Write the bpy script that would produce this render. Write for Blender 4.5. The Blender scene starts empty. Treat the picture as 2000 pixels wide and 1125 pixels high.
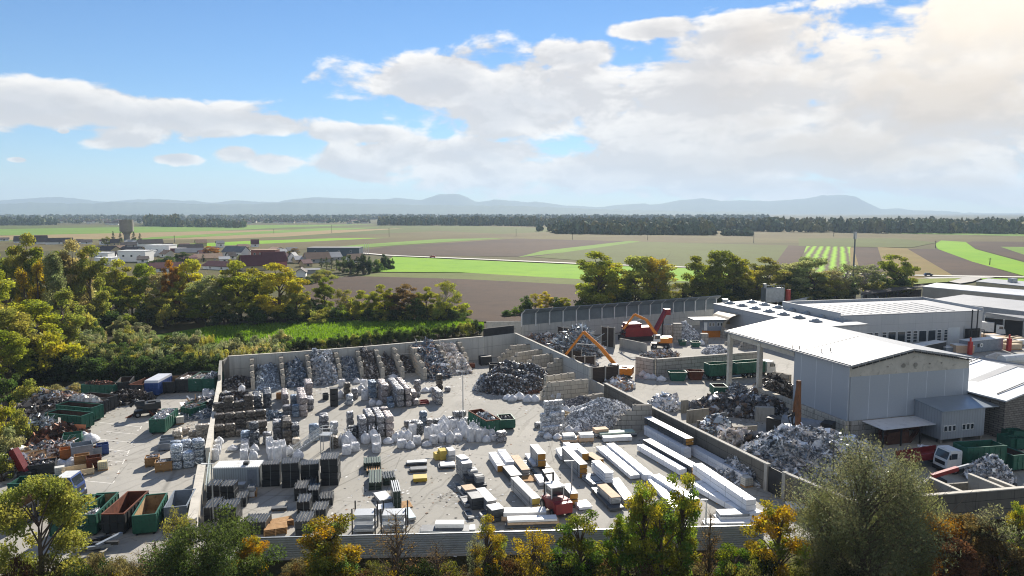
import bpy, bmesh, math, random
import numpy as np
from mathutils import Vector, Matrix, noise as mnoise

# ------------------------------------------------------------------ camera, light, sky
S = bpy.context.scene
COL = S.collection
R = math.radians
CAM_H, FPX, PITCH = 34.5, 1400.0, 6.05          # drone height (m), focal length in photo pixels (2000 wide), tilt down
cam_d = bpy.data.cameras.new('camera'); cam = bpy.data.objects.new('camera', cam_d); COL.objects.link(cam)
cam.location = (0, 0, CAM_H); cam.rotation_euler = (R(90 - PITCH), 0, 0)
cam_d.sensor_width = 36; cam_d.lens = 36 * FPX / 2000; cam_d.clip_start = 0.5; cam_d.clip_end = 60000
S.camera = cam

SUN_EL, SUN_AZ = 28.5, 11.0                      # elevation; azimuth clockwise from the view direction (+Y)
sun_d = bpy.data.lights.new('sun', 'SUN'); sun = bpy.data.objects.new('sun', sun_d); COL.objects.link(sun)
sun_d.energy = 4.9; sun_d.angle = R(0.55); sun_d.color = (1.0, 0.92, 0.81)
sd = Vector((math.sin(R(SUN_AZ)) * math.cos(R(SUN_EL)), math.cos(R(SUN_AZ)) * math.cos(R(SUN_EL)), math.sin(R(SUN_EL))))
sun.rotation_euler = sd.to_track_quat('Z', 'Y').to_euler(); sun.location = (0, 0, 300)

S.view_settings.view_transform = 'Standard'; S.view_settings.look = 'None'
S.view_settings.exposure = 0.98; S.view_settings.gamma = 1.0
S.render.engine = 'CYCLES'
S.cycles.use_denoising = True
S.cycles.max_bounces = 6; S.cycles.diffuse_bounces = 4; S.cycles.glossy_bounces = 2; S.cycles.transmission_bounces = 3
S.cycles.volume_bounces = 1; S.cycles.transparent_max_bounces = 6; S.cycles.caustics_reflective = False; S.cycles.caustics_refractive = False
S.cycles.sample_clamp_indirect = 4.0; S.cycles.filter_width = 1.1

def pix_ray(px, py):
    p = R(PITCH); a = (px - 1000) / FPX; b = -(py - 562.5) / FPX
    return Vector((a, math.cos(p) + b * math.sin(p), -math.sin(p) + b * math.cos(p)))
def G(px, py, z=0.0):
    d = pix_ray(px, py); t = (z - CAM_H) / d.z
    return Vector((d.x * t, d.y * t, z))
# the photo was measured in enlargements: name -> (x offset, y offset, scale)
ZM = {'z1': (0, 700, 4.326), 'z2': (0, 900, 4.348), 'z3': (400, 660, 5.358), 'z4': (700, 640, 5.358), 'z5': (400, 850, 4.326), 'z6': (780, 850, 5.113),
      'z7': (1020, 780, 4.019), 'z8': (940, 620, 4.688), 'y1': (1200, 560, 5.627), 'y2': (1380, 600, 3.448), 'y3': (1380, 740, 3.226), 'y4': (1480, 530, 3.846),
      'y5': (1750, 820, 6.248), 'y6': (0, 420, 3.75), 'y7': (150, 420, 4.878), 'y8': (480, 440, 4.762), 'a1': (400, 750, 7.5), 'a2': (600, 760, 8.0375),
      'a3': (760, 770, 8.333), 'a4': (640, 670, 8.0375), 'a5': (250, 730, 5.625), 'a6': (0, 760, 4.6875), 'a7': (1800, 540, 5.113), 'px': (0, 0, 1.0),
      'w1': (900, 900, 1.818), 'w2': (400, 900, 3.333)}
def Z(k, x, y, z=0.0):
    ox, oy, s = ZM[k]
    return G(ox + x / s, oy + y / s, z)
def pix_h(px, yb, yt):                             # height of a point seen at (px, yt) above the ground point (px, yb)
    g = G(px, yb); d = pix_ray(px, yt); t = g.y / d.y
    return CAM_H + d.z * t
def Zh(k, x, yb, yt):
    ox, oy, s = ZM[k]
    return pix_h(ox + x / s, oy + yb / s, oy + yt / s)
YAW = R(20.2)                                      # the yard's own axes
YX = Vector((math.cos(YAW), math.sin(YAW), 0)); YY = Vector((-math.sin(YAW), math.cos(YAW), 0))

# ---- the sky: Nishita air, with a bank of cumulus laid out by compass bearing and elevation
W = bpy.data.worlds.new('World'); S.world = W; W.use_nodes = True
nt = W.node_tree; nt.nodes.clear()
def wn(t, **k):
    n = nt.nodes.new(t)
    for a, b in k.items(): setattr(n, a, b)
    return n
def wl(a, b): nt.links.new(a, b)
def wm(op, a, b=None, c=None, clamp=False):
    n = wn('ShaderNodeMath', operation=op); n.use_clamp = clamp
    for i, v in enumerate((a, b, c)):
        if v is None: continue
        if isinstance(v, (int, float)): n.inputs[i].default_value = v
        else: wl(v, n.inputs[i])
    return n.outputs[0]
def wmix(f, a, b):
    n = wn('ShaderNodeMix', data_type='RGBA')
    for s, v in ((n.inputs[0], f), (n.inputs[6], a), (n.inputs[7], b)):
        if isinstance(v, (int, float)): s.default_value = v
        elif isinstance(v, tuple): s.default_value = (*v, 1)
        else: wl(v, s)
    return n.outputs[2]
def wss(x, a, b, c=0.0, d=1.0):
    n = wn('ShaderNodeMapRange', interpolation_type='SMOOTHSTEP'); wl(x, n.inputs[0])
    for i, v in enumerate((a, b, c, d)): n.inputs[i + 1].default_value = v
    return n.outputs[0]
tc = wn('ShaderNodeTexCoord'); sx = wn('ShaderNodeSeparateXYZ'); wl(tc.outputs['Generated'], sx.inputs[0])
az = wm('MULTIPLY', wm('ARCTAN2', sx.outputs[0], sx.outputs[1]), 57.2958)
el = wm('MULTIPLY', wm('ARCSINE', sx.outputs[2]), 57.2958)
sky = wn('ShaderNodeTexSky', sky_type='NISHITA'); sky.sun_disc = False
sky.sun_elevation = R(SUN_EL); sky.sun_rotation = R(SUN_AZ); sky.altitude = 300; sky.air_density = 1.0; sky.dust_density = 0.0; sky.ozone_density = 2.0
hsv = wn('ShaderNodeHueSaturation'); hsv.inputs['Saturation'].default_value = 1.1; 
tint = wn('ShaderNodeMix', data_type='RGBA', blend_type='MULTIPLY'); tint.inputs[0].default_value = 1.0; tint.inputs[7].default_value = (0.80, 0.96, 1.16, 1); wl(sky.outputs[0], tint.inputs[6]); wl(tint.outputs[2], hsv.inputs['Color'])
def ang(px, py):
    d = pix_ray(px, py).normalized()
    return math.degrees(math.atan2(d.x, d.y)), math.degrees(math.asin(d.z))
def fbm(da, de):
    cx = wn('ShaderNodeCombineXYZ'); wl(wm('MULTIPLY', wm('ADD', az, da), 0.060), cx.inputs[0]); wl(wm('MULTIPLY', wm('ADD', el, de), 0.125), cx.inputs[1]); cx.inputs[2].default_value = 3.7
    n = wn('ShaderNodeTexNoise', noise_dimensions='2D'); wl(cx.outputs[0], n.inputs['Vector'])
    n.inputs['Scale'].default_value = 2.6; n.inputs['Detail'].default_value = 8; n.inputs['Roughness'].default_value = 0.56; n.inputs['Distortion'].default_value = 0.25
    v = wn('ShaderNodeTexVoronoi', feature='F1', voronoi_dimensions='2D'); v.normalize = True; wl(cx.outputs[0], v.inputs['Vector']); v.inputs['Scale'].default_value = 6.0; v.inputs['Detail'].default_value = 3; v.inputs['Roughness'].default_value = 0.5
    return wm('ADD', wm('MULTIPLY', n.outputs[0], 0.80), wm('MULTIPLY', wm('SUBTRACT', 0.70, v.outputs['Distance']), 0.30))
BLOBS = [(1840, 190, 520, 215), (1420, 210, 400, 165), (1060, 200, 300, 115), (845, 165, 190, 75), (1250, 330, 620, 55), (1650, 300, 500, 85), (1960, 60, 330, 140),
         (900, 300, 330, 42), (1120, 110, 110, 42), (1470, 80, 130, 70), (1270, 58, 100, 24), (1780, 360, 260, 30), (1480, 366, 330, 30),
         (60, 205, 250, 58), (330, 230, 290, 44), (240, 272, 110, 32), (520, 244, 140, 26), (700, 262, 130, 26),
         (470, 302, 62, 20), (530, 314, 80, 24), (680, 328, 95, 34), (340, 310, 62, 14), (35, 312, 24, 7), (125, 256, 16, 8)]
rear = wss(wm('ABSOLUTE', az), 50.0, 85.0)         # unseen cloud added behind the drone to brighten the shaded faces
def cover(da, de):
    best = None
    for (bx, by, rx, ry) in BLOBS:
        a0, e0 = ang(bx, by); a1, _ = ang(bx + rx, by); a2, _ = ang(bx - rx, by); _, e1 = ang(bx, by - ry)
        ra, re = (a1 - a2) / 2, e1 - e0
        ux = wm('DIVIDE', wm('SUBTRACT', az, a0 - da), ra); uy = wm('DIVIDE', wm('SUBTRACT', el, e0 - de), re)
        q = wm('SUBTRACT', 1.0, wm('SQRT', wm('ADD', wm('MULTIPLY', ux, ux), wm('MULTIPLY', uy, uy))))
        q = wm('MAXIMUM', q, -1.2)
        best = q if best is None else wm('SMOOTH_MAX', best, q, 0.18)
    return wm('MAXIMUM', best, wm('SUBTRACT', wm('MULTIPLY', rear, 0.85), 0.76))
def dens(da, de):
    return wm('ADD', wm('MULTIPLY', cover(da, de), 0.85), wm('MULTIPLY', wm('SUBTRACT', fbm(da, de), 0.5), 1.9))
d0 = dens(0, 0)
f1 = fbm(0.7, 1.1)
mask = wss(d0, 0.02, 0.30)
thick = wss(d0, 0.05, 0.95)
lit = wss(wm('SUBTRACT', fbm(0, 0), f1), -0.10, 0.13)          # side of a billow turned to the sun
bright = wmix(lit, (0.66, 0.625, 0.60), (1.02, 0.96, 0.88))
core = wmix(wss(az, 0.0, 34.0), (0.56, 0.56, 0.58), (0.66, 0.53, 0.39))
ccol = wmix(wm('MULTIPLY', thick, 0.78), bright, core)
glow = wmix(wm('MULTIPLY', wss(az, 14.0, 36.0), wss(el, 6.0, 15.0)), ccol, (1.12, 0.97, 0.76))
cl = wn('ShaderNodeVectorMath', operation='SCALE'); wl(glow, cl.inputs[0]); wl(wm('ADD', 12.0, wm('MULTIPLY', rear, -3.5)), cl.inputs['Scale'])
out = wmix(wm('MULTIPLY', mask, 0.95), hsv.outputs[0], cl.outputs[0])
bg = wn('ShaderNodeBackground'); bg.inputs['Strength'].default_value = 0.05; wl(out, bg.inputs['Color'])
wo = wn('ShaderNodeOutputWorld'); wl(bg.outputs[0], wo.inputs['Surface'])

# ------------------------------------------------------------------ helpers
def rgb(h):
    h = h.lstrip('#'); v = [int(h[i:i + 2], 16) / 255 for i in (0, 2, 4)]
    return tuple(x / 12.92 if x <= 0.04045 else ((x + 0.055) / 1.055) ** 2.4 for x in v)
def tag(o, label=None, cat=None, group=None, kind=None):
    if label: o['label'] = label
    if cat: o['category'] = cat
    if group: o['group'] = group
    if kind: o['kind'] = kind
    return o
def thing(name, label, cat, loc=(0, 0, 0), rz=0.0, group=None):
    o = bpy.data.objects.new(name, None); COL.objects.link(o); o.empty_display_size = 0.3
    o.location = loc; o.rotation_euler = (0, 0, rz)
    return tag(o, label, cat, group)
def link(name, me, parent=None, loc=(0, 0, 0), rz=0.0):
    o = bpy.data.objects.new(name, me); COL.objects.link(o); o.location = loc; o.rotation_euler = (0, 0, rz)
    if parent is not None: o.parent = parent
    return o
def copy_tree(o, parent=None):
    c = o.copy(); COL.objects.link(c); c.parent = parent
    for ch in list(o.children): copy_tree(ch, c)
    return c
ORD = 'first second third fourth fifth sixth seventh eighth ninth tenth eleventh twelfth thirteenth fourteenth fifteenth sixteenth seventeenth eighteenth nineteenth twentieth'.split()
TENS = ['twenty', 'thirty', 'forty', 'fifty', 'sixty', 'seventy', 'eighty', 'ninety']
def nth(i):
    if i < 20: return ORD[i]
    k = i + 1
    t = TENS[k // 10 - 2]
    return (t[:-1] + 'ieth') if k % 10 == 0 else t + '-' + ORD[k % 10 - 1]

class MB:
    """collects boxes, bars, tubes and panels; build() links them as one mesh object"""
    def __init__(s): s.v = []; s.f = []; s.m = []; s.cur = 0
    def add(s, vs, fs, m=None):
        b = len(s.v); s.v += [tuple(v) for v in vs]; s.f += [tuple(b + i for i in f) for f in fs]; s.m += [s.cur if m is None else m] * len(fs); return s
    def box(s, c, d, rz=0.0, m=None, ry=0.0, rx=0.0):
        M = Matrix.Rotation(rz, 3, 'Z') @ Matrix.Rotation(ry, 3, 'Y') @ Matrix.Rotation(rx, 3, 'X')
        vs = [M @ Vector((x * d[0] / 2, y * d[1] / 2, z * d[2] / 2)) + Vector(c) for z in (-1, 1) for y in (-1, 1) for x in (-1, 1)]
        return s.add(vs, [(0, 2, 3, 1), (4, 5, 7, 6), (0, 1, 5, 4), (2, 6, 7, 3), (0, 4, 6, 2), (1, 3, 7, 5)], m)
    def bar(s, a, b, w, h=None, m=None):
        a, b = Vector(a), Vector(b); d = b - a; L = d.length
        if L < 1e-6: return s
        h = h or w; x = d.normalized(); up = Vector((0, 0, 1))
        if abs(x.z) > 0.98: up = Vector((0, 1, 0))
        y = up.cross(x).normalized(); z = x.cross(y)
        vs = [p + y * (sy * w / 2) + z * (sz * h / 2) for p in (a, b) for sy, sz in ((-1, -1), (1, -1), (1, 1), (-1, 1))]
        return s.add(vs, [(3, 2, 1, 0), (4, 5, 6, 7), (0, 1, 5, 4), (1, 2, 6, 5), (2, 3, 7, 6), (3, 0, 4, 7)], m)
    def tube(s, pts, rad, n=8, m=None, cap=True):
        pts = [Vector(p) for p in pts]; k = len(pts); rad = rad if isinstance(rad, (list, tuple)) else [rad] * k
        vs = []
        for i, p in enumerate(pts):
            d = (pts[min(i + 1, k - 1)] - pts[max(i - 1, 0)]).normalized()
            u = d.cross(Vector((0, 0, 1)) if abs(d.z) < 0.95 else Vector((1, 0, 0))).normalized(); w = d.cross(u)
            vs += [p + (u * math.cos(6.2832 * j / n) + w * math.sin(6.2832 * j / n)) * rad[i] for j in range(n)]
        fs = [(i * n + j, i * n + (j + 1) % n, (i + 1) * n + (j + 1) % n, (i + 1) * n + j) for i in range(k - 1) for j in range(n)]
        if cap: fs += [tuple(range(n))[::-1], tuple((k - 1) * n + j for j in range(n))]
        return s.add(vs, fs, m)
    def cyl(s, c, r, h, n=16, axis='Z', m=None):
        a = {'X': Vector((1, 0, 0)), 'Y': Vector((0, 1, 0)), 'Z': Vector((0, 0, 1))}[axis]
        return s.tube([Vector(c) - a * h / 2, Vector(c) + a * h / 2], r, n, m)
    def prism(s, poly, z0, z1, m=None, mtop=None):
        n = len(poly); a = sum(poly[i][0] * poly[(i + 1) % n][1] - poly[(i + 1) % n][0] * poly[i][1] for i in range(n))
        poly = [tuple(p[:2]) for p in poly]
        if a < 0: poly = poly[::-1]
        zt = z1 if isinstance(z1, (list, tuple)) else [z1] * n
        if a < 0 and isinstance(z1, (list, tuple)): zt = list(zt)[::-1]
        vs = [(x, y, z0) for x, y in poly] + [(x, y, zt[i]) for i, (x, y) in enumerate(poly)]
        s.add(vs, [tuple(range(n))[::-1]] + [(i, (i + 1) % n, n + (i + 1) % n, n + i) for i in range(n)], m)
        b = len(s.v) - 2 * n; s.f.append(tuple(b + n + i for i in range(n))); s.m.append(mtop if mtop is not None else (s.cur if m is None else m)); return s
    def quad(s, a, b, c, d, m=None): return s.add([a, b, c, d], [(0, 1, 2, 3)], m)
    def extr(s, prof, x0, x1, m=None):                # profile in (y, z), swept along x
        n = len(prof); vs = [(x0, y, z) for y, z in prof] + [(x1, y, z) for y, z in prof]
        return s.add(vs, [tuple(range(n)), tuple(n + i for i in range(n))[::-1]] + [((i + 1) % n, i, n + i, n + (i + 1) % n) for i in range(n)], m)
    def mesh(s, name, mats, smooth=False):
        me = bpy.data.meshes.new(name); me.from_pydata(s.v, [], s.f)
        for m in (mats if isinstance(mats, (list, tuple)) else [mats]): me.materials.append(m)
        me.polygons.foreach_set('material_index', s.m)
        if smooth: me.polygons.foreach_set('use_smooth', [True] * len(s.f))
        me.update(); return me
    def build(s, name, mats, parent=None, loc=(0, 0, 0), rz=0.0, smooth=False, fix=False):
        me = s.mesh(name, mats, smooth)
        if fix:
            bm = bmesh.new(); bm.from_mesh(me); bmesh.ops.recalc_face_normals(bm, faces=bm.faces[:]); bm.to_mesh(me); bm.free()
        return link(name, me, parent, loc, rz)

def np_mesh(name, V, F, mats, colors=None, smooth=False, mi=None):
    """V (n,3); F (m,k) with k = 3 or 4; colors (n,3) as a point attribute named tint"""
    me = bpy.data.meshes.new(name); n, m, k = len(V), len(F), F.shape[1]
    me.vertices.add(n); me.vertices.foreach_set('co', np.ascontiguousarray(V, dtype=np.float32).ravel())
    me.loops.add(m * k); me.loops.foreach_set('vertex_index', np.ascontiguousarray(F, dtype=np.int32).ravel())
    me.polygons.add(m); me.polygons.foreach_set('loop_start', np.arange(0, m * k, k, dtype=np.int32)); me.polygons.foreach_set('loop_total', np.full(m, k, dtype=np.int32))
    for x in (mats if isinstance(mats, (list, tuple)) else [mats]): me.materials.append(x)
    if mi is not None: me.polygons.foreach_set('material_index', np.asarray(mi, dtype=np.int32))
    me.polygons.foreach_set('use_smooth', np.full(m, smooth))
    me.update(calc_edges=True)
    if colors is not None:
        at = me.attributes.new('tint', 'FLOAT_COLOR', 'POINT')
        at.data.foreach_set('color', np.ascontiguousarray(np.concatenate([colors, np.ones((n, 1))], 1), dtype=np.float32).ravel())
    return me

# ------------------------------------------------------------------ materials
class NT:
    def __init__(s, m): s.t = m.node_tree; s.t.nodes.clear()
    def n(s, t, **k):
        x = s.t.nodes.new(t)
        for a, b in k.items(): setattr(x, a, b)
        return x
    def l(s, a, b): s.t.links.new(a, b)
    def put(s, sock, v):
        if isinstance(v, (int, float)): sock.default_value = v
        elif isinstance(v, tuple): sock.default_value = (*v, 1) if len(v) == 3 and sock.type == 'RGBA' else v
        else: s.l(v, sock)
    def math(s, op, a, b=0.0, clamp=False):
        x = s.n('ShaderNodeMath', operation=op); x.use_clamp = clamp; s.put(x.inputs[0], a); s.put(x.inputs[1], b); return x.outputs[0]
    def mix(s, f, a, b, blend='MIX'):
        x = s.n('ShaderNodeMix', data_type='RGBA', blend_type=blend); s.put(x.inputs[0], f); s.put(x.inputs[6], a); s.put(x.inputs[7], b); return x.outputs[2]
    def noise(s, vec, scale, detail=4, rough=0.55, dist=0.0):
        x = s.n('ShaderNodeTexNoise'); s.l(vec, x.inputs['Vector'])
        x.inputs['Scale'].default_value = scale; x.inputs['Detail'].default_value = detail; x.inputs['Roughness'].default_value = rough; x.inputs['Distortion'].default_value = dist
        return x.outputs[0]
    def ss(s, x, a, b, c=0.0, d=1.0):
        n = s.n('ShaderNodeMapRange', interpolation_type='SMOOTHSTEP'); s.l(x, n.inputs[0])
        for i, v in enumerate((a, b, c, d)): n.inputs[i + 1].default_value = v
        return n.outputs[0]
    def scale(s, vec, sc):
        x = s.n('ShaderNodeVectorMath', operation='MULTIPLY'); s.l(vec, x.inputs[0]); x.inputs[1].default_value = sc; return x.outputs[0]
    def bump(s, h, strength=0.4, dist=0.05):
        x = s.n('ShaderNodeBump'); x.inputs['Strength'].default_value = strength; x.inputs['Distance'].default_value = dist; s.l(h, x.inputs['Height']); return x.outputs[0]
    def out(s, sh):
        o = s.n('ShaderNodeOutputMaterial'); s.l(sh, o.inputs['Surface'])
    def pbsdf(s, col, rough=0.7, metal=0.0, nrm=None, spec=None):
        b = s.n('ShaderNodeBsdfPrincipled'); s.put(b.inputs['Base Color'], col); s.put(b.inputs['Roughness'], rough); s.put(b.inputs['Metallic'], metal)
        if nrm is not None: s.l(nrm, b.inputs['Normal'])
        if spec is not None: b.inputs['Specular IOR Level'].default_value = spec
        s.out(b.outputs[0]); return b
def newmat(name):
    m = bpy.data.materials.new(name); m.use_nodes = True; return m, NT(m)
MC = {}
def mat(name, col, rough=0.75, metal=0.0, var=0.25, scale=1.5, stain=None, bump=0.0, rnd=0.12, spec=None, streak=False):
    """painted / concrete / plastic: base colour, cloudy variation, weathering of another colour, a little change from object to object"""
    if name in MC: return MC[name]
    m, t = newmat(name)
    if isinstance(col, str): col = rgb(col)
    v = t.n('ShaderNodeTexCoord').outputs['Object']
    n1 = t.noise(v, scale, 5, 0.6)
    c = t.mix(t.ss(n1, 0.25, 0.75), tuple(x * (1 - var) for x in col), tuple(min(1, x * (1 + var)) for x in col))
    if stain:
        sc = rgb(stain) if isinstance(stain, str) else stain
        v2 = t.scale(v, (3.0, 3.0, 0.35)) if streak else v
        n2 = t.noise(v2, scale * 1.9 + 0.3, 7, 0.65, 0.4)
        c = t.mix(t.ss(n2, 0.52, 0.74, 0.0, 0.85), c, sc)
    if rnd:
        oi = t.n('ShaderNodeObjectInfo')
        h = t.n('ShaderNodeHueSaturation'); t.l(c, h.inputs['Color']); t.l(t.math('ADD', t.math('MULTIPLY', oi.outputs['Random'], 2 * rnd), 1 - rnd), h.inputs['Value']); c = h.outputs[0]
    nr = t.bump(t.noise(v, scale * 8, 5), bump) if bump else None
    t.pbsdf(c, rough, metal, nr, spec)
    MC[name] = m; return m
def baled(name, dark, mid, light, scale=7.0, metal=0.35, rough=0.45, stretch=(1, 1, 1.8), bump=0.9):
    """compressed scrap: small random facets between a dark and a light tone"""
    if name in MC: return MC[name]
    m, t = newmat(name)
    v = t.scale(t.n('ShaderNodeTexCoord').outputs['Object'], stretch)
    vo = t.n('ShaderNodeTexVoronoi'); vo.inputs['Scale'].default_value = scale; vo.inputs['Randomness'].default_value = 1.0; t.l(v, vo.inputs['Vector'])
    sp = t.n('ShaderNodeSeparateColor'); t.l(vo.outputs['Color'], sp.inputs[0])
    n1 = t.noise(v, 1.3, 4)
    lf = lambda c: tuple(min(.95, x * 1.08) for x in rgb(c))
    c = t.mix(sp.outputs[0], lf(dark), lf(mid)); c = t.mix(t.ss(sp.outputs[1], 0.62, 0.97), c, lf(light))
    oi = t.n('ShaderNodeObjectInfo'); h = t.n('ShaderNodeHueSaturation'); t.l(c, h.inputs['Color'])
    t.l(t.math('ADD', t.math('MULTIPLY', oi.outputs['Random'], 0.5), t.math('ADD', t.math('MULTIPLY', n1, 0.5), 0.5)), h.inputs['Value'])
    t.pbsdf(h.outputs[0], rough, metal, t.bump(sp.outputs[2], bump, 0.08))
    MC[name] = m; return m
def tinted(name, rough=0.5, metal=0.3, noise=3.0, var=0.5):
    """scrap and rubble whose pieces carry their own colours"""
    if name in MC: return MC[name]
    m, t = newmat(name)
    a = t.n('ShaderNodeAttribute'); a.attribute_name = 'tint'
    v = t.n('ShaderNodeTexCoord').outputs['Object']
    h = t.n('ShaderNodeHueSaturation'); t.l(a.outputs['Color'], h.inputs['Color']); t.l(t.math('ADD', t.math('MULTIPLY', t.noise(v, noise, 4), var * 2), 1 - var), h.inputs['Value'])
    t.pbsdf(h.outputs[0], rough, metal)
    MC[name] = m; return m
def leafy(name, trans=0.45):
    """leaves: own tint per leaf, times the object's colour; light passes through them"""
    if name in MC: return MC[name]
    m, t = newmat(name)
    a = t.n('ShaderNodeAttribute'); a.attribute_name = 'tint'; oi = t.n('ShaderNodeObjectInfo')
    c = t.mix(1.0, a.outputs['Color'], oi.outputs['Color'], 'MULTIPLY')
    d = t.n('ShaderNodeBsdfDiffuse'); t.l(c, d.inputs[0]); tr = t.n('ShaderNodeBsdfTranslucent')
    h = t.n('ShaderNodeHueSaturation'); h.inputs['Saturation'].default_value = 1.1; h.inputs['Value'].default_value = 1.35; t.l(c, h.inputs['Color']); t.l(h.outputs[0], tr.inputs[0])
    gl = t.n('ShaderNodeBsdfGlossy'); gl.inputs['Roughness'].default_value = 0.6; gl.inputs[0].default_value = (1, 1, 1, 1)
    mx = t.n('ShaderNodeMixShader'); mx.inputs[0].default_value = trans; t.l(d.outputs[0], mx.inputs[1]); t.l(tr.outputs[0], mx.inputs[2])
    m2 = t.n('ShaderNodeMixShader'); m2.inputs[0].default_value = 0.012; t.l(mx.outputs[0], m2.inputs[1]); t.l(gl.outputs[0], m2.inputs[2])
    t.out(m2.outputs[0]); MC[name] = m; return m
def ground_mat(name, a, b, c, s1=0.02, s2=0.3, rows=None, rough=0.95, fine=2.5):
    """earth, crops and grass: two tones in large patches, a third in small ones, optional crop rows along a bearing"""
    if name in MC: return MC[name]
    m, t = newmat(name)
    v = t.n('ShaderNodeTexCoord').outputs['Object']
    col = t.mix(t.ss(t.noise(v, s1, 5, 0.6), 0.35, 0.65), rgb(a), rgb(b))
    col = t.mix(t.ss(t.noise(v, s2, 6, 0.65), 0.45, 0.75, 0, 0.75), col, rgb(c))
    col = t.mix(t.ss(t.noise(v, fine, 4, 0.7), 0.3, 0.8, 0.0, 0.35), col, tuple(x * 0.35 for x in rgb(a)))
    if rows:
        mp = t.n('ShaderNodeMapping'); mp.inputs['Rotation'].default_value = (0, 0, rows[0]); t.l(v, mp.inputs[0])
        w = t.n('ShaderNodeTexWave', bands_direction='X'); w.inputs['Scale'].default_value = rows[1]; w.inputs['Distortion'].default_value = rows[3] if len(rows) > 3 else 1.2; w.inputs['Detail'].default_value = 2; t.l(mp.outputs[0], w.inputs[0])
        col = t.mix(t.math('MULTIPLY', w.outputs[1], rows[2]), col, tuple(x * 0.55 for x in rgb(c)) if len(rows) < 5 else rgb(rows[4]))
    t.pbsdf(col, rough, 0, t.bump(t.noise(v, fine, 5), 0.5, 0.15), 0.1); MC[name] = m; return m
CONC = mat('concrete', '#a5a29a', 0.9, 0, 0.14, 0.35, '#6e6c66', 0.25, 0.06, streak=True)
CONC_LIGHT = mat('pale_concrete', '#c3beb2', 0.9, 0, 0.12, 0.5, '#8f8b80', 0.25, 0.06)
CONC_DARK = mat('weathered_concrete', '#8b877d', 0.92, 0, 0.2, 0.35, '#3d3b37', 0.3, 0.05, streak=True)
ASPH, _t = newmat('yard_asphalt')
_v = _t.n('ShaderNodeTexCoord').outputs['Object']
_c = _t.mix(_t.ss(_t.noise(_v, 0.035, 5, 0.6), 0.3, 0.7), rgb('#95938b'), rgb('#a9a69e'))
_c = _t.mix(_t.ss(_t.noise(_v, 0.16, 7, 0.7, 0.8), 0.52, 0.72, 0, 0.55), _c, rgb('#77756f'))
_c = _t.mix(_t.ss(_t.noise(_t.scale(_v, (0.5, 0.12, 1)), 0.6, 6, 0.7, 0.6), 0.56, 0.72, 0, 0.35), _c, rgb('#b7b3a8'))
_c = _t.mix(_t.ss(_t.noise(_v, 3.0, 4, 0.7), 0.5, 0.9, 0, 0.5), _c, rgb('#5f5d58'))
_c = _t.mix(_t.ss(_t.noise(_v, 0.45, 3, 0.5, 2.0), 0.66, 0.74, 0, 0.45), _c, rgb('#5d5a54'))
_mp = _t.n('ShaderNodeMapping'); _mp.inputs['Rotation'].default_value = (0, 0, R(20)); _t.l(_v, _mp.inputs[0])
_wv = _t.n('ShaderNodeTexWave', bands_direction='X'); _wv.inputs['Scale'].default_value = 0.16; _wv.inputs['Distortion'].default_value = 14; _wv.inputs['Detail'].default_value = 3; _wv.inputs['Detail Scale'].default_value = 0.35; _t.l(_mp.outputs[0], _wv.inputs[0])
_c = _t.mix(_t.math('MULTIPLY', _t.ss(_wv.outputs[1], 0.86, 0.98), _t.ss(_t.noise(_v, 0.08, 3), 0.4, 0.6, 0, 0.32)), _c, rgb('#6a675f'))
_vo = _t.n('ShaderNodeTexVoronoi', feature='DISTANCE_TO_EDGE'); _vo.inputs['Scale'].default_value = 0.07; _t.l(_v, _vo.inputs['Vector'])
_c = _t.mix(_t.ss(_vo.outputs['Distance'], 0.006, 0.0, 0, 0.45), _c, rgb('#55534e'))
_t.pbsdf(_c, 0.9, 0, _t.bump(_t.noise(_v, 9, 4), 0.25, 0.02), 0.25)

# ------------------------------------------------------------------ terrain, fields, roads, hills
rng = np.random.default_rng(7)
def structure(name, me_or_mb, mats=None, **k):
    o = me_or_mb.build(name, mats, **k) if isinstance(me_or_mb, MB) else link(name, me_or_mb)
    o['kind'] = 'structure'; return o
def sheet(name, poly, m, z, sub=None):
    mb = MB(); vs = [(p[0], p[1], z) for p in poly]
    n = len(vs); a = sum(vs[i][0] * vs[(i + 1) % n][1] - vs[(i + 1) % n][0] * vs[i][1] for i in range(n))
    if a < 0: vs = vs[::-1]
    mb.add(vs, [tuple(range(n))]); return structure(name, mb, m)
GR = ground_mat('meadow', '#4c4b28', '#5c5430', '#41501e', 0.006, 0.05)
sheet('ground', [(-22000, -300), (22000, -300), (22000, 22000), (-22000, 22000)], GR, -0.02)
SOIL = ground_mat('ploughed_soil', '#493a2f', '#574434', '#3b2f27', 0.01, 0.12, (R(-70), 0.45, 0.35))
SOIL2 = ground_mat('harrowed_soil', '#615634', '#6d653c', '#50502c', 0.008, 0.1, (R(-80), 0.3, 0.2))
GREYG = ground_mat('young_crop', '#5f6a30', '#58622c', '#535228', 0.01, 0.1, (R(-78), 0.3, 0.25))
STUB = ground_mat('stubble', '#8a7344', '#7f693d', '#6f7a30', 0.02, 0.15, (R(-75), 0.4, 0.3))
BRIGHT = ground_mat('bright_green_crop', '#78a814', '#84ae1a', '#669412', 0.012, 0.06, (R(-80), 0.25, 0.2))
GREEN2 = ground_mat('green_crop', '#688a2c', '#759636', '#5c742c', 0.012, 0.08, (R(-80), 0.3, 0.2))
DULLG = ground_mat('mown_meadow', '#5f6a30', '#6b7236', '#4e5a24', 0.02, 0.2)
ROWS = ground_mat('row_crop', '#57493a', '#61533e', '#4c4032', 0.02, 0.2, (R(24.5), 0.05, 1.0, 1.6, '#8ab82e'))
PALE = ground_mat('dry_track', '#9a8660', '#917e58', '#7d794c', 0.03, 0.2)
fz = [0.0]
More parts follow.
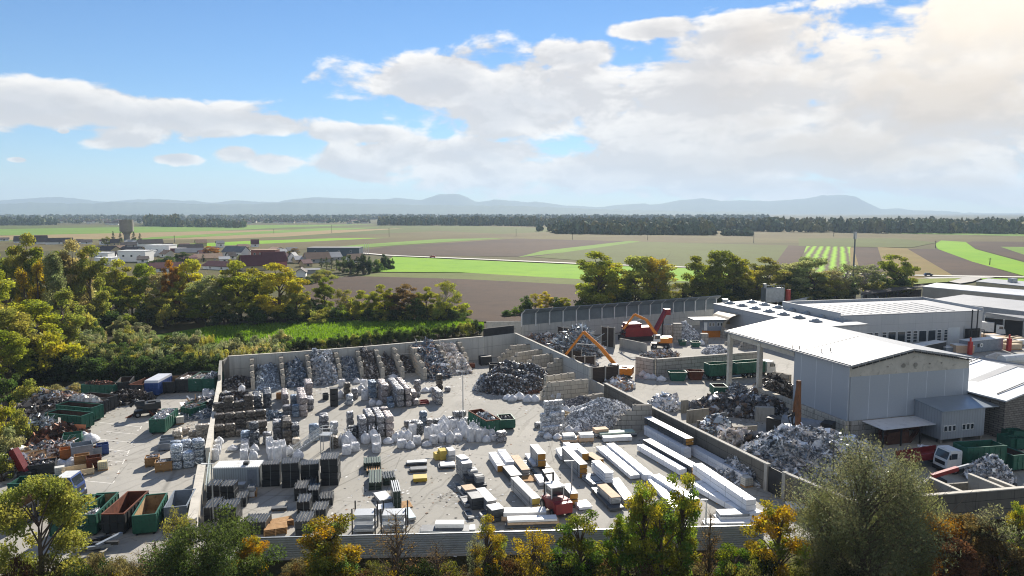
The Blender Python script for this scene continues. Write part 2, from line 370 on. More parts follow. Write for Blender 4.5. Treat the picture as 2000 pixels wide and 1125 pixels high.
def field(m, *pts):
    fz[0] += 0.012
    return sheet('field', [G(x, y) for x, y in pts], m, round(0.01 + fz[0], 4))
F = field
F(SOIL2, (-900, 474), (2900, 474), (2700, 446), (-700, 438))
F(GREYG, (-900, 490), (720, 468), (1180, 448), (900, 441), (-700, 440))
F(GREEN2, (-300, 463), (330, 456), (560, 444), (740, 438), (480, 440), (-300, 452))
F(PALE, (-300, 472), (300, 466), (560, 456), (700, 447), (520, 449), (-300, 467))
F(GREEN2, (250, 469), (560, 456), (740, 444.5), (620, 446), (300, 463))
F(PALE, (250, 474), (560, 462), (790, 446), (640, 450), (300, 468))
F(SOIL2, (-500, 500), (560, 482), (1000, 458), (860, 451), (560, 465), (-500, 478))
F(BRIGHT, (300, 486), (560, 474), (760, 464.5), (650, 465.5), (480, 471), (300, 480))
F(SOIL2, (300, 496), (620, 486), (900, 466), (760, 466), (520, 478), (300, 488))
F(GREEN2, (640, 490), (760, 480), (990, 465), (860, 467), (700, 478), (600, 488))
F(SOIL, (640, 497), (1040, 502), (1250, 472), (1010, 466), (760, 482))
F(GREEN2, (1010, 503), (1160, 487), (1260, 472.5), (1230, 470.5), (1060, 490))
F(GREYG, (1040, 502), (1260, 519), (1510, 524), (1545, 480), (1250, 472))
F(SOIL, (1505, 527), (1548, 528), (1578, 481), (1540, 479.5))
F(ROWS, (1546, 560), (1672, 560), (1662, 482), (1575, 481))
F(STUB, (1662, 540), (1690, 540), (1668, 484), (1660, 484))
F(SOIL, (1685, 550), (1735, 545), (1714, 484), (1667, 483))
F(STUB, (1735, 549), (1870, 541), (1790, 486), (1714, 483))
F(SOIL, (1865, 541), (1995, 541), (1830, 487), (1772, 486))
F(BRIGHT, (2030, 548), (2400, 590), (2400, 545), (2000, 513), (1905, 487), (1886, 473), (1838, 470), (1826, 477), (1832, 487), (1900, 512))
F(SOIL, (2300, 528), (2000, 511), (1908, 487), (1888, 475), (1898, 472), (2300, 474))
F(GREEN2, (2300, 512), (2000, 498), (1954, 482.5), (2300, 484))
F(GREYG, (1560, 481), (1780, 484), (1830, 474), (1750, 466), (1560, 466))
F(GREEN2, (1720, 455.5), (2300, 468), (2300, 458), (1800, 455))
F(DULLG, (640, 548), (1180, 560), (1500, 560), (1500, 538), (900, 534), (740, 534))
F(BRIGHT, (728, 532), (900, 533), (1180, 549), (1500, 552), (1420, 527), (1150, 519), (768, 502))
F(SOIL, (560, 566), (680, 540), (900, 546), (1180, 560), (1240, 640), (640, 620))
ROAD = mat('road_asphalt', '#a29f98', 0.9, 0, 0.1, 0.05, None, 0.1, 0)
ROADC = mat('pale_road', '#c9c6bd', 0.9, 0, 0.08, 0.05, None, 0, 0)
def road(pts, w, m, z=0.6, name='road'):
    P = [G(*p) if len(p) == 2 else Vector(p) for p in pts]; L, Rr = [], []
    for i, p in enumerate(P):
        d = (P[min(i + 1, len(P) - 1)] - P[max(i - 1, 0)]); n = Vector((-d.y, d.x, 0)).normalized() * w / 2
        L.append(p + n); Rr.append(p - n)
    mb = MB()
    for i in range(len(P) - 1):
        mb.quad(*[(q.x, q.y, z) for q in (Rr[i], Rr[i + 1], L[i + 1], L[i])])
    return structure(name, mb, m)
road([(690, 494), (760, 500), (950, 508), (1150, 517), (1420, 526), (1600, 534), (1760, 539), (2000, 543), (2400, 548)], 6.0, ROADC, 0.62)
road([(1745, 551), (1800, 548), (1860, 546), (1930, 543.5)], 7.5, ROAD, 0.61)
sheet('road', [G(x, y) for x, y in ((1800, 543), (1925, 542), (1900, 552), (1875, 556), (1840, 550))], ROAD, 0.6)
GRASS = ground_mat('verge_grass', '#74803a', '#8a9444', '#5e6c2c', 0.05, 0.4)
sheet('grass', [G(x, y) for x, y in ((1740, 548), (1880, 545), (1850, 553), (1750, 560))], GRASS, 0.63)['kind'] = 'stuff'
sheet('grass', [G(x, y) for x, y in ((1915, 546), (2100, 547), (2100, 562), (1990, 560), (1925, 552))], BRIGHT, 0.63)['kind'] = 'stuff'
# low ground between the yard and the tree row, scrub under the trees
SCRUB = ground_mat('scrub_floor', '#38351f', '#423b24', '#2e3119', 0.06, 0.5)
sheet('ground', [(-180, 40), (130, 40), (200, 60), (330, 130), (330, 290), (70, 290), (-40, 262), (-260, 262)], SCRUB, 0.006)
YARD = [G(0, 1120), G(-60, 900), G(30, 860), G(90, 775), G(170, 735), G(440, 730), G(700, 715), G(1005, 690), (3, 187), (63, 221), (75, 236), (130, 250), (240, 260), (260, 110), (62, 79.3), (36.9, 74.6), (26.5, 70.6), (-27.5, 67.9), (-46, 62), (-60, 50)]
sheet('yard_pavement', [(p[0], p[1]) for p in YARD], ASPH, 0.012)
# hills on the horizon: each range has its own distance and crest line (photo pixel, height of crest)
HILL = ground_mat('hill_forest', '#4a5a3a', '#55643f', '#3d4a30', 0.002, 0.006)
def hills(D, crest, depth, seed, rough=10):
    r = random.Random(seed); xs = np.linspace(crest[0][0], crest[-1][0], 420); V = []; nrow = 21
    for px in xs:
        y = np.interp(px, [c[0] for c in crest], [c[1] for c in crest])
        y += 2.4 * mnoise.noise(Vector((px * 0.025, seed, 0))) + 1.5 * mnoise.noise(Vector((px * 0.08, seed, 1)))
        d = pix_ray(px, y); t = D / d.y; h = max(8.0, CAM_H + d.z * t)
        for j in range(nrow):
            u = j / (nrow - 1); q = 1 - abs(u - 0.55) / 0.55 if u < 0.55 else 1 - (u - 0.55) / 0.45
            yy = D + (u - 0.55) * depth; s = yy / D
            hh = h * (q ** 1.1) + (rough * mnoise.noise(Vector((px * 0.03, u * 7, seed + 5))) * q if j != 11 else 0)
            V.append((d.x * t * s, yy, max(-3.0, hh - 3.0 * (q < 0.02)) if q < 0.98 else h))
    V = np.array(V); Fq = np.array([(i * nrow + j, (i + 1) * nrow + j, (i + 1) * nrow + j + 1, i * nrow + j + 1) for i in range(len(xs) - 1) for j in range(nrow - 1)])
    return structure('hills', np_mesh('hills', V, Fq, HILL, smooth=True))
hills(10500, [(-400, 402), (0, 398), (60, 396), (150, 397), (230, 395), (330, 396), (430, 399), (520, 397), (560, 395), (640, 397), (720, 398), (800, 400), (900, 401), (1000, 402), (1200, 409), (1350, 413), (1500, 414)], 2600, 3)
hills(13800, [(-500, 396), (-200, 392), (0, 392), (70, 386), (110, 384), (160, 389), (190, 394), (250, 391), (300, 388), (350, 391), (400, 395), (470, 392), (540, 395), (575, 387), (640, 386), (700, 388), (755, 390), (775, 385), (800, 389), (822, 391), (840, 385), (858, 379), (895, 379), (912, 385), (930, 394), (965, 390), (1000, 392), (1050, 395), (1110, 401), (1160, 405), (1200, 401), (1260, 397), (1280, 400),
              (1320, 392), (1370, 387), (1410, 392), (1450, 391), (1500, 393), (1560, 389), (1600, 382), (1640, 380), (1675, 386), (1700, 398), (1722, 409), (1755, 406), (1780, 411), (1830, 411), (1870, 415), (1960, 418), (2300, 416), (2600, 408)], 3200, 9)

# ------------------------------------------------------------------ far woods and villages
WOODM = tinted('far_foliage', 0.95, 0.0, 0.3, 0.35)
def ico():
    bm = bmesh.new(); bmesh.ops.create_icosphere(bm, subdivisions=2, radius=1); V = np.array([v.co for v in bm.verts]); Fq = np.array([[v.index for v in f.verts] for f in bm.faces]); bm.free(); return V, Fq
ICOV, ICOF = ico()
def wood(name, label, spots, cols, rs=(3, 5.5), hs=(14, 24), seed=0, cat='wood', kind='stuff'):
    """a far-off wood: lumpy tree crowns at the given ground points"""
    r = np.random.default_rng(seed); V, Fq, C = [], [], []
    for i, (x, y) in enumerate(spots):
        rad = r.uniform(*rs); h = r.uniform(*hs); w = ICOV * (1 + 0.42 * r.standard_normal((len(ICOV), 1)).clip(-1.3, 1.3))
        p = w * np.array([rad, rad, h * 0.52]) + np.array([x, y, h * 0.5])
        p[:, 2] = np.maximum(p[:, 2], -0.2)
        c = np.array(rgb(cols[r.integers(len(cols))])) * r.uniform(0.9, 1.6)
        V.append(p); Fq.append(ICOF + i * len(ICOV)); C.append(np.clip(c * (1 + 0.3 * r.standard_normal((len(ICOV), 1))), 0.004, 1))
    o = link(name, np_mesh(name, np.concatenate(V), np.concatenate(Fq), WOODM, np.concatenate(C)))
    return tag(o, label, cat, None, kind)
def band(x0, x1, y_front, y_back, n, seed, dense_front=True):
    r = random.Random(seed); out = []
    for i in range(n):
        px = x0 + (x1 - x0) * r.random(); u = r.random() ** (2.2 if dense_front else 1)
        f = np.interp(px, [c[0] for c in y_front], [c[1] for c in y_front]); b = np.interp(px, [c[0] for c in y_back], [c[1] for c in y_back])
        g = G(px, f); g2 = G(px, b); q = g + (g2 - g) * u
        out.append((q.x, q.y))
    return out
WC = ['#46523a', '#4e583c', '#3f4c37', '#575d3f', '#4a543d']
WCM = WC + ['#5c5a34', '#6a6238', '#55552f']
wood('forest', 'long dark forest edge closing off the fields', band(740, 2500, [(740, 440), (1000, 441), (1200, 447), (1480, 452), (1700, 455), (2000, 457), (2500, 460)], [(740, 434), (1480, 440), (2500, 445)], 1500, 1), WCM, (4.5, 7.5), (15, 21), 1)
wood('forest', 'far forest belt beyond the village', band(-500, 800, [(-500, 430), (800, 429)], [(-500, 424), (800, 424)], 900, 2), WC, (8, 14), (14, 20), 2)
wood('forest', 'far forest belt beyond the ploughed plain', band(700, 1500, [(700, 429), (1500, 431)], [(700, 423), (1500, 424)], 700, 12), WC, (8, 14), (14, 21), 12)
wood('forest', 'small dark wood at the edge of the plain', band(-400, 112, [(-400, 441), (112, 440)], [(-400, 436), (112, 436)], 330, 3), WC, (4.5, 7), (14, 20), 3)
wood('forest', 'round wood standing on the plain before the village', band(283, 350, [(283, 441), (350, 443)], [(283, 437), (350, 438)], 120, 4), WCM, (3.5, 6), (17, 25), 4)
wood('forest', 'low mixed copse running out into the fields', band(345, 480, [(345, 443), (480, 445)], [(345, 440), (480, 441)], 120, 5), WCM, (3, 6), (8, 17), 5)
wood('forest', 'long copse standing out in front of the forest edge', band(1085, 1395, [(1085, 456), (1230, 458), (1395, 459)], [(1085, 452), (1395, 453)], 300, 6), WCM, (4, 6.5), (11, 18), 6)
wood('forest', 'isolated thicket alone in the ploughed field', band(1413, 1467, [(1413, 460), (1467, 461)], [(1413, 457), (1467, 458)], 45, 7), WC, (3, 5), (6, 10), 7)
wood('forest', 'thin tree belt between the copse and the forest', band(1050, 1110, [(1050, 452), (1110, 456)], [(1050, 450), (1110, 452)], 26, 17), WCM, (2, 4), (7, 13), 17)
wood('forest', 'trees scattered among the far village houses', band(80, 720, [(80, 437), (720, 436)], [(80, 430), (720, 430)], 330, 8, False), WCM, (3, 7), (7, 14), 8)
HW = mat('far_render', '#d8d4ca', 0.85, 0, 0.1, 0.1, None, 0, 0.2); HR = mat('far_roof_tile', '#6b5148', 0.85, 0, 0.2, 0.1, None, 0, 0.35)
def house_mesh(L, Wd, e, rdg):
    mb = MB(); mb.box((0, 0, e / 2), (L, Wd, e)); w = mb.mesh('wall', HW); mr = MB()
    mr.extr([(-Wd / 2 - 0.5, e + 0.02), (Wd / 2 + 0.5, e + 0.02), (0, rdg)], -L / 2 - 0.5, L / 2 + 0.5); return w, mr.mesh('roof', HR)
FH = [house_mesh(13, 9, 4.5, 8.5), house_mesh(16, 10, 5.5, 9.5), house_mesh(22, 11, 4, 7.5)]
_r = random.Random(5)
for i in range(62):
    px = _r.choice([_r.uniform(95, 280), _r.uniform(110, 245), _r.uniform(460, 725), _r.uniform(480, 720)]); py = _r.uniform(432.5, 439.5) if px < 290 else _r.uniform(431, 437)
    g = G(px, py); h = thing('village_house', 'tiny pale house with a dark roof in the far village', 'house', (g.x, g.y, 0), _r.uniform(-0.5, 0.8), 'houses of the far village')
    w, rf = FH[i % 3]; link('wall', w, h); link('roof', rf, h)

# ------------------------------------------------------------------ the air
hz, t_ = newmat('hazy_air')
pv = t_.n('ShaderNodeVolumePrincipled'); pv.inputs['Color'].default_value = (0.48, 0.62, 0.80, 1); pv.inputs['Density'].default_value = 0.000095; pv.inputs['Anisotropy'].default_value = 0.15
t_.t.links.new(pv.outputs[0], t_.n('ShaderNodeOutputMaterial').inputs['Volume'])
hb = MB(); hb.box((0, 8000, 259), (36000, 17200, 520)); ho = hb.build('haze', hz); ho['kind'] = 'stuff'
tag(ho, 'thin pale air lying over the whole plain', 'haze')

# ------------------------------------------------------------------ walls, fences, buildings
def brickmat(name, c1, c2, mortar, w, h, off=0.5, ms=0.02, stain='#6b6860', amount=0.6, rough=0.9, metal=0.0, smear=0.35):
    if name in MC: return MC[name]
    m, t = newmat(name)
    sp = t.n('ShaderNodeSeparateXYZ'); v = t.n('ShaderNodeTexCoord').outputs['Object']; t.l(v, sp.inputs[0])
    cb = t.n('ShaderNodeCombineXYZ'); t.l(t.math('ADD', sp.outputs[0], sp.outputs[1]), cb.inputs[0]); t.l(sp.outputs[2], cb.inputs[1])
    b = t.n('ShaderNodeTexBrick'); b.offset = off; b.inputs['Scale'].default_value = 1; b.inputs['Brick Width'].default_value = w; b.inputs['Row Height'].default_value = h
    b.inputs['Mortar Size'].default_value = ms; b.inputs['Mortar Smooth'].default_value = 0.1; b.inputs['Bias'].default_value = 0
    t.put(b.inputs['Color1'], rgb(c1)); t.put(b.inputs['Color2'], rgb(c2)); t.put(b.inputs['Mortar'], rgb(mortar)); t.l(cb.outputs[0], b.inputs['Vector'])
    n2 = t.noise(t.scale(v, (1.6, 1.6, smear)), 0.9, 7, 0.65, 0.3)
    c = t.mix(t.ss(n2, 0.48, 0.76, 0.0, amount), b.outputs['Color'], rgb(stain))
    c = t.mix(t.ss(t.noise(v, 6, 4, 0.7), 0.35, 0.85, 0, 0.2), c, rgb(mortar))
    t.pbsdf(c, rough, metal, t.bump(b.outputs['Fac'], -0.3, 0.03)); MC[name] = m; return m
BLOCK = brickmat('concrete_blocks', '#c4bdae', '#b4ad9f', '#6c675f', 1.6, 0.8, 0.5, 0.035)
BLOCKD = brickmat('shaded_yard_blocks', '#b3afa7', '#a39f96', '#55524d', 1.6, 0.8, 0.5, 0.035, '#57544e')  # darker copy of the concrete blocks, shade put into the colour
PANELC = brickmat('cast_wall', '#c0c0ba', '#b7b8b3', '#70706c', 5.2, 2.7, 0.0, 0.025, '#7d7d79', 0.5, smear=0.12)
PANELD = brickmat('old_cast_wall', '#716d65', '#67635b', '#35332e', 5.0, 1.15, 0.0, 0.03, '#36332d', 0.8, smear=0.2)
TIMBER = brickmat('dark_planks', '#463a31', '#392f28', '#1d1813', 3.2, 0.3, 0.3, 0.02, '#2a231e', 0.6)
CLAD = brickmat('grey_cladding', '#a9b0b8', '#a3abb3', '#cdd3d8', 3.6, 40.0, 0.0, 0.05, '#a5abb1', 0.3, 0.5, 0.1, smear=0.08)
CLAD2 = brickmat('light_cladding', '#bbbdbe', '#b4b7b9', '#979a9d', 6.0, 3.2, 0.0, 0.03, '#95989b', 0.3, 0.6, 0.1, smear=0.1)
STEEL = mat('galvanised_steel', '#a9adaf', 0.45, 0.6, 0.15, 0.8, '#8a8c8c', 0.1, 0.06)
WHITEP = mat('white_paint', '#d9dbd9', 0.5, 0, 0.06, 0.5, '#b5b5b0', 0.1, 0.05)
ROOFW = mat('white_roof_sheet', '#999c9f', 0.7, 0.0, 0.08, 0.25, '#94989b', 0.05, 0.02)
DARKM = mat('dark_metal', '#2b2c2e', 0.6, 0.3, 0.3, 1.0, None, 0.1, 0.1)
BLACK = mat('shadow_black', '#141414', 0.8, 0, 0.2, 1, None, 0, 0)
GLASS, _t = newmat('window_glass'); _t.pbsdf(_t.mix(_t.noise(_t.n('ShaderNodeTexCoord').outputs['Object'], 0.8), rgb('#1a1f24'), rgb('#3a444c')), 0.08, 0.0, None, 0.8)
def run(a, b):
    d = Vector(b) - Vector(a); return d.length, math.atan2(d.y, d.x)
def wall(name, label, a, b, h0, h1, th, m, cat='wall', cap=None, group=None, zb=0.0):
    L, rz = run(a, b); mb = MB()
    mb.add([(0, -th / 2, zb), (L, -th / 2, zb), (L, th / 2, zb), (0, th / 2, zb), (0, -th / 2, h0), (L, -th / 2, h1), (L, th / 2, h1), (0, th / 2, h0)],
           [(3, 2, 1, 0), (4, 5, 6, 7), (0, 1, 5, 4), (1, 2, 6, 5), (2, 3, 7, 6), (3, 0, 4, 7)])
    if cap is None:
        return tag(mb.build(name, m, None, (a[0], a[1], 0), rz), label, cat, group)
    t = thing(name, label, cat, (a[0], a[1], 0), rz, group); mb.build('wall_face', m, t)
    c = MB(); c.add([(0, -th / 2 - .06, h0), (L, -th / 2 - .06, h1), (L, th / 2 + .06, h1), (0, th / 2 + .06, h0), (0, -th / 2 - .06, h0 + .12), (L, -th / 2 - .06, h1 + .12), (L, th / 2 + .06, h1 + .12), (0, th / 2 + .06, h0 + .12)],
                    [(3, 2, 1, 0), (4, 5, 6, 7), (0, 1, 5, 4), (1, 2, 6, 5), (2, 3, 7, 6), (3, 0, 4, 7)])
    c.build('coping', cap, t); return t
def blockwall(label, a, b, courses, m=None, th=0.8, group=None, name='block_wall'):
    """stacked big concrete blocks from a to b; courses: list of (start, end) as fractions of the length, bottom up"""
    L, rz = run(a, b); mb = MB(); r = random.Random(int(L * 100))
    for i, (s, e) in enumerate(courses):
        x0, x1 = s * L, e * L
        mb.box(((x0 + x1) / 2, r.uniform(-.03, .03), i * 0.8 + 0.4), (x1 - x0, th - 0.012 * (i % 2), 0.797))
        k = int((x1 - x0) / 1.6)
        if i == len(courses) - 1 or True:
            nx = courses[i + 1] if i + 1 < len(courses) else (2, 2)
            for q in range(k):                       # the studs on top of the blocks
                xx = x0 + 0.4 + q * 1.6
                if xx / L < nx[0] or xx / L > nx[1]: mb.box((xx, 0, i * 0.8 + 0.86), (0.3, 0.3, 0.12))
    return tag(mb.build(name, m or BLOCK, None, (a[0], a[1], 0), rz), label, 'wall', group)
def zt(k, x, y, z): return Z(k, x, y, z)
# back wall of the yard
BW = [G(445, 696.4, 5.3), G(560, 689, 5.3), G(700, 678.5, 5.3), G(850, 665.5, 5.3), G(944, 657.7, 5.3)]
BWl = ['long pale concrete back wall section behind the grey chip bay', 'pale concrete back wall section behind the silver scrap bay', 'pale concrete back wall section behind the dark scrap bays', 'pale concrete back wall section behind the strip metal heap']
for i in range(4): wall('back_wall', BWl[i], BW[i], BW[i + 1], 5.3, 5.3, 0.4, PANELC, 'wall', CONC_LIGHT)
_a, _b = G(944.6, 656, 5.4), G(1004, 650.5, 5.2)
t_ = wall('back_wall', 'concrete corner wall topped with a dark screen', _a, _b, 5.2, 5.2, 0.4, PANELC)
L_, rz_ = run(_a, _b); mb = MB(); mb.box((L_ / 2, 0.1, 6.15), (L_, 0.1, 1.9)); tag(mb.build('screen_fence', DARKM, None, (_a[0], _a[1], 0), rz_), 'dark screen fence standing on the concrete corner wall', 'fence')
wall('path_wall', 'pale low wall running beside the path behind the dark screen', G(950, 640, 5), G(1017, 636, 5), 6.6, 6.2, 0.2, CONC_LIGHT)
# left wall between the two yards
LA, LB = G(429, 743, 2.4), G(405.5, 876, 2.4)
wall('dividing_wall', 'long narrow concrete wall between the container yard and the bale yard', LA, LB, 2.4, 2.4, 0.55, CONC_LIGHT, 'wall', CONC_LIGHT)
CA = G(431, 704, 5.0); wall('corner_wall', 'tall end piece of the narrow dividing wall at the back corner', CA, LA, 5.0, 3.6, 0.5, CONC, 'wall')
wall('corner_wall', 'short concrete return joining the dividing wall to the back wall', CA + Vector((0.4, 0, 0)), BW[0], 4.9, 5.2, 0.4, CONC_DARK)
wall('dividing_wall', 'wide white topped wall end beside the open green containers', G(394, 908, 2.0), G(375, 1016, 2.0), 2.0, 2.0, 0.85, CONC_LIGHT, 'wall', CONC_LIGHT)
GATEM = mat('pale_gate_metal', '#b9c4c2', 0.5, 0.3, 0.1, 1, '#9aa3a0', 0, 0)
_a, _b = G(409.5, 884, 1.9), G(402, 948, 1.9); L_, rz_ = run(_a, _b)
g_ = thing('sliding_gate', 'pale metal sliding gate beside the narrow dividing wall', 'gate', (_a[0], _a[1], 0), rz_)
mb = MB(); [mb.box((x, 0, 1.0), (0.05, 0.04, 1.7)) for x in np.arange(0.1, L_, 0.16)]; mb.build('bar_panel', GATEM, g_)
mb = MB(); mb.box((L_ / 2, 0, 1.9), (L_, 0.09, 0.1)); mb.box((L_ / 2, 0, 0.12), (L_, 0.12, 0.14)); mb.build('gate_frame', GATEM, g_)
# bay dividers against the back wall
def hit_back(p):
    best = None
    for i in range(len(BW) - 1):
        a, b = BW[i], BW[i + 1]; d = b - a; den = YY.x * d.y - YY.y * d.x
        t = ((a.x - p.x) * d.y - (a.y - p.y) * d.x) / den; u = ((a.x - p.x) * YY.y - (a.y - p.y) * YY.x) / den
        if t > 0 and -0.02 <= u <= 1.02: best = t
    return best or 9.0
DIV = [Z('z3', 505, 545), Z('z3', 822, 520), Z('z3', 1108, 500), Z('a4', 195, 600), Z('a4', 540, 560), Z('a4', 870, 575), Z('a4', 1180, 562), Z('a4', 1535, 585), Z('z4', 948, 492), Z('z4', 1138, 425)]
DEND = []
DIVL = ['grey chip bay and the empty corner', 'grey chip bay and the blue scrap bay', 'blue scrap bay and the silver heap', 'silver heap and the cable bay', 'cable bay and the tall brown heap', 'tall brown heap and the small dark heap', 'small dark heap and the low black heap', 'low black heap and the strip metal heap', 'strip metal heap and the white offcut heap', 'white offcut heap and the open corner']
for i, p in enumerate(DIV):
    L = min(max(hit_back(p) - 0.25, 6), 17); e = p + YY * L; DEND.append(e)
    n = 6; cs = []
    for k in range(n):
        cs.append((0.0 if k < 3 else 0.14 + 0.26 * (k - 3), 1.0))
    blockwall('stepped block divider between the ' + DIVL[i], p, e, cs[:6], None, 0.75, None, 'bay_divider')
# wall A: concrete wall from the back corner down to the timber gate
A0, A1 = G(1006, 651, 5.0), G(1153, 717, 4.5)
wall('retaining_wall', 'long streaked concrete wall running from the back corner to the dark plank screen', A0, A1, 5.0, 4.4, 0.45, PANELC, 'wall', CONC)
B0, B1 = G(1182, 750, 2.6), G(1276, 797, 3.1)
wall('retaining_wall', 'low pale wall linking the long streaked wall to the weathered one', A1 + Vector((0.1, -0.3, 0)), B0, 2.2, 2.2, 0.4, CONC)
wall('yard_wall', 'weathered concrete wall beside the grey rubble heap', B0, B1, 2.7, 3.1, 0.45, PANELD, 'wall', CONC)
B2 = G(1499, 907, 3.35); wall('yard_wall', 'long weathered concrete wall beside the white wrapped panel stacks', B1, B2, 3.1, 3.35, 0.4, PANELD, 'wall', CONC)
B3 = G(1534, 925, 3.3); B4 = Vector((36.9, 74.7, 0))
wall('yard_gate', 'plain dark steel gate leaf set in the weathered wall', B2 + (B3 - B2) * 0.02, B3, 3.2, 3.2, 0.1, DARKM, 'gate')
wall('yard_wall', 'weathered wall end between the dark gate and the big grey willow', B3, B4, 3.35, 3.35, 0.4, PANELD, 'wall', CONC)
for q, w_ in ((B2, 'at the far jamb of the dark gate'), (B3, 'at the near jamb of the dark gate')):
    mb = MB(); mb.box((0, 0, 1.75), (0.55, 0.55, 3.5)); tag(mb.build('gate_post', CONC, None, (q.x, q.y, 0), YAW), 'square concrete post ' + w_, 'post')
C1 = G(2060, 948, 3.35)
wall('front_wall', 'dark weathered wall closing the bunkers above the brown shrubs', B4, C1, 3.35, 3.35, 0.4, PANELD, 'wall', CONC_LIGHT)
for (k, x0, y0, x1, y1, w_) in (('y5', 800, 882, 405, 705, 'bare pale bunker divider under the red boom'), ('y5', 1310, 835, 895, 665, 'long bunker divider between the boom and the silver heap'), ('y5', 1445, 825, 1145, 708, 'short bunker divider in front of the silver heap')):
    wall('bunker_wall', w_, Z(k, x0, y0, 3.2), Z(k, x1, y1, 3.2), 3.2, 3.2, 0.35, CONC, 'wall', CONC_LIGHT)
wall('bunker_wall', 'sloping pale bunker end wall behind the willow', Z('y5', 265, 920, 3.2), Z('y5', 210, 865, 3.2), 3.2, 3.2, 0.35, CONC, 'wall', CONC_LIGHT)
wall('bunker_wall', 'pale bunker back wall behind the bare divider', Z('y5', 210, 865, 3.2), Z('y5', 405, 705, 3.2), 3.2, 3.2, 0.3, CONC)
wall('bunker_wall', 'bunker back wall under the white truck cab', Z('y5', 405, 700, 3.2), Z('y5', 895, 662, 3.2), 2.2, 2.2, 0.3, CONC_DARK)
# stepped block walls standing off wall A
def steps(n, s, e=1.0, k0=1):
    return [(0.0 if i < k0 else min(0.9, s * (i - k0 + 1)), e) for i in range(n)]
for (lab, a, b, n, s, k0) in (('rearmost short block wall in the corner of the bale yard', (300, 350), (440, 330), 4, 0.12, 2),
                              ('second stepped block wall from the back corner', (150, 430), (525, 390), 5, 0.10, 2),
                              ('third stepped block wall from the back corner', (245, 500), (625, 440), 5, 0.09, 3),
                              ('fourth stepped block wall leaning towards the dark scrap mound', (330, 545), (690, 490), 5, 0.13, 2),
                              ('fifth stepped block wall half buried in the dark scrap mound', (360, 600), (745, 540), 5, 0.16, 0),
                              ('block wall half hidden behind the wall with the white bags', (580, 690), (850, 650), 4, 0.02, 3),
                              ('block wall with white bags lined up before it', (543, 757), (972, 716), 4, 0.07, 2),
                              ('low block wall beside the dark gravel heap', (845, 815), (1110, 770), 2, 0.12, 1)):
    blockwall(lab, Z('z8', *a), Z('z8', *b), steps(n, s, 1.0, k0))
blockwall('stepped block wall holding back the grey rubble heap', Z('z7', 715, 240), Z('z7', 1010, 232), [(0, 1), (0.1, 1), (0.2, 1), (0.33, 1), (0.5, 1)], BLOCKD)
# dark plank screens beyond wall A
def screen(label, a, b, h, n):
    L, rz = run(a, b); t = thing('plank_screen', label, 'screen', (a[0], a[1], 0), rz)
    mb = MB(); mb.box((L / 2, 0, h / 2), (L, 0.25, h)); mb.build('planking', TIMBER, t)
    for i in range(n + 1):
        p = MB(); p.box((L * i / n, -0.02, h / 2 + 0.1), (0.28, 0.36, h + 0.2)); p.build('post', CONC, t)
screen('tall dark plank screen at the end of the long streaked wall', A1 + YX * 0.3 + Vector((0, 0.2, 0)), A1 + YX * 6.2 + Vector((0, 0.2, 0)), 4.3, 2)
screen('low dark plank screen, upper one of the two behind the long wall', Z('z8', 745, 395), Z('z8', 915, 385), 2.2, 2)
screen('low dark plank screen, lower one of the two behind the long wall', Z('z8', 850, 455), Z('z8', 1040, 450), 2.4, 2)
screen('dark plank screen at the left of the tangled wire heap', Z('z8', 700, 245), Z('z8', 808, 262), 4.6, 2)
screen('dark plank screen between the tangled wire heap and the red shredder', Z('z8', 1100, 260), Z('z8', 1218, 275), 5.0, 2)
# acoustic barrier
N0, N1 = G(1018, 613, 7.6), G(1398, 583, 7.8); L_, rz_ = run(N0, N1)
nb = thing('noise_barrier', 'tall grey noise barrier with a leaning top closing the scrap yard', 'barrier', (N0.x, N0.y, 0), rz_)
mb = MB(); mb.box((L_ / 2, 0.1, 2.3), (L_, 0.4, 4.6)); mb.build('concrete_base', PANELC, nb)
LOUV = mat('barrier_louvre', '#8f989b', 0.5, 0.3, 0.15, 0.3, '#7d8586', 0.1, 0, None, True)
mb = MB(); prof = []
for i in range(11):
    z = 4.6 + i * 0.27; prof += [(-0.18, z), (-0.0, z + 0.2)]
mb.extr(prof + [(0.15, 7.6), (0.15, 4.6)], 0, L_); mb.build('louvre_panel', LOUV, nb)
mb = MB(); mb.extr([(0.1, 7.55), (-2.1, 8.9), (-2.05, 9.02), (0.15, 7.7)], 0, L_); mb.build('leaning_top', mat('barrier_top', '#7d868b', 0.4, 0.4, 0.1, 0.4, None, 0, 0), nb, fix=True)
for i in range(17):
    x = L_ * i / 16; mb = MB(); mb.box((x, -0.25, 5.9), (0.3, 0.24, 3.6)); mb.bar((x, -0.25, 7.5), (x, -2.0, 8.75), 0.14); mb.build('post', WHITEP, nb)
# corrugated front fence
F0, F1 = G(470, 1051.5, 2.15), G(1492, 1026, 2.15); L_, rz_ = run(F0, F1)
ff = thing('corrugated_fence', 'long grey corrugated metal fence along the near edge of the yard', 'fence', (F0.x, F0.y, 0), rz_)
mb = MB(); prof = []
for i in range(9):
    z = i * 0.235; prof += [(-0.10, z), (-0.10, z + 0.09), (0.0, z + 0.13), (0.0, z + 0.21)]
FEN = mat('fence_sheet', '#c2c9cc', 0.5, 0.1, 0.08, 0.25, '#9aa1a5', 0.05, 0)
mb.extr(prof + [(0.06, 2.12), (0.06, 0)], 0, L_); mb.build('sheet_panel', FEN, ff, fix=True)
mb = MB(); mb.box((L_ / 2, 0.0, 2.16), (L_, 0.16, 0.08)); mb.build('top_rail', STEEL, ff)
for i in range(21):
    mb = MB(); mb.box((L_ * i / 20, 0.13, 1.05), (0.1, 0.12, 2.1)); mb.build('post', STEEL, ff)

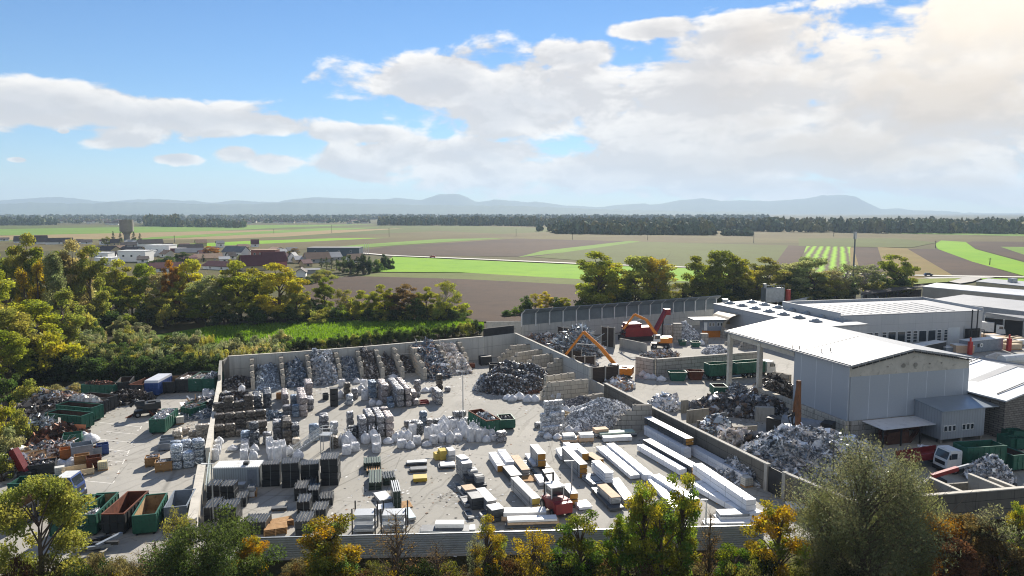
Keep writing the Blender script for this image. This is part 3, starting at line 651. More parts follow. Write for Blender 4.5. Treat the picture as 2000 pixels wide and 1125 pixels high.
# ---------------------------------------------------------------- main hall
H0 = Vector((50.55, 105.5, 0)); HA = Vector((-0.275, 0.961, 0)).normalized(); HG = Vector((HA.y, -HA.x, 0))
HL, HWd, HE, HR_ = 32.3, 22.8, 11.4, 13.4
hrz = math.atan2(HG.y, HG.x)
hall = thing('scrap_hall', 'big grey hall with an open canopy end and a white double pitched roof', 'hall', (H0.x, H0.y, 0), hrz)   # local x along the gable, y away
CL = 12.6
mb = MB(); mb.box((0.12, CL / 2, 3.1 + (HE - 3.1) / 2), (0.24, CL, HE - 3.1)); mb.build('side_cladding', CLAD, hall)
mb = MB(); mb.box((HWd / 2 + .13, -0.0, 3.1 + (9.9 - 3.1) / 2), (HWd - 0.26, 0.24, 6.8)); mb.build('gable_cladding', CLAD, hall)
mb = MB(); mb.extr([(0.06, 9.9), (HWd - 0.06, 9.9), (HWd - 0.06, HE - 0.1), (HWd / 2, HR_ - 0.15), (0.06, HE - 0.1)], -0.1, 0.2)
gb = mb.build('gable_beam', CONC_LIGHT, hall, fix=True); gb.rotation_euler = (0, 0, math.pi / 2); gb.scale = (1, -1, 1)
for u, r_ in ((0.43, 0.34), (0.53, 0.34), (0.65, 0.12), (0.75, 0.12), (0.3, 0.1)):
    mb = MB(); mb.cyl((u * HWd, -0.23, 11.1), r_, 0.06, 14, 'Y'); mb.build('vent_cap', CONC_DARK, hall)
mb = MB(); mb.box((0.05, HL * 0.36, 1.52), (0.8, HL * 0.72, 3.04)); mb.build('block_plinth', BLOCK, hall)
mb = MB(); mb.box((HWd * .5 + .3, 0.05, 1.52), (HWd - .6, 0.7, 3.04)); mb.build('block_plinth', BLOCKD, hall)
mb = MB(); mb.box((HWd - 0.2, HL * 0.25, HE / 2), (0.3, HL * 0.5, HE - 0.2)); mb.build('side_cladding', CLAD2, hall)
for x, y, w in ((0.1, HL - 0.7, 0.75), (0.1, HL * 0.685, 0.75), (HWd - 0.4, HL - 0.7, 0.7), (HWd - 0.4, HL * 0.685, 0.7)):
    mb = MB(); mb.box((x, y, HE / 2 - 0.15), (w, w, HE - 0.3)); mb.build('column', CONC_LIGHT, hall)
mb = MB()
for x, y in ((0.1, HL * 0.685),): mb.box((x, y, 0.75), (0.8, 0.8, 1.5))
mb.build('column_guard', mat('red_guard', '#b02a22', 0.5, 0, 0.15, 1, None, 0, 0), hall)
mb = MB(); mb.box((0.12, CL + (HL - CL) / 2, HE - 0.5), (0.4, HL - CL - .1, 0.8)); mb.box((HWd / 2, HL - 0.5, HE - 0.3), (HWd - 1.2, 0.4, 0.9)); mb.build('edge_beam', CONC_LIGHT, hall)
mb = MB(); o_ = 0.5; th_ = 0.28
for s_, x0, x1 in ((0, -o_, HWd / 2), (1, HWd / 2, HWd + o_)):
    z0, z1 = (HE, HR_) if s_ == 0 else (HR_, HE)
    mb.add([(x0, -o_, z0), (x1, -o_, z1), (x1, HL + o_, z1), (x0, HL + o_, z0), (x0, -o_, z0 + th_), (x1, -o_, z1 + th_), (x1, HL + o_, z1 + th_), (x0, HL + o_, z0 + th_)],
           [(3, 2, 1, 0), (4, 5, 6, 7), (0, 1, 5, 4), (1, 2, 6, 5), (2, 3, 7, 6), (3, 0, 4, 7)])
hr = mb.build('roof', brickmat('hall_roof_sheet', '#9b9ea1', '#94979a', '#666b6f', 1.2, 60, 0, 0.07, '#93979a', 0.4, 0.6, 0.0, 0.05), hall)
mb = MB()
for u in (0.345, 0.67): mb.bar((-o_, HL * u, HE + th_ + 0.03), (HWd / 2, HL * u, HR_ + th_ + 0.03), 0.12, 0.06)
mb.bar((-o_ + .25, -o_, HE + th_ + 0.1), (-o_ + .25, HL + o_, HE + th_ + 0.1), 0.1, 0.12)
mb.build('roof_seam', mat('seam', '#7f8488', 0.5, 0.3, 0.1, 1, None, 0, 0), hr)
mb = MB()
for s_ in (0, 1):
    for i in range(9):
        u0, u1 = (i + 0.06) / 9, (i + 0.86) / 9
        xa, xb = (HWd / 2 * u0, HWd / 2 * u1) if s_ == 0 else (HWd - HWd / 2 * u0, HWd - HWd / 2 * u1)
        mb.bar((xa, -o_ + 0.02, HE + (HR_ - HE) * u0 - 0.14), (xb, -o_ + 0.02, HE + (HR_ - HE) * u1 - 0.14), 0.12, 0.2)
mb.build('gutter', DARKM, hr)
mb = MB()
for x, y in ((1.6, 8.2), (2.9, 7.6), (0.2, 13.4), (0.6, 12.2)): mb.cyl((x, y, HE + th_ + 0.3 + x * 0.17), 0.07, 0.6, 8)
mb.build('roof_vent', DARKM, hr)
# lean-to canopy and office box on the gable side
cn = MB(); cn.add([(2.7, -4.4, 2.75), (13.4, -4.2, 2.75), (13.6, -0.4, 2.95), (2.4, -0.4, 2.95), (2.7, -4.4, 2.87), (13.4, -4.2, 2.87), (13.6, -0.4, 3.07), (2.4, -0.4, 3.07)], [(3, 2, 1, 0), (4, 5, 6, 7), (0, 1, 5, 4), (1, 2, 6, 5), (2, 3, 7, 6), (3, 0, 4, 7)])
can = cn.build('canopy', mat('pale_canopy_sheet', '#d3d6d9', .6, 0, .06, .4, '#b4b8bb', 0, 0), hall)
for x, y in ((2.9, -4.1), (6.2, -4.1), (9.8, -4.0), (13.1, -3.9)):
    mb = MB(); mb.box((x, y, 1.37), (0.2, 0.2, 2.74)); mb.build('post', DARKM, can)
mb = MB(); mb.bar((3.2, -3.4, 1.4), (11, -2.4, 2.2), 0.5, 0.3); mb.bar((8.5, -3.2, 0.1), (12.6, -1.6, 2.3), 0.6, 0.3); mb.box((6.5, -2.4, 0.9), (4.0, 1.8, 1.8)); mb.build('conveyor', mat('rust_machine', '#5a3a2c', 0.7, 0.2, 0.3, 1, '#2e211b', 0.1, 0), can)
bx_ = 12.4; bw_ = 8.2; bd_ = 5.2; z0_, z1_ = 0.7, 5.25
mb = MB(); mb.add([(bx_, -bd_, z0_), (bx_ + bw_, -bd_, z0_), (bx_ + bw_, -.2, z0_), (bx_, -.2, z0_), (bx_, -bd_, z1_ - .3), (bx_ + bw_, -bd_, z1_ - .3), (bx_ + bw_, -.2, z1_ + .3), (bx_, -.2, z1_ + .3)],
                  [(3, 2, 1, 0), (4, 5, 6, 7), (0, 1, 5, 4), (1, 2, 6, 5), (2, 3, 7, 6), (3, 0, 4, 7)])
off = mb.build('office_box', brickmat('office_cladding', '#a4abb2', '#9da4ac', '#868d95', 0.5, 40, 0, 0.03, '#7b828a', 0.2, 0.5, 0.3), hall)
mb = MB(); mb.add([(bx_ - .2, -bd_ - .3, z1_ - .28), (bx_ + bw_ + 2.6, -bd_ - .1, z1_ - .28), (bx_ + bw_ + 2.6, -.22, z1_ + .33), (bx_ - .2, -.22, z1_ + .33), (bx_ - .2, -bd_ - .3, z1_ - .14), (bx_ + bw_ + 2.6, -bd_ - .1, z1_ - .14), (bx_ + bw_ + 2.6, -.22, z1_ + .47), (bx_ - .2, -.22, z1_ + .47)],
                  [(3, 2, 1, 0), (4, 5, 6, 7), (0, 1, 5, 4), (1, 2, 6, 5), (2, 3, 7, 6), (3, 0, 4, 7)]); mb.build('office_roof', mat('grey_roof_sheet', '#8f9aa4', 0.4, 0.4, 0.08, 0.5, None, 0, 0), off)
for x in (0.75, 1.55, 2.35, 4.2, 5.0, 5.8):
    mb = MB(); mb.box((bx_ + x, -bd_ - .03, 2.35), (0.66, 0.1, 0.95), 0, 0); mb.box((bx_ + x, -bd_ - .07, 2.35), (0.48, 0.06, 0.75), 0, 1); mb.build('window', [WHITEP, GLASS], off)
mb = MB()
for x, y in ((bx_ + .3, -bd_ + .3), (bx_ + bw_ - .3, -bd_ + .3), (bx_ + bw_ / 2, -bd_ + .3)): mb.box((x, y, z0_ / 2), (0.35, 0.35, z0_ - .01))
mb.build('support', CONC_DARK, off)

# ---------------------------------------------------------------- other halls
def polyb(name, label, pts, zs, wallm, roofm, cat='building', over=0.0, th=0.25, parent_roof='roof'):
    """a hall from its eave outline (world xy) and eave heights"""
    t = thing(name, label, cat); mb = MB()
    mb.prism(pts, 0, [z - 0.02 for z in zs]); mb.build('wall', wallm, t)
    c = sum((Vector(p) for p in pts), Vector((0, 0, 0))) / len(pts)
    q = [(Vector(p) - Vector((c.x, c.y, 0))) * (1 + over) + Vector((c.x, c.y, 0)) for p in pts]
    n = len(q); vs = [(p.x, p.y, z) for p, z in zip(q, zs)] + [(p.x, p.y, z + th) for p, z in zip(q, zs)]
    mr = MB(); mr.add(vs, [tuple(range(n))[::-1], tuple(range(n, 2 * n))] + [(i, (i + 1) % n, n + (i + 1) % n, n + i) for i in range(n)])
    rf = mr.build(parent_roof, roofm, t, fix=True)
    return t, rf
# long low hall with domes on its roof
D0, D1, D2, D3 = G(1394, 594.5, 7.6), G(1470, 587.5, 7.6), G(1694, 634.5, 7.6), G(1602, 640, 7.6)
dh, drf = polyb('domed_roof_hall', 'long low white roofed hall dotted with skylight domes', [D0, D3, D2, D1], [7.6] * 4, CLAD2, ROOFW, 'hall', 0.01)
dome = MB(); dome.add(*(lambda n, k: ([(0.95 * math.cos(6.283 * i / n) * math.cos(1.57 * j / k), 0.95 * math.sin(6.283 * i / n) * math.cos(1.57 * j / k), 0.3 + 0.6 * math.sin(1.57 * j / k)) for j in range(k + 1) for i in range(n)],
     [(j * n + i, j * n + (i + 1) % n, (j + 1) * n + (i + 1) % n, (j + 1) * n + i) for j in range(k) for i in range(n)]))(12, 4))
dome.box((0, 0, 0.15), (2.2, 2.2, 0.4)); dmesh = dome.mesh('skylight_dome', mat('dome_plastic', '#8d959b', 0.25, 0, 0.1, 1, None, 0, 0.15), True)
e1 = (D3 - D0); e2 = (D1 - D0)
for i in range(7):
    for j in (0.25, 0.72):
        p = D0 + e1 * ((i + 0.5 + (0.3 if j > .5 else 0)) / 7.4) + e2 * j
        link('skylight_dome', dmesh, drf, (p.x, p.y, 7.84), 0.4)
p_ = D0 + e2 * 0.1
mb = MB(); mb.box((p_.x + 3, p_.y + 3, 8.3), (1.6, 1.2, 0.9)); mb.build('roof_unit', STEEL, drf)
# office hall with glazed ground floor
O0, O1, O2, O3 = G(1641, 613.5, 9.5), G(1920, 603.5, 9.5), G(1802, 583.5, 9.3), G(1529, 592.5, 9.3)
oh, orf = polyb('glazed_hall', 'broad grey hall with a glazed ground floor and a roller gate', [O0, O1, O2, O3], [8.9, 8.9, 8.9, 8.9], CLAD2, ROOFW, 'hall')
mb = MB()
for a, b in ((O0, O3), (O3, O2), (O2, O1)):
    mb.bar((a.x, a.y, 9.2), (b.x, b.y, 9.2), 0.35, 1.3)
mb.build('parapet', CLAD2, oh)
mb = MB()
for i in range(13):
    u = 0.04 + i / 15.5; a = O3 + (O2 - O3) * u; b = O0 + (O1 - O0) * u
    q0 = a + (b - a) * 0.25; q1 = a + (b - a) * 0.95
    mb.bar((q0.x, q0.y, 9.18), (q1.x, q1.y, 9.18), 0.5, 0.1)
mb.build('roof_rib', mat('roof_rib_metal', '#6f7376', 0.5, 0.3, 0.1, 1, None, 0, 0), orf)
ol, orz = run(O0, O1); ax = (O1 - O0).normalized(); ay = Vector((ax.y, -ax.x, 0))
def on_front(u, z, dpt=0.0): p = O0 + ax * (ol * u) + ay * dpt; return (p.x, p.y, z)
for u0, u1 in ((0.09, 0.155), (0.165, 0.225), (0.235, 0.265), (0.29, 0.32), (0.33, 0.385), (0.395, 0.45), (0.46, 0.49), (0.505, 0.535), (0.545, 0.60), (0.61, 0.665), (0.675, 0.705), (0.725, 0.75)):
    w_ = (u1 - u0) * ol; p = on_front((u0 + u1) / 2, 0, 0.06); mb = MB()
    mb.box((0, 0, 0), (w_, 0.1, 3.0), 0, 0); mb.box((0, -0.06, 0), (w_ - .22, 0.06, 2.75), 0, 1)
    if w_ < 1.6:
        for zz in (-0.7, 0.1, 0.8): mb.box((0, -0.1, zz), (w_, 0.05, 0.12), 0, 0)
    mb.build('window', [WHITEP, GLASS], oh, (p[0], p[1], 3.1), orz)
p = on_front(0.795, 2.5, 0.08); mb = MB()
for i in range(10): mb.box((0, -0.02 * (i % 2), -2.25 + i * 0.5), (ol * 0.085, 0.12, 0.495))
mb.build('roller_gate', mat('roller_gate_sheet', '#c9cfd2', 0.5, 0.1, 0.06, 0.6, None, 0, 0), oh, p, orz)
p = on_front(0.87, 2.6, 0.06); mb = MB(); mb.box((0, 0, 0), (0.15, 0.2, 5.2)); mb.build('gate_post', STEEL, oh, p, orz)
p = on_front(0.93, 2.3, 0.3); mb = MB(); mb.box((0, 0.3, 0), (ol * 0.105, 0.5, 4.4)); mb.build('bay_shade', BLACK, oh, p, orz)  # black box standing in for the shade inside the open bay
mb = MB()
for u in (0.90, 0.94):
    q = on_front(u, 0, 1.0); mb.cyl((q[0], q[1], 4.8), 0.16, 9.6, 8)
for z in (4.2, 2.2):
    q0, q1 = on_front(0.885, z, 1.0), on_front(0.995, z, 1.0); mb.bar(q0, q1, 0.2)
for u in (0.885, 0.91, 0.995):
    q = on_front(u, 0, 1.0); mb.cyl((q[0], q[1], 2.1), 0.1, 4.2, 8)
mb.build('pipe_frame', DARKM, oh)
# white roofed works hall behind it and its open loading bays
def worksh(name, label, outer, zs, wm_, rm_, cat='hall', over=0.0): return polyb(name, label, outer, zs, wm_, rm_, cat, over)
K = [G(1805, 588, 6), G(1928, 601, 6), G(2060, 617, 6), G(2160, 605, 7.2), G(1882, 575.5, 7.6)]
worksh('works_hall', 'large works hall with a blinding white flat roof', K, [6, 6, 6, 7.1, 7.4], mat('works_wall', '#8d9298', 0.6, 0.1, 0.1, 0.4, '#767b80', 0.05, 0), ROOFW)
K = [G(1921, 618, 5), G(2080, 637, 5), G(2080, 626, 6), G(1925, 612, 6)]
lb = thing('loading_canopy', 'pale loading canopy on posts along the white roofed works hall', 'canopy'); mb = MB()
mb.add([(p.x, p.y, p.z) for p in K] + [(p.x, p.y, p.z + .3) for p in K], [(0, 1, 2, 3), (4, 5, 6, 7), (0, 1, 5, 4), (1, 2, 6, 5), (2, 3, 7, 6), (3, 0, 4, 7)]); mb.build('canopy_roof', ROOFW, lb, fix=True)
for u in (0.02, 0.27, 0.52, 0.77):
    q = K[0] + (K[1] - K[0]) * u; mb = MB(); mb.box((q.x, q.y, 2.45), (0.3, 0.3, 4.9)); mb.build('post', STEEL, lb)
mb = MB(); q0, q1 = K[3] * 0.98 + K[0] * 0.02, K[2]; mb.bar((q0.x, q0.y, 2.4), (q1.x, q1.y, 2.4), 0.3, 4.8); mb.build('loading_bay_shade', BLACK, lb)  # black slab painted as the shade under the canopy
K = [G(1802, 560.5, 6.5), G(1862, 566, 6.5), G(2080, 586, 6.5), G(2110, 575, 8), G(1829, 552.5, 8)]
worksh('storage_hall', 'long storage hall with a pale roof below the side road', K, [6.5, 6.5, 6.5, 7.8, 7.8], mat('beige_wall', '#a39d90', 0.8, 0, 0.1, 0.3, None, 0, 0), mat('pale_roof_sheet', '#c6cacd', 0.5, 0.1, 0.06, 0.2, None, 0, 0))
K = [G(1906, 550.5, 5), G(2060, 566, 5), G(2070, 556, 5), G(1930, 545, 5)]
bh, _ = worksh('beige_house', 'low beige flat roofed house by the bright green verge', K, [5] * 4, mat('cream_render', '#c9b995', 0.85, 0, 0.08, 0.3, None, 0, 0), mat('grey_flat_roof', '#8f9498', 0.6, 0, 0.1, 0.3, None, 0, 0), 'house')
bl, brz = run(K[0], K[1])
for u in (0.07, 0.18, 0.29, 0.45, 0.57):
    q = K[0] + (K[1] - K[0]) * u; mb = MB(); mb.box((0, -0.03, 0), (2.6, 0.12, 1.2), 0, 0); mb.box((0, -0.08, 0), (2.3, 0.08, 0.95), 0, 1); mb.build('window', [WHITEP, GLASS], bh, (q.x, q.y, 2.9), brz)
q = K[3] * 0.6 + K[1] * 0.4; mb = MB(); mb.box((0, 0, 6), (3, 2, 2)); mb.build('roof_unit', STEEL, bh, (q.x, q.y, 0), 0.3)
# dark timber open shed
K = [G(1680, 577, 4), G(1822, 560, 5.2), G(1800, 557.5, 5.2), G(1690, 568, 4.2)]
ds = thing('open_shed', 'dark open shed roof on posts beside the storage hall', 'shed'); mb = MB()
mb.add([(p.x, p.y, p.z) for p in K] + [(p.x, p.y, p.z + .3) for p in K], [(0, 1, 2, 3), (4, 5, 6, 7), (0, 1, 5, 4), (1, 2, 6, 5), (2, 3, 7, 6), (3, 0, 4, 7)]); mb.build('shed_roof', mat('dark_roof', '#4a443e', 0.9, 0, 0.2, 0.3, None, 0, 0), ds, fix=True)
for u in np.linspace(0.05, 0.95, 7):
    q = K[0] + (K[1] - K[0]) * float(u); mb = MB(); mb.box((q.x, q.y, 2.1), (0.3, 0.3, 4.0)); mb.build('post', DARKM, ds)
mb = MB(); q0, q1 = K[3], K[2]; mb.bar((q0.x, q0.y, 1.9), (q1.x, q1.y, 1.9), 0.3, 3.6); mb.build('back_boarding', TIMBER, ds)
# pale panel fence and plant behind the domed hall
for a, b, w_ in (((1533, 596, 2), (1605, 574, 3.2), 'pale panel fence behind the domed hall, piece beside the plant container'), ((1610, 573.5, 3.2), (1672, 569, 3.2), 'pale panel fence behind the hall, straight piece at the mast'), ((1682, 569, 3.2), (1716, 582, 2.8), 'pale panel fence behind the hall, curved piece beyond the mast')):
    A_, B_ = G(*a), G(*b); wall('panel_fence', w_, A_, B_, 3.2, 3.2, 0.12, mat('fence_panel', '#c2c8ca', 0.6, 0, 0.08, 0.3, None, 0, 0), 'fence', None)
mb = MB(); q = G(1645, 585, 0.0); t_ = thing('plant_hut', 'small beige hut with a pale roof at the foot of the mast', 'hut', (q.x, q.y, 0), 0.2); mb.box((0, 0, 4.4), (6, 3.5, 8.8)); mb.build('wall', mat('hut_wall', '#aaa08c', 0.8, 0, 0.1, 0.5, None, 0, 0), t_); mb = MB(); mb.box((0, 0, 8.9), (6.6, 4.1, 0.25)); mb.build('roof', ROOFW, t_)
q = G(1508, 604, 0.0); t_ = thing('plant_container', 'grey technical container with railings behind the domed hall', 'container', (q.x, q.y, 0), 0.25)
mb = MB(); mb.box((0, 0, 5.2), (7.5, 3, 5)); mb.build('body', STEEL, t_); mb = MB()
for x in np.linspace(-3.6, 3.6, 8): mb.box((x, -1.4, 8.2), (0.1, 0.1, 1.1))
mb.box((0, -1.4, 8.75), (7.4, .1, .1)); mb.box((-3, 0.5, 8.4), (1, 1, 1.5)); mb.build('railing', STEEL, t_)
q = G(1538, 602, 0); mb = MB(); mb.cyl((0, 0, 3.4), 0.9, 6.8, 12); tag(mb.build('red_tank', mat('red_paint', '#b5402e', 0.5, 0, 0.15, 1, None, 0, 0), None, (q.x, q.y, 0)), 'small red tank beside the technical container', 'tank')
# antenna mast
q = G(1664, 586, 0); t_ = thing('antenna_mast', 'tall slim antenna mast with drum antennas behind the halls', 'mast', (q.x, q.y, 0))
mt = pix_h(1664, 586, 452); mb = MB(); mb.tube([(0, 0, 0), (0, 0, mt * 0.5), (0, 0, mt)], [0.42, 0.34, 0.22], 10); mb.build('pole', mat('mast_steel', '#6e747b', 0.5, 0.4, 0.1, 1, None, 0, 0), t_)
for a_ in (0.3, 2.4, 4.5):
    mb = MB(); mb.box((0.45 * math.cos(a_), 0.45 * math.sin(a_), mt - 1.6), (0.3, 0.35, 2.8), a_); mb.build('panel_antenna', WHITEP, t_)
for a_, z in ((0.4, 0.46), (3.4, 0.46), (-1.0, 0.49)):
    mb = MB(); mb.cyl((0.7 * math.cos(a_), 0.7 * math.sin(a_), mt * z), 0.5, 0.5, 12, 'Y'); mb.build('drum_antenna', WHITEP, t_)
# corrugated hall at the right of the main hall
E0 = G(1964, 783, 6.0); E1 = E0 - Vector((0.33, -0.944, 0)) * 26; wv = Vector((0.944, 0.33, 0))
t_ = thing('brick_end_hall', 'hall with a banded white roof and grey brick gable beside the big hall', 'hall'); mb = MB()
P0, P1, P2 = E0, E0 + wv * 12, E0 + wv * 24; Q0, Q1, Q2 = E1, E1 + wv * 12, E1 + wv * 24
BRK = brickmat('grey_brick', '#8a847c', '#777169', '#4f4a45', 0.9, 0.35, 0.5, 0.04, '#5d5852')
mb.add([(P0.x, P0.y, 0), (P2.x, P2.y, 0), (P2.x, P2.y, 6), (P1.x, P1.y, 8.6), (P0.x, P0.y, 6), (Q0.x, Q0.y, 0), (Q2.x, Q2.y, 0), (Q2.x, Q2.y, 6), (Q1.x, Q1.y, 8.6), (Q0.x, Q0.y, 6)], [(0, 1, 2, 3, 4), (0, 4, 9, 5), (1, 6, 7, 2), (5, 9, 8, 7, 6)]); mb.build('brick_wall', BRK, t_, fix=True)
mb = MB(); o = -wv * 0.5
mb.add([(P0.x + o.x, P0.y - .8, 6), (P1.x, P1.y - .6, 8.7), (Q1.x, Q1.y, 8.7), (Q0.x + o.x, Q0.y, 6), (P0.x + o.x, P0.y - .8, 6.22), (P1.x, P1.y - .6, 8.92), (Q1.x, Q1.y, 8.92), (Q0.x + o.x, Q0.y, 6.22)], [(0, 1, 2, 3), (4, 5, 6, 7), (0, 1, 5, 4), (1, 2, 6, 5), (2, 3, 7, 6), (3, 0, 4, 7)])
rf = mb.build('roof', mat('corrugated_roof', '#c3c8cc', 0.45, 0.2, 0.06, 0.3, '#aeb4b9', 0, 0), t_, fix=True)
mb = MB()
for u in (0.3, 0.62, 0.9):
    a = P0 + (Q0 - P0) * u; b = P1 + (Q1 - P1) * u; mb.bar((a.x, a.y, 6.3), (b.x, b.y, 9.0), 1.6, 0.06)
mb.build('skylight_strip', ROOFW, rf); mb = MB(); a, b = P0 + (Q0 - P0) * .52, P1 + (Q1 - P1) * .52; mb.bar((a.x, a.y, 6.5), (b.x, b.y, 9.2), 0.12, 0.12); mb.bar((P0.x, P0.y + 2, 6.6), (P1.x, P1.y + 2, 9.3), 0.1, 0.1); mb.build('safety_rail', DARKM, rf)
# open shed roof strip between the halls
K = [G(1788, 687, 7.8), G(2060, 737, 7), G(2060, 727, 7.6), G(1815, 683, 8.4)]
t_ = thing('strip_shed', 'long open shed with a pale roof strip between the two halls', 'shed'); mb = MB()
mb.add([(p.x, p.y, p.z) for p in K] + [(p.x, p.y, p.z + .35) for p in K], [(0, 1, 2, 3), (4, 5, 6, 7), (0, 1, 5, 4), (1, 2, 6, 5), (2, 3, 7, 6), (3, 0, 4, 7)]); mb.build('roof', ROOFW, t_, fix=True)
for u in (0.4, 0.55, 0.7, 0.85):
    q = K[0] + (K[1] - K[0]) * u; mb = MB(); mb.box((q.x, q.y, 3.6), (0.3, 0.3, 7.2)); mb.build('post', STEEL, t_)
mb = MB(); mb.bar((K[3].x, K[3].y, 3.6), (K[2].x, K[2].y, 3.6), 0.3, 7.2); mb.build('shed_shade_sheet', BLACK, t_)  # black sheet in place of the shade inside the shed
K = [G(1925, 697, 6), G(2040, 714, 6), G(2060, 703, 7.2), G(1945, 690, 7.2)]
rr = worksh('striped_roof_shed', 'shed with a white striped roof beside the strip shed', K, [6, 6, 7.2, 7.2], CLAD2, brickmat('striped_roof', '#d8dadc', '#c3c7ca', '#aab0b5', 2.4, 60, 0, 0.1, '#b8bcc0', 0.2), 'shed')
q = G(1988, 706, 7.4); mb = MB(); mb.tube([(-4, -1.4, 0), (5, 1.8, 0)], 0.9, 12); tag(mb.build('silo_tube', WHITEP, None, (q.x, q.y, 7.9), 0), 'white round tube lying on the striped shed roof', 'tube')

# ------------------------------------------------------------------ the yard's goods: bales, bags, heaps, containers
def crumple(name, d, m, seed, amp=0.05, cuts=5, bulge=0.06, smooth=False):
    bm = bmesh.new(); bmesh.ops.create_cube(bm, size=1.0); bmesh.ops.subdivide_edges(bm, edges=bm.edges[:], cuts=cuts, use_grid_fill=True)
    r = random.Random(seed); o = Vector((r.uniform(0, 50), r.uniform(0, 50), 0))
    for v in bm.verts:
        c = v.co.copy(); q = 1 - 0.10 * (abs(c.x * 2) ** 6 * abs(c.y * 2) ** 6 + abs(c.y * 2) ** 6 * abs(c.z * 2) ** 6 + abs(c.x * 2) ** 6 * abs(c.z * 2) ** 6)
        b = 1 + bulge * (1 - 4 * c.z * c.z)
        v.co = Vector((c.x * d[0] * q * b, c.y * d[1] * q * b, (c.z * q + 0.5) * d[2]))
        n = mnoise.noise_vector(Vector((c.x, c.y, c.z)) * 3.1 + o) + 0.8 * mnoise.noise_vector(Vector((c.x, c.y, c.z)) * 8 + o)
        v.co += n * amp; v.co.z = max(0.0, min(d[2] * 1.06, v.co.z))
    me = bpy.data.meshes.new(name); bm.to_mesh(me); bm.free(); me.materials.append(m)
    if smooth: me.polygons.foreach_set('use_smooth', [True] * len(me.polygons))
    return me
BM = {'grey': baled('grey_bale', '#4a4a4d', '#8a8a8c', '#d9dadc', 8), 'dark': baled('dark_bale', '#1d2023', '#42474c', '#a3a8ad', 8),
      'rose': baled('rosy_bale', '#6a605e', '#a39a97', '#e0dad6', 9), 'blue': baled('blue_bale', '#4f5f70', '#7e8fa1', '#b7c3ce', 6), 'brown': baled('brown_bale', '#2c2823', '#575048', '#9c958a', 7),
      'silver': baled('silver_bale', '#6f7a86', '#b5bec8', '#f0f3f6', 6, 0.5, 0.35), 'tan': baled('tan_bale', '#8c8274', '#b3a896', '#d9d2c4', 6), 'white': baled('white_bale', '#8f9296', '#c8cacc', '#f0f1f2', 7, 0.1)}
BMESH = {}
def bale_mesh(key, d):
    kk = (key, tuple(round(x, 2) for x in d))
    if kk not in BMESH: BMESH[kk] = [crumple('scrap_bale', d, BM[key], 31 * i + hash(key) % 7 + int(d[0] * 100), 0.06) for i in range(3)]
    return BMESH[kk]
ADJ = {'grey': 'grey', 'dark': 'dark', 'rose': 'pinkish grey', 'blue': 'bluish', 'brown': 'dark brown', 'silver': 'silvery', 'tan': 'tan', 'white': 'whitish'}
br = random.Random(11)
def bales(place, k, x, y, nc, nd, nl, d, key, jag=0.0, rot=0.0, stagger=0, name='scrap_bale', word='bale'):
    """a block of bales: front left foot at the measured point; columns to the right, rows to the back, layers up; bales buried inside are left out"""
    o = Z(k, x, y); yaw = YAW + rot; X = Vector((math.cos(yaw), math.sin(yaw), 0)); Y = Vector((-math.sin(yaw), math.cos(yaw), 0))
    for j in range(nd):
        for i in range(nc):
            top = nl - (1 if br.random() < jag else 0) - (stagger * (1 if j == 0 else 0))
            top = max(1, top)
            for l in range(top):
                if not (j == 0 or l == top - 1 or i in (0, nc - 1)): continue
                p = o + X * ((i + .5) * d[0] * 1.03 + br.uniform(-.05, .05)) + Y * ((j + .5) * d[1] * 1.02 + br.uniform(-.05, .05))
                b = link(name, br.choice(bale_mesh(key, d)), None, (p.x, p.y, l * d[2] * 0.985), yaw + br.uniform(-.05, .05) + (math.pi if br.random() < .5 else 0))
                w = f'{ADJ[key]} {word}, {place}'
                if nc > 1: w += f', {nth(i)} column'
                if nd > 1: w += ', front row' if j == 0 else f', {nth(j)} row back'
                if top > 1: w += ', bottom' if l == 0 else (', top' if l == top - 1 else f', {nth(l)} layer')
                tag(b, w, word, f'pressed {word}s of the yard')
N_ = (1.2, 1.3, 1.12)
bales('tall twin stack near the wall', 'a1', 712, 455, 1, 4, 3, (1.35, 1.2, 1.12), 'dark', .15)
bales('slim twin stack right of it', 'a1', 868, 420, 1, 4, 3, (1.3, 1.2, 1.12), 'dark', .15)
bales('stack with the pink top', 'a1', 1148, 470, 1, 1, 2, (1.45, 1.3, .85), 'grey')
bales('short stack by the pink top', 'a1', 1288, 497, 1, 1, 2, (1.2, 1.3, 1.05), 'blue')
bales('long pale topped row', 'a1', 1392, 492, 1, 6, 3, (1.3, 1.35, 1.12), 'rose')
bales('low end beside the pale topped row', 'a1', 1506, 388, 1, 2, 2, (1.1, 1.3, 1.0), 'grey')
bales('tall rear row beside the pale topped row', 'a1', 1480, 245, 1, 3, 3, (1.25, 1.3, 1.1), 'rose')
bales('low row behind the pink top', 'a1', 1140, 318, 1, 4, 2, (1.0, 1.2, 1.05), 'rose', .2)
bales('lone stack under the open tray', 'a1', 1260, 315, 1, 1, 2, (1.2, 1.3, 0.9), 'blue')
bales('tall grey stack behind the bags', 'a1', 1008, 830, 1, 2, 3, (1.25, 1.1, .95), 'grey')
bales('brown row behind the bags', 'a1', 1152, 905, 1, 4, 3, (1.25, 1.1, 1.15), 'brown', .1)
bales('mid stack beside the brown row', 'a1', 1285, 880, 1, 3, 3, (1.05, 1.1, .95), 'dark', .2)
bales('cream stack by the round bag', 'a1', 1288, 965, 1, 1, 2, (1.1, 1.1, .8), 'tan')
bales('low stack behind the two white bags', 'a1', 530, 900, 1, 1, 2, (1.25, 1.2, 1.0), 'blue')
bales('black speckled stack behind the two bags', 'a1', 668, 930, 1, 2, 3, (1.25, 1.2, 1.1), 'dark', .1)
bales('stack under the red sign', 'a1', 852, 905, 1, 1, 2, (1.25, 1.2, .95), 'grey')
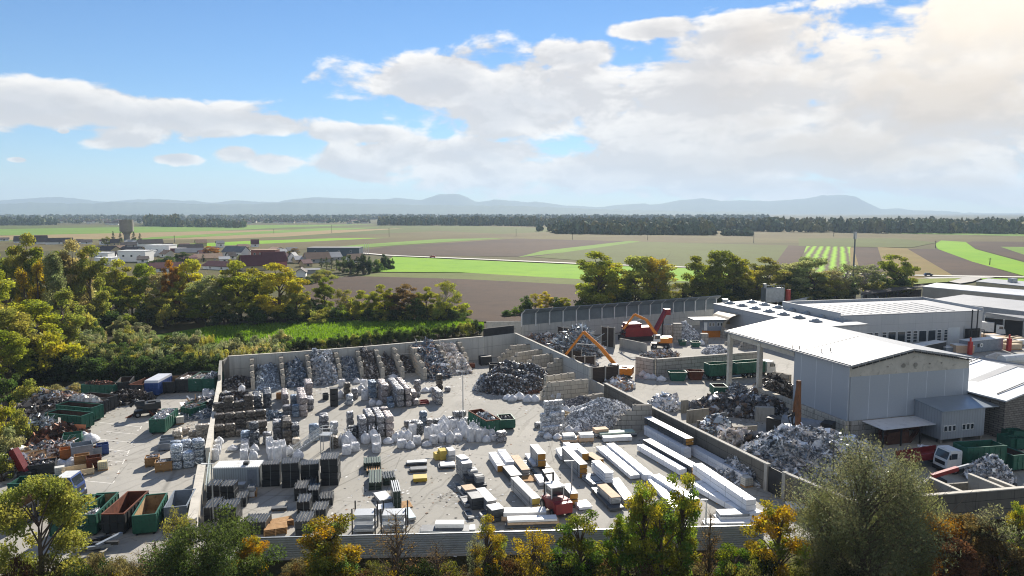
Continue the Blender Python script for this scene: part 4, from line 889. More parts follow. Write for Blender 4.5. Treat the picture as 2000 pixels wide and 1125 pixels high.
bales('stack left of the steel stairs', 'a1', 1535, 860, 1, 1, 2, (1.4, 1.3, 1.35), 'blue')
bales('stack behind the stair platform', 'a2', 208, 725, 1, 2, 3, (1.3, 1.2, 1.0), 'grey')
bales('stack right of the stair platform', 'a2', 362, 725, 1, 1, 2, (1.2, 1.2, 1.0), 'white')
bales('brown crates under the platform', 'a2', 368, 945, 1, 1, 2, (1.15, 1.2, .9), 'brown')
bales('low wide stack behind the green topped bag', 'a2', 640, 785, 1, 1, 2, (1.5, 1.2, .95), 'dark')
bales('slim tower behind the low wide stack', 'a2', 632, 690, 1, 1, 3, (1.05, 1.1, 1.1), 'grey')
bales('first row of the dark quartet', 'a2', 818, 800, 1, 2, 3, (1.15, 1.2, 1.12), 'grey', .1)
bales('second row of the dark quartet', 'a2', 955, 765, 1, 4, 3, (1.15, 1.2, 1.15), 'grey', .1)
bales('third row of the dark quartet', 'a2', 1108, 765, 1, 5, 3, (1.15, 1.2, 1.1), 'grey', .1)
bales('fourth row of the dark quartet', 'a2', 1238, 762, 1, 5, 3, (1.25, 1.2, 1.12), 'rose', .1)
bales('narrow pale stack before the brown divider', 'a4', 300, 985, 1, 1, 2, (1.15, 1.2, .95), 'silver')
bales('taller stack behind the narrow pale one', 'a4', 262, 880, 1, 1, 3, (1.15, 1.2, 1.0), 'brown')
bales('small stack beside the two tall bags', 'a4', 385, 890, 1, 1, 2, (1.1, 1.2, 1.0), 'grey')
bales('bluish stack left of the big block', 'a4', 662, 875, 1, 2, 3, (1.3, 1.2, 1.05), 'blue', .1)
bales('left row of the big block', 'a4', 848, 945, 1, 4, 3, (1.35, 1.3, 1.12), 'rose')
bales('middle row of the big block', 'a4', 1088, 1018, 1, 7, 3, (1.3, 1.3, 1.15), 'grey')
bales('narrow row of the big block', 'a4', 1228, 1008, 1, 7, 3, (1.05, 1.3, 1.15), 'rose')
bales('low end row of the big block', 'a4', 1340, 988, 1, 3, 2, (1.1, 1.3, 1.12), 'rose', 0, 0, 1)
bales('lone tall stack behind the big block', 'a4', 1368, 850, 1, 1, 3, (1.2, 1.2, 1.05), 'grey')
bales('low slumped stack before the big block', 'a4', 962, 1030, 1, 2, 2, (1.0, 1.0, .85), 'blue', .5)
bales('dark lone tower by the strip heap', 'a4', 1718, 745, 1, 1, 3, (1.15, 1.2, 1.05), 'brown')
bales('single block on the open ground', 'a4', 1855, 770, 1, 1, 1, (1.0, 1.0, .85), 'grey')
bales('short grey block on the open ground', 'a4', 1712, 980, 1, 3, 2, (1.2, 1.3, 1.25), 'grey')
bales('low heap at the left end of the bag line', 'a3', 262, 545, 3, 1, 1, (1.1, 1.1, .95), 'grey')
bales('front stack at the left end of the bag line', 'a3', 442, 675, 1, 2, 2, (1.15, 1.1, .95), 'dark')
bales('raised block on the low heap', 'a3', 512, 560, 1, 1, 3, (1.1, 1.1, .9), 'blue')
bales('low blocks right of the raised block', 'a3', 610, 560, 1, 1, 2, (1.0, 1.0, .7), 'grey')
bales('dark single behind the bag line', 'a3', 730, 520, 1, 1, 1, (1.2, 1.1, 1.0), 'dark')
bales('rear row behind the bag line', 'a3', 960, 470, 3, 1, 2, (1.0, 1.1, .85), 'grey', .3)
bales('low rear row at the lamp post', 'a3', 1225, 500, 2, 1, 1, (1.1, 1.1, 1.1), 'grey')
bales('stacked trays at the end of the bag line', 'a3', 1768, 795, 1, 1, 2, (1.5, 1.2, .8), 'grey')
bales('front steps of the pale pyramid', 'z8', 530, 1095, 5, 1, 2, (.8, .8, .72), 'white', .1, 0, 0, 'pressed_block', 'block')
bales('middle steps of the pale pyramid', 'z8', 552, 1045, 5, 1, 4, (.78, .8, .72), 'white', .1, 0, 0, 'pressed_block', 'block')
bales('top steps of the pale pyramid', 'z8', 585, 1008, 4, 1, 6, (.78, .8, .72), 'white', .1, 0, 0, 'pressed_block', 'block')
bales('small grey pair left of the pale pyramid', 'z8', 500, 1018, 1, 1, 1, (1.0, .8, .9), 'grey')
bales('strapped silver block beside the long wall', 'a5', 478, 1066, 2, 1, 3, (1.35, 1.3, 1.15), 'silver', .2, 0, 0, 'strapped_bale')
bales('strapped silver end stack at the wall', 'a5', 725, 1010, 1, 1, 3, (1.35, 1.3, 1.15), 'silver', 0, 0, 0, 'strapped_bale')
bales('rear strapped silver block beside the wall', 'a5', 470, 985, 3, 1, 3, (1.3, 1.2, 1.0), 'silver', .3, 0, 0, 'strapped_bale')
bales('tan block beside the long wall', 'a5', 665, 755, 3, 1, 3, (1.0, 1.0, .85), 'tan', .3)
bales('loose pair before the tan block', 'a5', 490, 770, 1, 1, 2, (1.25, 1.1, .95), 'tan')
bales('loose pale pair behind it', 'a5', 505, 690, 2, 1, 1, (1.1, 1.1, 1.1), 'tan')
bales('brown coil heap by the wall, front', 'z3', 95, 1062, 5, 1, 2, (1.5, 1.2, 1.05), 'brown', .2, 0, 0, 'coil_bundle', 'coil')
bales('brown coil heap by the wall, middle', 'z3', 100, 1000, 5, 1, 4, (1.5, 1.2, 1.0), 'brown', .35, 0, 0, 'coil_bundle', 'coil')
bales('brown coil heap by the wall, back', 'z3', 95, 930, 4, 1, 5, (1.5, 1.2, .95), 'brown', .5, 0, 0, 'coil_bundle', 'coil')

# bulk bags
BAGM, _t = newmat('woven_bag')
_v = _t.n('ShaderNodeTexCoord').outputs['Object']
_c = _t.mix(_t.ss(_t.noise(_v, 2.5, 6, .65), .4, .75), rgb('#e4e6e9'), rgb('#b9bdc4'))
_h = _t.n('ShaderNodeHueSaturation'); _t.l(_c, _h.inputs['Color']); _t.l(_t.math('ADD', _t.math('MULTIPLY', _t.n('ShaderNodeObjectInfo').outputs['Random'], .22), .84), _h.inputs['Value'])
_t.pbsdf(_h.outputs[0], .65, 0, _t.bump(_t.noise(_v, 4, 7, .7, .5), 1.0, .2))
BAGIN = mat('bag_contents', '#5e6266', 0.7, 0.2, 0.5, 6, '#1e2022', .3, .2)
def bag_mesh(kind, seed):
    r = random.Random(seed); n, V, Fc = 20, [], []
    prof = {'full': [(0.40, 0), (0.50, .06), (0.53, .3), (0.52, .55), (0.50, .78), (0.44, .93), (0.36, .96), (0.20, .90)],
            'tall': [(0.38, 0), (0.45, .05), (0.47, .4), (0.46, .7), (0.44, .92), (0.42, 1.0), (0.36, .97), (0.18, .93)],
            'slump': [(0.48, 0), (0.60, .10), (0.60, .3), (0.50, .52), (0.36, .68), (0.22, .80), (0.10, .92), (0.03, .95)],
            'knot': [(0.40, 0), (0.49, .06), (0.52, .35), (0.49, .6), (0.40, .75), (0.20, .86), (0.07, .95), (0.13, 1.04)]}[kind]
    off = Vector((r.uniform(0, 40), r.uniform(0, 40), 0))
    fine = []
    for q0, q1 in zip(prof, prof[1:]): fine += [q0, ((q0[0] + q1[0]) / 2 + r.uniform(-.012, .012), (q0[1] + q1[1]) / 2)]
    prof = fine + [prof[-1]]
    for (rad, z) in prof:
        for j in range(n):
            a = 6.2832 * j / n; sq = 1 / max(abs(math.cos(a)), abs(math.sin(a))); q = rad * (1 + 0.55 * (sq - 1) * (1 if kind != 'slump' else .3))
            p = Vector((math.cos(a) * q, math.sin(a) * q, z)); p += (mnoise.noise_vector(p * 3.5 + off) * 0.075 + mnoise.noise_vector(p * 9 + off) * 0.035) * (1 if z > .02 else .2)
            V.append((p.x, p.y, max(0, p.z)))
    k = len(prof)
    Fc = [(i * n + j, i * n + (j + 1) % n, (i + 1) * n + (j + 1) % n, (i + 1) * n + j) for i in range(k - 1) for j in range(n)] + [tuple((k - 1) * n + j for j in range(n))]
    if kind != 'slump':                                # the lifting loops standing up from the corners
        for q in range(4):
            a = .785 + 1.5708 * q; c = Vector((math.cos(a) * .5, math.sin(a) * .5, .82 if kind == 'full' else .9)); t = Vector((-math.sin(a), math.cos(a), 0)); hh = r.uniform(.12, .3); ln = Vector((r.uniform(-.12, .12), r.uniform(-.12, .12), 0))
            pts = [c - t * .13, c - t * .09 + Vector((0, 0, hh * .7)) + ln * .6, c + Vector((0, 0, hh)) + ln, c + t * .09 + Vector((0, 0, hh * .7)) + ln * .6, c + t * .13]; o_ = Vector((math.cos(a), math.sin(a), 0)) * .035; b0 = len(V)
            for p in pts: V += [tuple(p - o_), tuple(p + o_)]
            Fc += [(b0 + 2 * j, b0 + 2 * j + 1, b0 + 2 * j + 3, b0 + 2 * j + 2) for j in range(4)]
    me = bpy.data.meshes.new('bulk_bag'); me.from_pydata(V, [], Fc); me.materials.append(BAGM); me.materials.append(BAGIN)
    if kind in ('full', 'tall'): me.polygons[(k - 1) * n].material_index = 1
    me.polygons.foreach_set('use_smooth', [True] * len(Fc)); return me
BAGS = {k: [bag_mesh(k, 7 * i + len(k)) for i in range(4)] for k in ('full', 'tall', 'slump', 'knot')}
BADJ = {'full': 'filled white', 'tall': 'tall white', 'slump': 'slumped white', 'knot': 'tied white'}
bgr = random.Random(3)
def bags(place, k, lst):
    for i, (x, y, w, h, kind, *z) in enumerate(sorted(lst)):
        z0 = z[0] if z else 0.0; p = Z(k, x, y, z0)
        p = Vector((p.x, p.y + w * 0.45, z0))
        b = link('bulk_bag', bgr.choice(BAGS[kind]), None, tuple(p), bgr.uniform(-.4, .4) + YAW); b.scale = (w, w * bgr.uniform(.92, 1.06), h)
        tag(b, f'{BADJ[kind]} bulk bag, {nth(i)} from the left {place}', 'bulk bag', 'white bulk bags of the yard')
bags('along the narrow wall', 'a1', [(138, 1128, 1.05, 1.6, 'tall'), (158, 1040, 1.05, 1.35, 'full'), (172, 960, 1.05, 1.3, 'full'), (192, 890, 1.1, 1.2, 'slump'), (385, 985, 1.3, .8, 'slump')])
bags('in the bluish topped pair', 'a1', [(556, 1130, 1.15, 1.5, 'tall'), (692, 1130, 1.15, 1.4, 'knot'), (570, 1020, 1.1, 1.3, 'full'), (712, 1010, 1.1, 1.3, 'slump'), (575, 950, 1.1, 1.3, 'full')])
bags('in the block beside the stairs', 'a1', [(965, 1120, 1.1, 1.7, 'tall'), (1050, 1148, 1.15, 2.0, 'tall'), (1132, 1105, 1.1, 1.75, 'tall'), (945, 1030, 1.1, 1.9, 'knot'), (1030, 1040, 1.1, 2.0, 'full'), (1115, 1020, 1.1, 1.9, 'full'), (935, 950, 1.0, 1.7, 'full'), (1218, 1050, 1.15, 1.25, 'knot'), (1352, 1110, 1.25, 1.45, 'slump')])
bags('in the empty back corner', 'a1', [(530, 152, 1.15, 1.9, 'knot'), (285, 215, 1.6, 1.5, 'slump'), (440, 205, 1.5, 1.1, 'slump'), (570, 330, 1.8, 1.3, 'slump'), (350, 190, 1.3, 1.0, 'slump'), (635, 290, 1.2, 1.2, 'knot')])
bags('in the cluster right of the stairs', 'a2', [(605, 1045, 1.25, 1.4, 'full'), (740, 990, 1.2, 1.3, 'full'), (580, 925, 1.25, 2.0, 'knot'), (680, 900, 1.3, 1.9, 'slump'), (515, 900, 1.1, 1.7, 'slump'), (640, 860, 1.2, 2.0, 'knot')])
bags('before the dark bale quartet', 'a2', [(905, 865, 1.2, 1.75, 'knot'), (1080, 1010, 1.2, 1.35, 'full'), (1075, 930, 1.3, 1.9, 'full'), (1035, 850, 1.2, 2.2, 'knot'), (1265, 865, 1.35, .95, 'slump')])
bags('near the bay dividers', 'a4', [(575, 905, 1.35, 1.9, 'tall'), (520, 800, 1.2, 1.8, 'knot'), (200, 865, 1.1, 1.4, 'knot'), (560, 730, 1.3, 1.9, 'full'), (450, 640, 1.2, 1.2, 'slump'), (690, 990, 1.2, 1.2, 'knot'), (800, 985, 1.2, 1.0, 'slump'), (1530, 780, 1.4, 1.0, 'slump'), (1640, 770, 1.4, 1.0, 'slump'), (215, 690, 1.2, 1.5, 'full'), (1020, 560, 1.7, .9, 'slump')])
bags('in the long bag line, front row', 'a3', [(195, 890, 1.3, 1.25, 'full'), (335, 895, 1.25, 1.2, 'slump'), (445, 835, 1.25, 1.35, 'full'), (610, 860, 1.3, .8, 'slump'), (718, 820, 1.2, 1.3, 'full'), (848, 790, 1.3, 1.5, 'knot'), (985, 800, 1.2, 1.8, 'knot'), (1125, 768, 1.25, 1.05, 'full'), (1328, 785, 1.15, 2.1, 'tall'), (1460, 785, 1.15, 1.95, 'tall'), (1585, 790, 1.2, 1.1, 'slump'), (1700, 768, 1.15, 1.0, 'full')])
bags('in the long bag line, middle row', 'a3', [(110, 780, 1.2, 1.4, 'knot'), (190, 760, 1.2, 1.5, 'knot'), (300, 760, 1.2, 1.6, 'knot'), (375, 690, 1.3, 1.75, 'tall'), (630, 740, 1.25, 1.9, 'full'), (770, 690, 1.2, 1.8, 'full'), (900, 680, 1.2, 1.9, 'knot'), (1100, 690, 1.2, 1.3, 'slump'), (1255, 720, 1.15, 2.2, 'knot'), (1570, 700, 1.2, 1.5, 'knot'), (1650, 690, 1.2, 1.3, 'knot')])
bags('in the long bag line, back row', 'a3', [(700, 650, 1.2, 1.6, 'slump'), (850, 590, 1.2, 1.8, 'knot'), (960, 590, 1.2, 1.8, 'slump'), (1050, 610, 1.2, 1.9, 'full'), (1160, 610, 1.2, 1.8, 'knot'), (1210, 640, 1.2, 2.1, 'knot'), (1360, 640, 1.2, 1.9, 'knot'), (1420, 690, 1.15, 1.9, 'knot'), (890, 500, 1.3, 1.6, 'slump')])
bags('before the corner block wall', 'z8', [(575, 758, 1.25, 1.25, 'full'), (640, 752, 1.25, 1.25, 'full'), (700, 748, 1.2, 1.2, 'full'), (748, 740, 1.2, 1.2, 'knot')])
bags('in the slumped open row', 'z8', [(490, 780, 1.5, 1.5, 'slump'), (430, 782, 1.6, 1.5, 'slump'), (350, 760, 1.7, 1.5, 'slump'), (285, 775, 1.5, 1.3, 'slump'), (245, 760, 1.6, 1.1, 'slump')])
bags('beside the bright shred heap', 'z8', [(215, 615, 2.1, 1.7, 'slump'), (285, 590, 1.5, 1.2, 'slump'), (305, 545, 1.3, 1.2, 'slump')])
bags('between pyramid and rubble heap', 'z8', [(845, 900, 1.6, 1.7, 'slump'), (780, 890, 1.5, 1.5, 'slump'), (700, 880, 1.1, 1.2, 'knot'), (830, 985, 1.5, 1.2, 'slump'), (890, 1000, 1.3, 1.2, 'slump'), (760, 960, 1.2, 1.2, 'slump'), (805, 1060, 1.4, 1.1, 'slump'), (880, 1060, 1.2, 1.0, 'slump'), (610, 1115, 1.2, .9, 'slump'), (700, 1120, 1.2, .9, 'slump')])
bags('under the grey block enclosure', 'y1', [(320, 990, 1.5, 1.3, 'slump'), (375, 1020, 1.5, 1.3, 'slump'), (430, 1025, 1.5, 1.2, 'slump'), (525, 1045, 1.7, 1.2, 'slump'), (1015, 1010, 1.3, 1.6, 'knot'), (965, 645, 1.3, 1.5, 'slump')])
bags('behind the green bins', 'a5', [(845, 260, 1.2, 1.5, 'full'), (790, 345, 1.2, 1.5, 'full'), (855, 345, 1.2, 1.4, 'full'), (915, 330, 1.15, 1.8, 'tall'), (910, 260, 1.1, 1.4, 'knot')])
bags('among the yard junk', 'a6', [(565, 440, 1.5, 1.2, 'slump'), (790, 505, 2.2, 1.5, 'slump'), (630, 400, 1.6, 1.4, 'slump'), (520, 735, 1.6, 1.2, 'slump'), (630, 720, 1.5, 1.3, 'slump'), (130, 620, 2.0, 1.6, 'slump'), (30, 740, 2.4, 2.2, 'slump'), (60, 680, 2.2, 1.8, 'slump'), (745, 480, 1.6, 1.4, 'slump')])
bags('beside the white truck', 'y5', [(378, 470, 1.6, 1.6, 'full')])

# loose heaps
SCR = tinted('scrap_pieces', 0.45, 0.2, 2.0, 0.45); SHINY = tinted('shiny_scrap', 0.36, 0.3, 2.0, 0.35); RUB = tinted('rubble_pieces', 0.85, 0.0, 2.0, 0.4)
PAL = {'blue': (['#2c3440', '#46505c', '#7c8894', '#c3ccd6', '#5a6978'], .25), 'chips': (['#59626b', '#77818b', '#9aa4ad', '#454c54'], .1), 'silver': (['#9aa2aa', '#c9ced4', '#e9ecef', '#6a7077', '#4a4f55', '#dfe4ea', '#a09a96'], .3),
       'dark': (['#1c1d1f', '#2d2e31', '#4a4b4e', '#8d8f92', '#35322e', '#4a3c30'], .2), 'brown': (['#2f2924', '#463d35', '#5e544a', '#1e1b18', '#8a8580'], .2), 'strip': (['#3c4855', '#5c6875', '#8d97a1', '#c6cbd0', '#2a323a', '#9b7f6a'], .3),
       'paper': (['#d7cfc6', '#efece8', '#b5aca5', '#8b8580', '#c0b0a4'], .3), 'rubble': (['#8b8d90', '#a2a4a6', '#707275', '#bcbdbe', '#5a5b5e'], .2), 'gravel': (['#46464a', '#535357', '#3a3a3d', '#606064'], .1),
       'wire': (['#7e8890', '#a7b0b7', '#59626a', '#cfd5da', '#3c4248', '#5a4a3c'], .3), 'rust': (['#4a2c20', '#6a3d28', '#39281f', '#8a5a3c', '#2a2320'], .2), 'mixed': (['#8a8d90', '#c9c9c6', '#55585b', '#7a5a48', '#30353a', '#9c8060', '#dadcde'], .3)}
def heap(name, label, front, rx, ry, h, pal, n, size, shape, seed, lean=0.0, rz=YAW, m=None, cat='scrap heap', z0=0.0, sharp=1.3, flat=False):
    """a loose heap: lumpy mound with n loose pieces (chips, strips or sheets) over it; lean > 0 piles it up towards the back"""
    r = np.random.default_rng(seed); cols, _ = PAL[pal]; cols = np.clip(np.array([rgb(c) for c in cols]) * 1.85 + 0.022, 0, 0.95)
    def hgt(u, v):
        q = np.clip(1 - (u * u) ** 1.0 - (v * v) ** 1.0, 0, 1) ** (1 / sharp)
        if lean: q = np.clip(1 - np.abs(u) ** 5, 0, 1) ** .6 * (1 - lean + lean * np.clip((v + 1) / 1.7, 0, 1)) * np.clip((v + 1) * 2.5, 0, 1) ** .8
        return h * q * (0.88 + 0.16 * np.sin(u * 5.1 + seed) * np.cos(v * 4.3 + seed * 2) + 0.10 * np.sin(u * 13 + seed * 3 + v * 11))
    k = 26; U, Vv = np.meshgrid(np.linspace(-1, 1, k), np.linspace(-1, 1, k)); H = hgt(U, Vv)
    if lean: H[-1, :] = 0
    H[:, 0] = 0; H[:, -1] = 0; H[0, :] = 0
    if not lean: H[-1, :] = 0
    jit = r.standard_normal(H.shape) * 0.06 * h * (H > 0)
    V = [np.stack([(U * rx).ravel(), (Vv * ry).ravel(), (np.maximum(H + jit, 0) + z0 * 0).ravel()], 1)]
    idx = np.arange(k * k).reshape(k, k); Fq = [np.stack([idx[:-1, :-1].ravel(), idx[:-1, 1:].ravel(), idx[1:, 1:].ravel(), idx[1:, :-1].ravel()], 1)]
    C = [cols[r.integers(0, len(cols), k * k)] * 0.7]
    # pieces
    if lean: u = r.uniform(-1, 1, n); v = r.uniform(-1, 0.95, n)
    else: a = r.uniform(0, 6.2832, n); q = np.sqrt(r.uniform(0, 1, n)); u, v = q * np.cos(a), q * np.sin(a)
    P = np.stack([u * rx * 1.03, v * ry * 1.03, np.maximum(hgt(u, v), 0.02) + r.uniform(-.03, .10, n) * min(1, h)], 1)
    s = r.uniform(size[0], size[1], n) * np.exp(r.normal(0, .25, n))
    asp = {'chip': (1, .7, .35), 'strip': (1, .10, .06), 'sheet': (1, .7, .04), 'can': (1, .75, .5)}[shape]
    d = r.standard_normal((n, 3)); d[:, 2] *= 0.55; d /= np.linalg.norm(d, axis=1, keepdims=True)
    e = np.cross(d, r.standard_normal((n, 3))); e /= np.linalg.norm(e, axis=1, keepdims=True); f = np.cross(d, e)
    A = d * (s * asp[0] / 2)[:, None]; B = e * (s * asp[1] / 2)[:, None]; Cc = f * (s * asp[2] / 2)[:, None]
    if size[1] > .35:                                  # some long bars and profiles among the rest
        lg = r.uniform(0, 1, n) < .09; A[lg] *= 2.3; B[lg] *= .28
    bend = f * (s * (0.18 if shape in ('strip', 'sheet') else 0))[:, None] * r.uniform(-1, 1, n)[:, None]
    if shape in ('strip', 'sheet'):
        Q = np.stack([P - A - B, P - A + B, P + bend + B, P + bend - B, P + A + B, P + A - B], 1).reshape(-1, 3)
        b0 = np.arange(n)[:, None] * 6; Fp = np.concatenate([b0 + np.array([0, 1, 2, 3]), b0 + np.array([3, 2, 4, 5])]); m6 = 6
    else:
        Q = np.stack([P - A - B - Cc, P + A - B - Cc, P + A + B - Cc, P - A + B - Cc, P - A - B + Cc, P + A - B + Cc, P + A + B + Cc, P - A + B + Cc], 1).reshape(-1, 3)
        Q += r.standard_normal(Q.shape) * np.repeat(s, 8)[:, None] * .08
        b0 = np.arange(n)[:, None] * 8; Fp = np.concatenate([b0 + np.array(x) for x in ([0, 3, 2, 1], [4, 5, 6, 7], [0, 1, 5, 4], [1, 2, 6, 5], [2, 3, 7, 6], [3, 0, 4, 7])]); m6 = 8
    Q[:, 2] = np.maximum(Q[:, 2], 0.01)
    V.append(Q); Fq.append(Fp + k * k); C.append(np.repeat(cols[r.integers(0, len(cols), n)] * r.uniform(.7, 1.3, (n, 1)), m6, 0))
    me = np_mesh(name, np.concatenate(V), np.concatenate(Fq), m or (RUB if pal in ('rubble', 'gravel') else SHINY if pal in ('silver', 'wire', 'strip') else SCR), np.clip(np.concatenate(C), 0, 1))
    c = Vector(front) + Vector((-math.sin(rz), math.cos(rz), 0)) * ry
    return tag(link(name, me, None, (c.x, c.y, z0), rz), label, cat)
def bayheap(i, label, pal, h, n, size, shape, frac=0.95, shift=0.0, lean=.75):
    a, b = DIV[i] + YX * .5, DIV[i + 1] - YX * .5; e = (DEND[i] + DEND[i + 1]) / 2; f = (a + b) / 2 + YY * shift; L = (e - f).dot(YY); w = abs((b - a).dot(YX)) / 2
    f = f + YY * (L * (1 - frac)); heap('scrap_heap', label, f, w * 0.99, L * frac / 2, h, pal, n, size, shape, 40 + i, lean)
bayheap(0, 'smooth heap of blue grey chips filling the first bay', 'chips', 3.3, 5200, (.15, .3), 'chip', 1.0, -0.6)
bayheap(1, 'heap of dark and bluish scrap in the second bay', 'blue', 3.7, 3200, (.2, .55), 'sheet', 1.0, -0.4)
bayheap(2, 'tall heap of bright silver scrap in the third bay', 'silver', 5.4, 3600, (.25, .7), 'sheet', 1.0, -1.0)
bayheap(3, 'heap of dark blue cable scrap in the fourth bay', 'blue', 3.6, 3000, (.25, .8), 'strip', 1.0, -0.4)
bayheap(4, 'tall dark brown heap of shredded motors in the fifth bay', 'brown', 4.9, 3400, (.18, .4), 'can', 1.0, 0)
bayheap(5, 'dark heap of fine scrap in the sixth bay', 'dark', 3.2, 2600, (.18, .4), 'chip', 0.9, 0)
bayheap(6, 'low black heap at the back of the seventh bay', 'dark', 2.6, 1800, (.2, .4), 'chip', 0.5, 0)
bayheap(7, 'tall tangled heap of metal strips in the eighth bay', 'strip', 5.2, 3400, (.8, 2.2), 'strip', 1.0, -1.2)
bayheap(8, 'heap of white and cream offcuts spilling from the ninth bay', 'paper', 4.6, 2600, (.3, .9), 'sheet', 1.0, -2.5)
heap('scrap_heap', 'low dark scrap litter in the empty back corner', Z('z3', 330, 545), 4.2, 4, 1.6, 'dark', 1200, (.2, .6), 'sheet', 61)
heap('scrap_heap', 'broad heap of black cable scrap against the narrow wall', Z('z3', 275, 800), 4.8, 4.2, 2.6, 'dark', 2600, (.3, .8), 'sheet', 62)
heap('scrap_heap', 'flat dark blue scrap spill before the twin stacks', Z('z3', 560, 880), 4.0, 2.6, 1.1, 'blue', 1600, (.2, .5), 'sheet', 63)
heap('scrap_heap', 'bright heap of paper thin shreds on the open ground', Z('z8', 90, 680), 2.6, 2.2, 2.4, 'silver', 2000, (.3, .8), 'sheet', 64)
heap('scrap_heap', 'large dark scrap mound among the stepped block walls', Z('z8', 480, 690), 8.2, 6.5, 4.6, 'dark', 7500, (.18, .45), 'chip', 65, 0, YAW + .2)
heap('scrap_heap', 'small rusty red spill before the dark mound', Z('z8', 465, 700), 2.2, 1.2, .6, 'rust', 500, (.2, .5), 'sheet', 66)
heap('scrap_heap', 'dark gravel heap beside the low block wall', Z('z8', 1010, 890), 4.2, 3.6, 2.0, 'gravel', 3000, (.08, .2), 'chip', 67, 0, YAW, RUB)
heap('rubble_heap', 'long grey rubble heap sloping up to the weathered wall', Z('z8', 1215, 1010), 7.0, 3.6, 3.7, 'rubble', 8000, (.12, .34), 'chip', 68, 0, YAW + .12, RUB)
heap('scrap_heap', 'large tangled heap of wire and profiles below the noise barrier', Z('z8', 960, 375), 6.5, 6.0, 6.2, 'wire', 3200, (.8, 2.4), 'strip', 69)
heap('scrap_heap', 'bright mixed scrap in the far bay behind the long wall', Z('z8', 620, 262), 6.5, 4, 2.6, 'mixed', 2200, (.3, .9), 'sheet', 70)
heap('scrap_heap', 'mixed scrap in the second bay behind the long wall', Z('z8', 780, 340), 4.0, 3, 2.0, 'mixed', 1500, (.3, .9), 'sheet', 71)
heap('scrap_heap', 'pale scrap on the ground under the orange boom', Z('z8', 985, 458), 3.0, 2, 1.0, 'silver', 900, (.3, .8), 'sheet', 72)
heap('scrap_heap', 'scrap and blocks heaped beside the excavator wheels', Z('z8', 1300, 668), 3.2, 2.4, 1.7, 'mixed', 1200, (.3, .9), 'can', 73)
heap('scrap_heap', 'grey shredded heap between the pale blocks near the cabin', Z('y1', 850, 610), 4.6, 4.0, 4.4, 'rubble', 3000, (.2, .5), 'chip', 74)
heap('scrap_heap', 'low light scrap inside the grey block enclosure', Z('y1', 560, 790), 5.2, 2.5, 1.3, 'mixed', 1500, (.3, .8), 'sheet', 75)
heap('scrap_heap', 'pale shred heap in the block enclosure by the canopy column', Z('y1', 1180, 745), 3.5, 2.5, 1.6, 'rubble', 1200, (.2, .5), 'chip', 76)
heap('scrap_heap', 'dark bales and wire scrap heaped before the open hall', Z('y2', 250, 745), 8.5, 3.4, 3.0, 'dark', 3600, (.3, .9), 'can', 77, 0, R(-14))
heap('scrap_heap', 'bright wire tangle beside the canopy column', Z('y2', 250, 620), 2.8, 2.0, 2.4, 'wire', 1100, (.4, 1.2), 'strip', 78)
heap('scrap_heap', 'small dark pile on the block wall ledge of the hall', Z('y2', 395, 660), 2.6, 2, 2.6, 'dark', 900, (.3, .7), 'can', 79)
heap('scrap_heap', 'brownish heap inside the open canopy', Z('y2', 560, 640), 5, 4, 3.6, 'brown', 1500, (.3, .7), 'chip', 80)
heap('scrap_heap', 'silver scrap in the first bay beyond the weathered wall', Z('z7', 1165, 95), 2.6, 2.0, 2.4, 'silver', 1500, (.3, .8), 'can', 81, 0, YAW)
heap('scrap_heap', 'grey shredded scrap in the second bay beyond the weathered wall', Z('z7', 1590, 300), 2.6, 2.2, 2.6, 'wire', 1800, (.3, .7), 'can', 82, 0, YAW)
heap('scrap_heap', 'white panel offcuts in the third bay beyond the weathered wall', Z('z7', 1740, 405), 2.6, 2.0, 2.2, 'paper', 700, (.6, 1.6), 'sheet', 83, 0, YAW)
heap('scrap_heap', 'dark tangle at the end of the third bay', Z('z7', 1900, 455), 2.4, 2.2, 2.4, 'dark', 1000, (.4, 1.2), 'sheet', 84, 0, YAW)
heap('scrap_heap', 'huge glittering heap of silver scrap behind the grey willow', Z('y3', 820, 690), 11.5, 6.5, 5.6, 'silver', 15000, (.2, .85), 'sheet', 85, 0, R(12))
heap('scrap_heap', 'bright scrap tail of the glittering heap near the bunkers', Z('y3', 1180, 770), 6, 2.6, 2.4, 'silver', 2600, (.3, .9), 'sheet', 86, 0, R(5))
heap('scrap_heap', 'round bright heap of crumpled cans in the last bunker', Z('y5', 1380, 825), 2.8, 2.6, 3.2, 'silver', 1800, (.25, .6), 'sheet', 87)
heap('scrap_heap', 'brown dirt and wreckage in the grass left of the containers', Z('z1', 330, 500), 8.5, 4.5, 1.4, 'brown', 2200, (.3, 1.2), 'sheet', 88)
heap('scrap_heap', 'pale heap of plastic and foil behind the containers', Z('z1', 400, 430), 4.5, 3.0, 2.6, 'mixed', 1600, (.3, 1.0), 'sheet', 89)
heap('scrap_heap', 'dark scrap pile behind the small dark crane', Z('z1', 1050, 395), 4.5, 2.6, 1.8, 'brown', 1500, (.3, 1.0), 'sheet', 90)
heap('scrap_heap', 'white tangled profile heap at the bush edge', Z('z1', 325, 690), 2.2, 2.0, 3.2, 'wire', 900, (.5, 1.8), 'strip', 91)
heap('scrap_heap', 'brown timber and junk pile before the green container', Z('z1', 450, 750), 3.6, 3.0, 2.0, 'rust', 1300, (.4, 1.4), 'sheet', 92)
heap('scrap_heap', 'dark scrap under the red crane arm', Z('z1', 120, 1010), 4.0, 2.6, 1.8, 'mixed', 1300, (.4, 1.2), 'sheet', 93)
heap('scrap_heap', 'loose mixed junk between the crates of the container yard', Z('z1', 410, 850), 4.0, 2.2, 1.4, 'mixed', 1100, (.4, 1.3), 'sheet', 94)
heap('scrap_heap', 'coloured cable scrap between the green bins and the wall', Z('a5', 800, 420), 3.2, 2.2, 1.6, 'mixed', 1100, (.3, 1.0), 'sheet', 95)
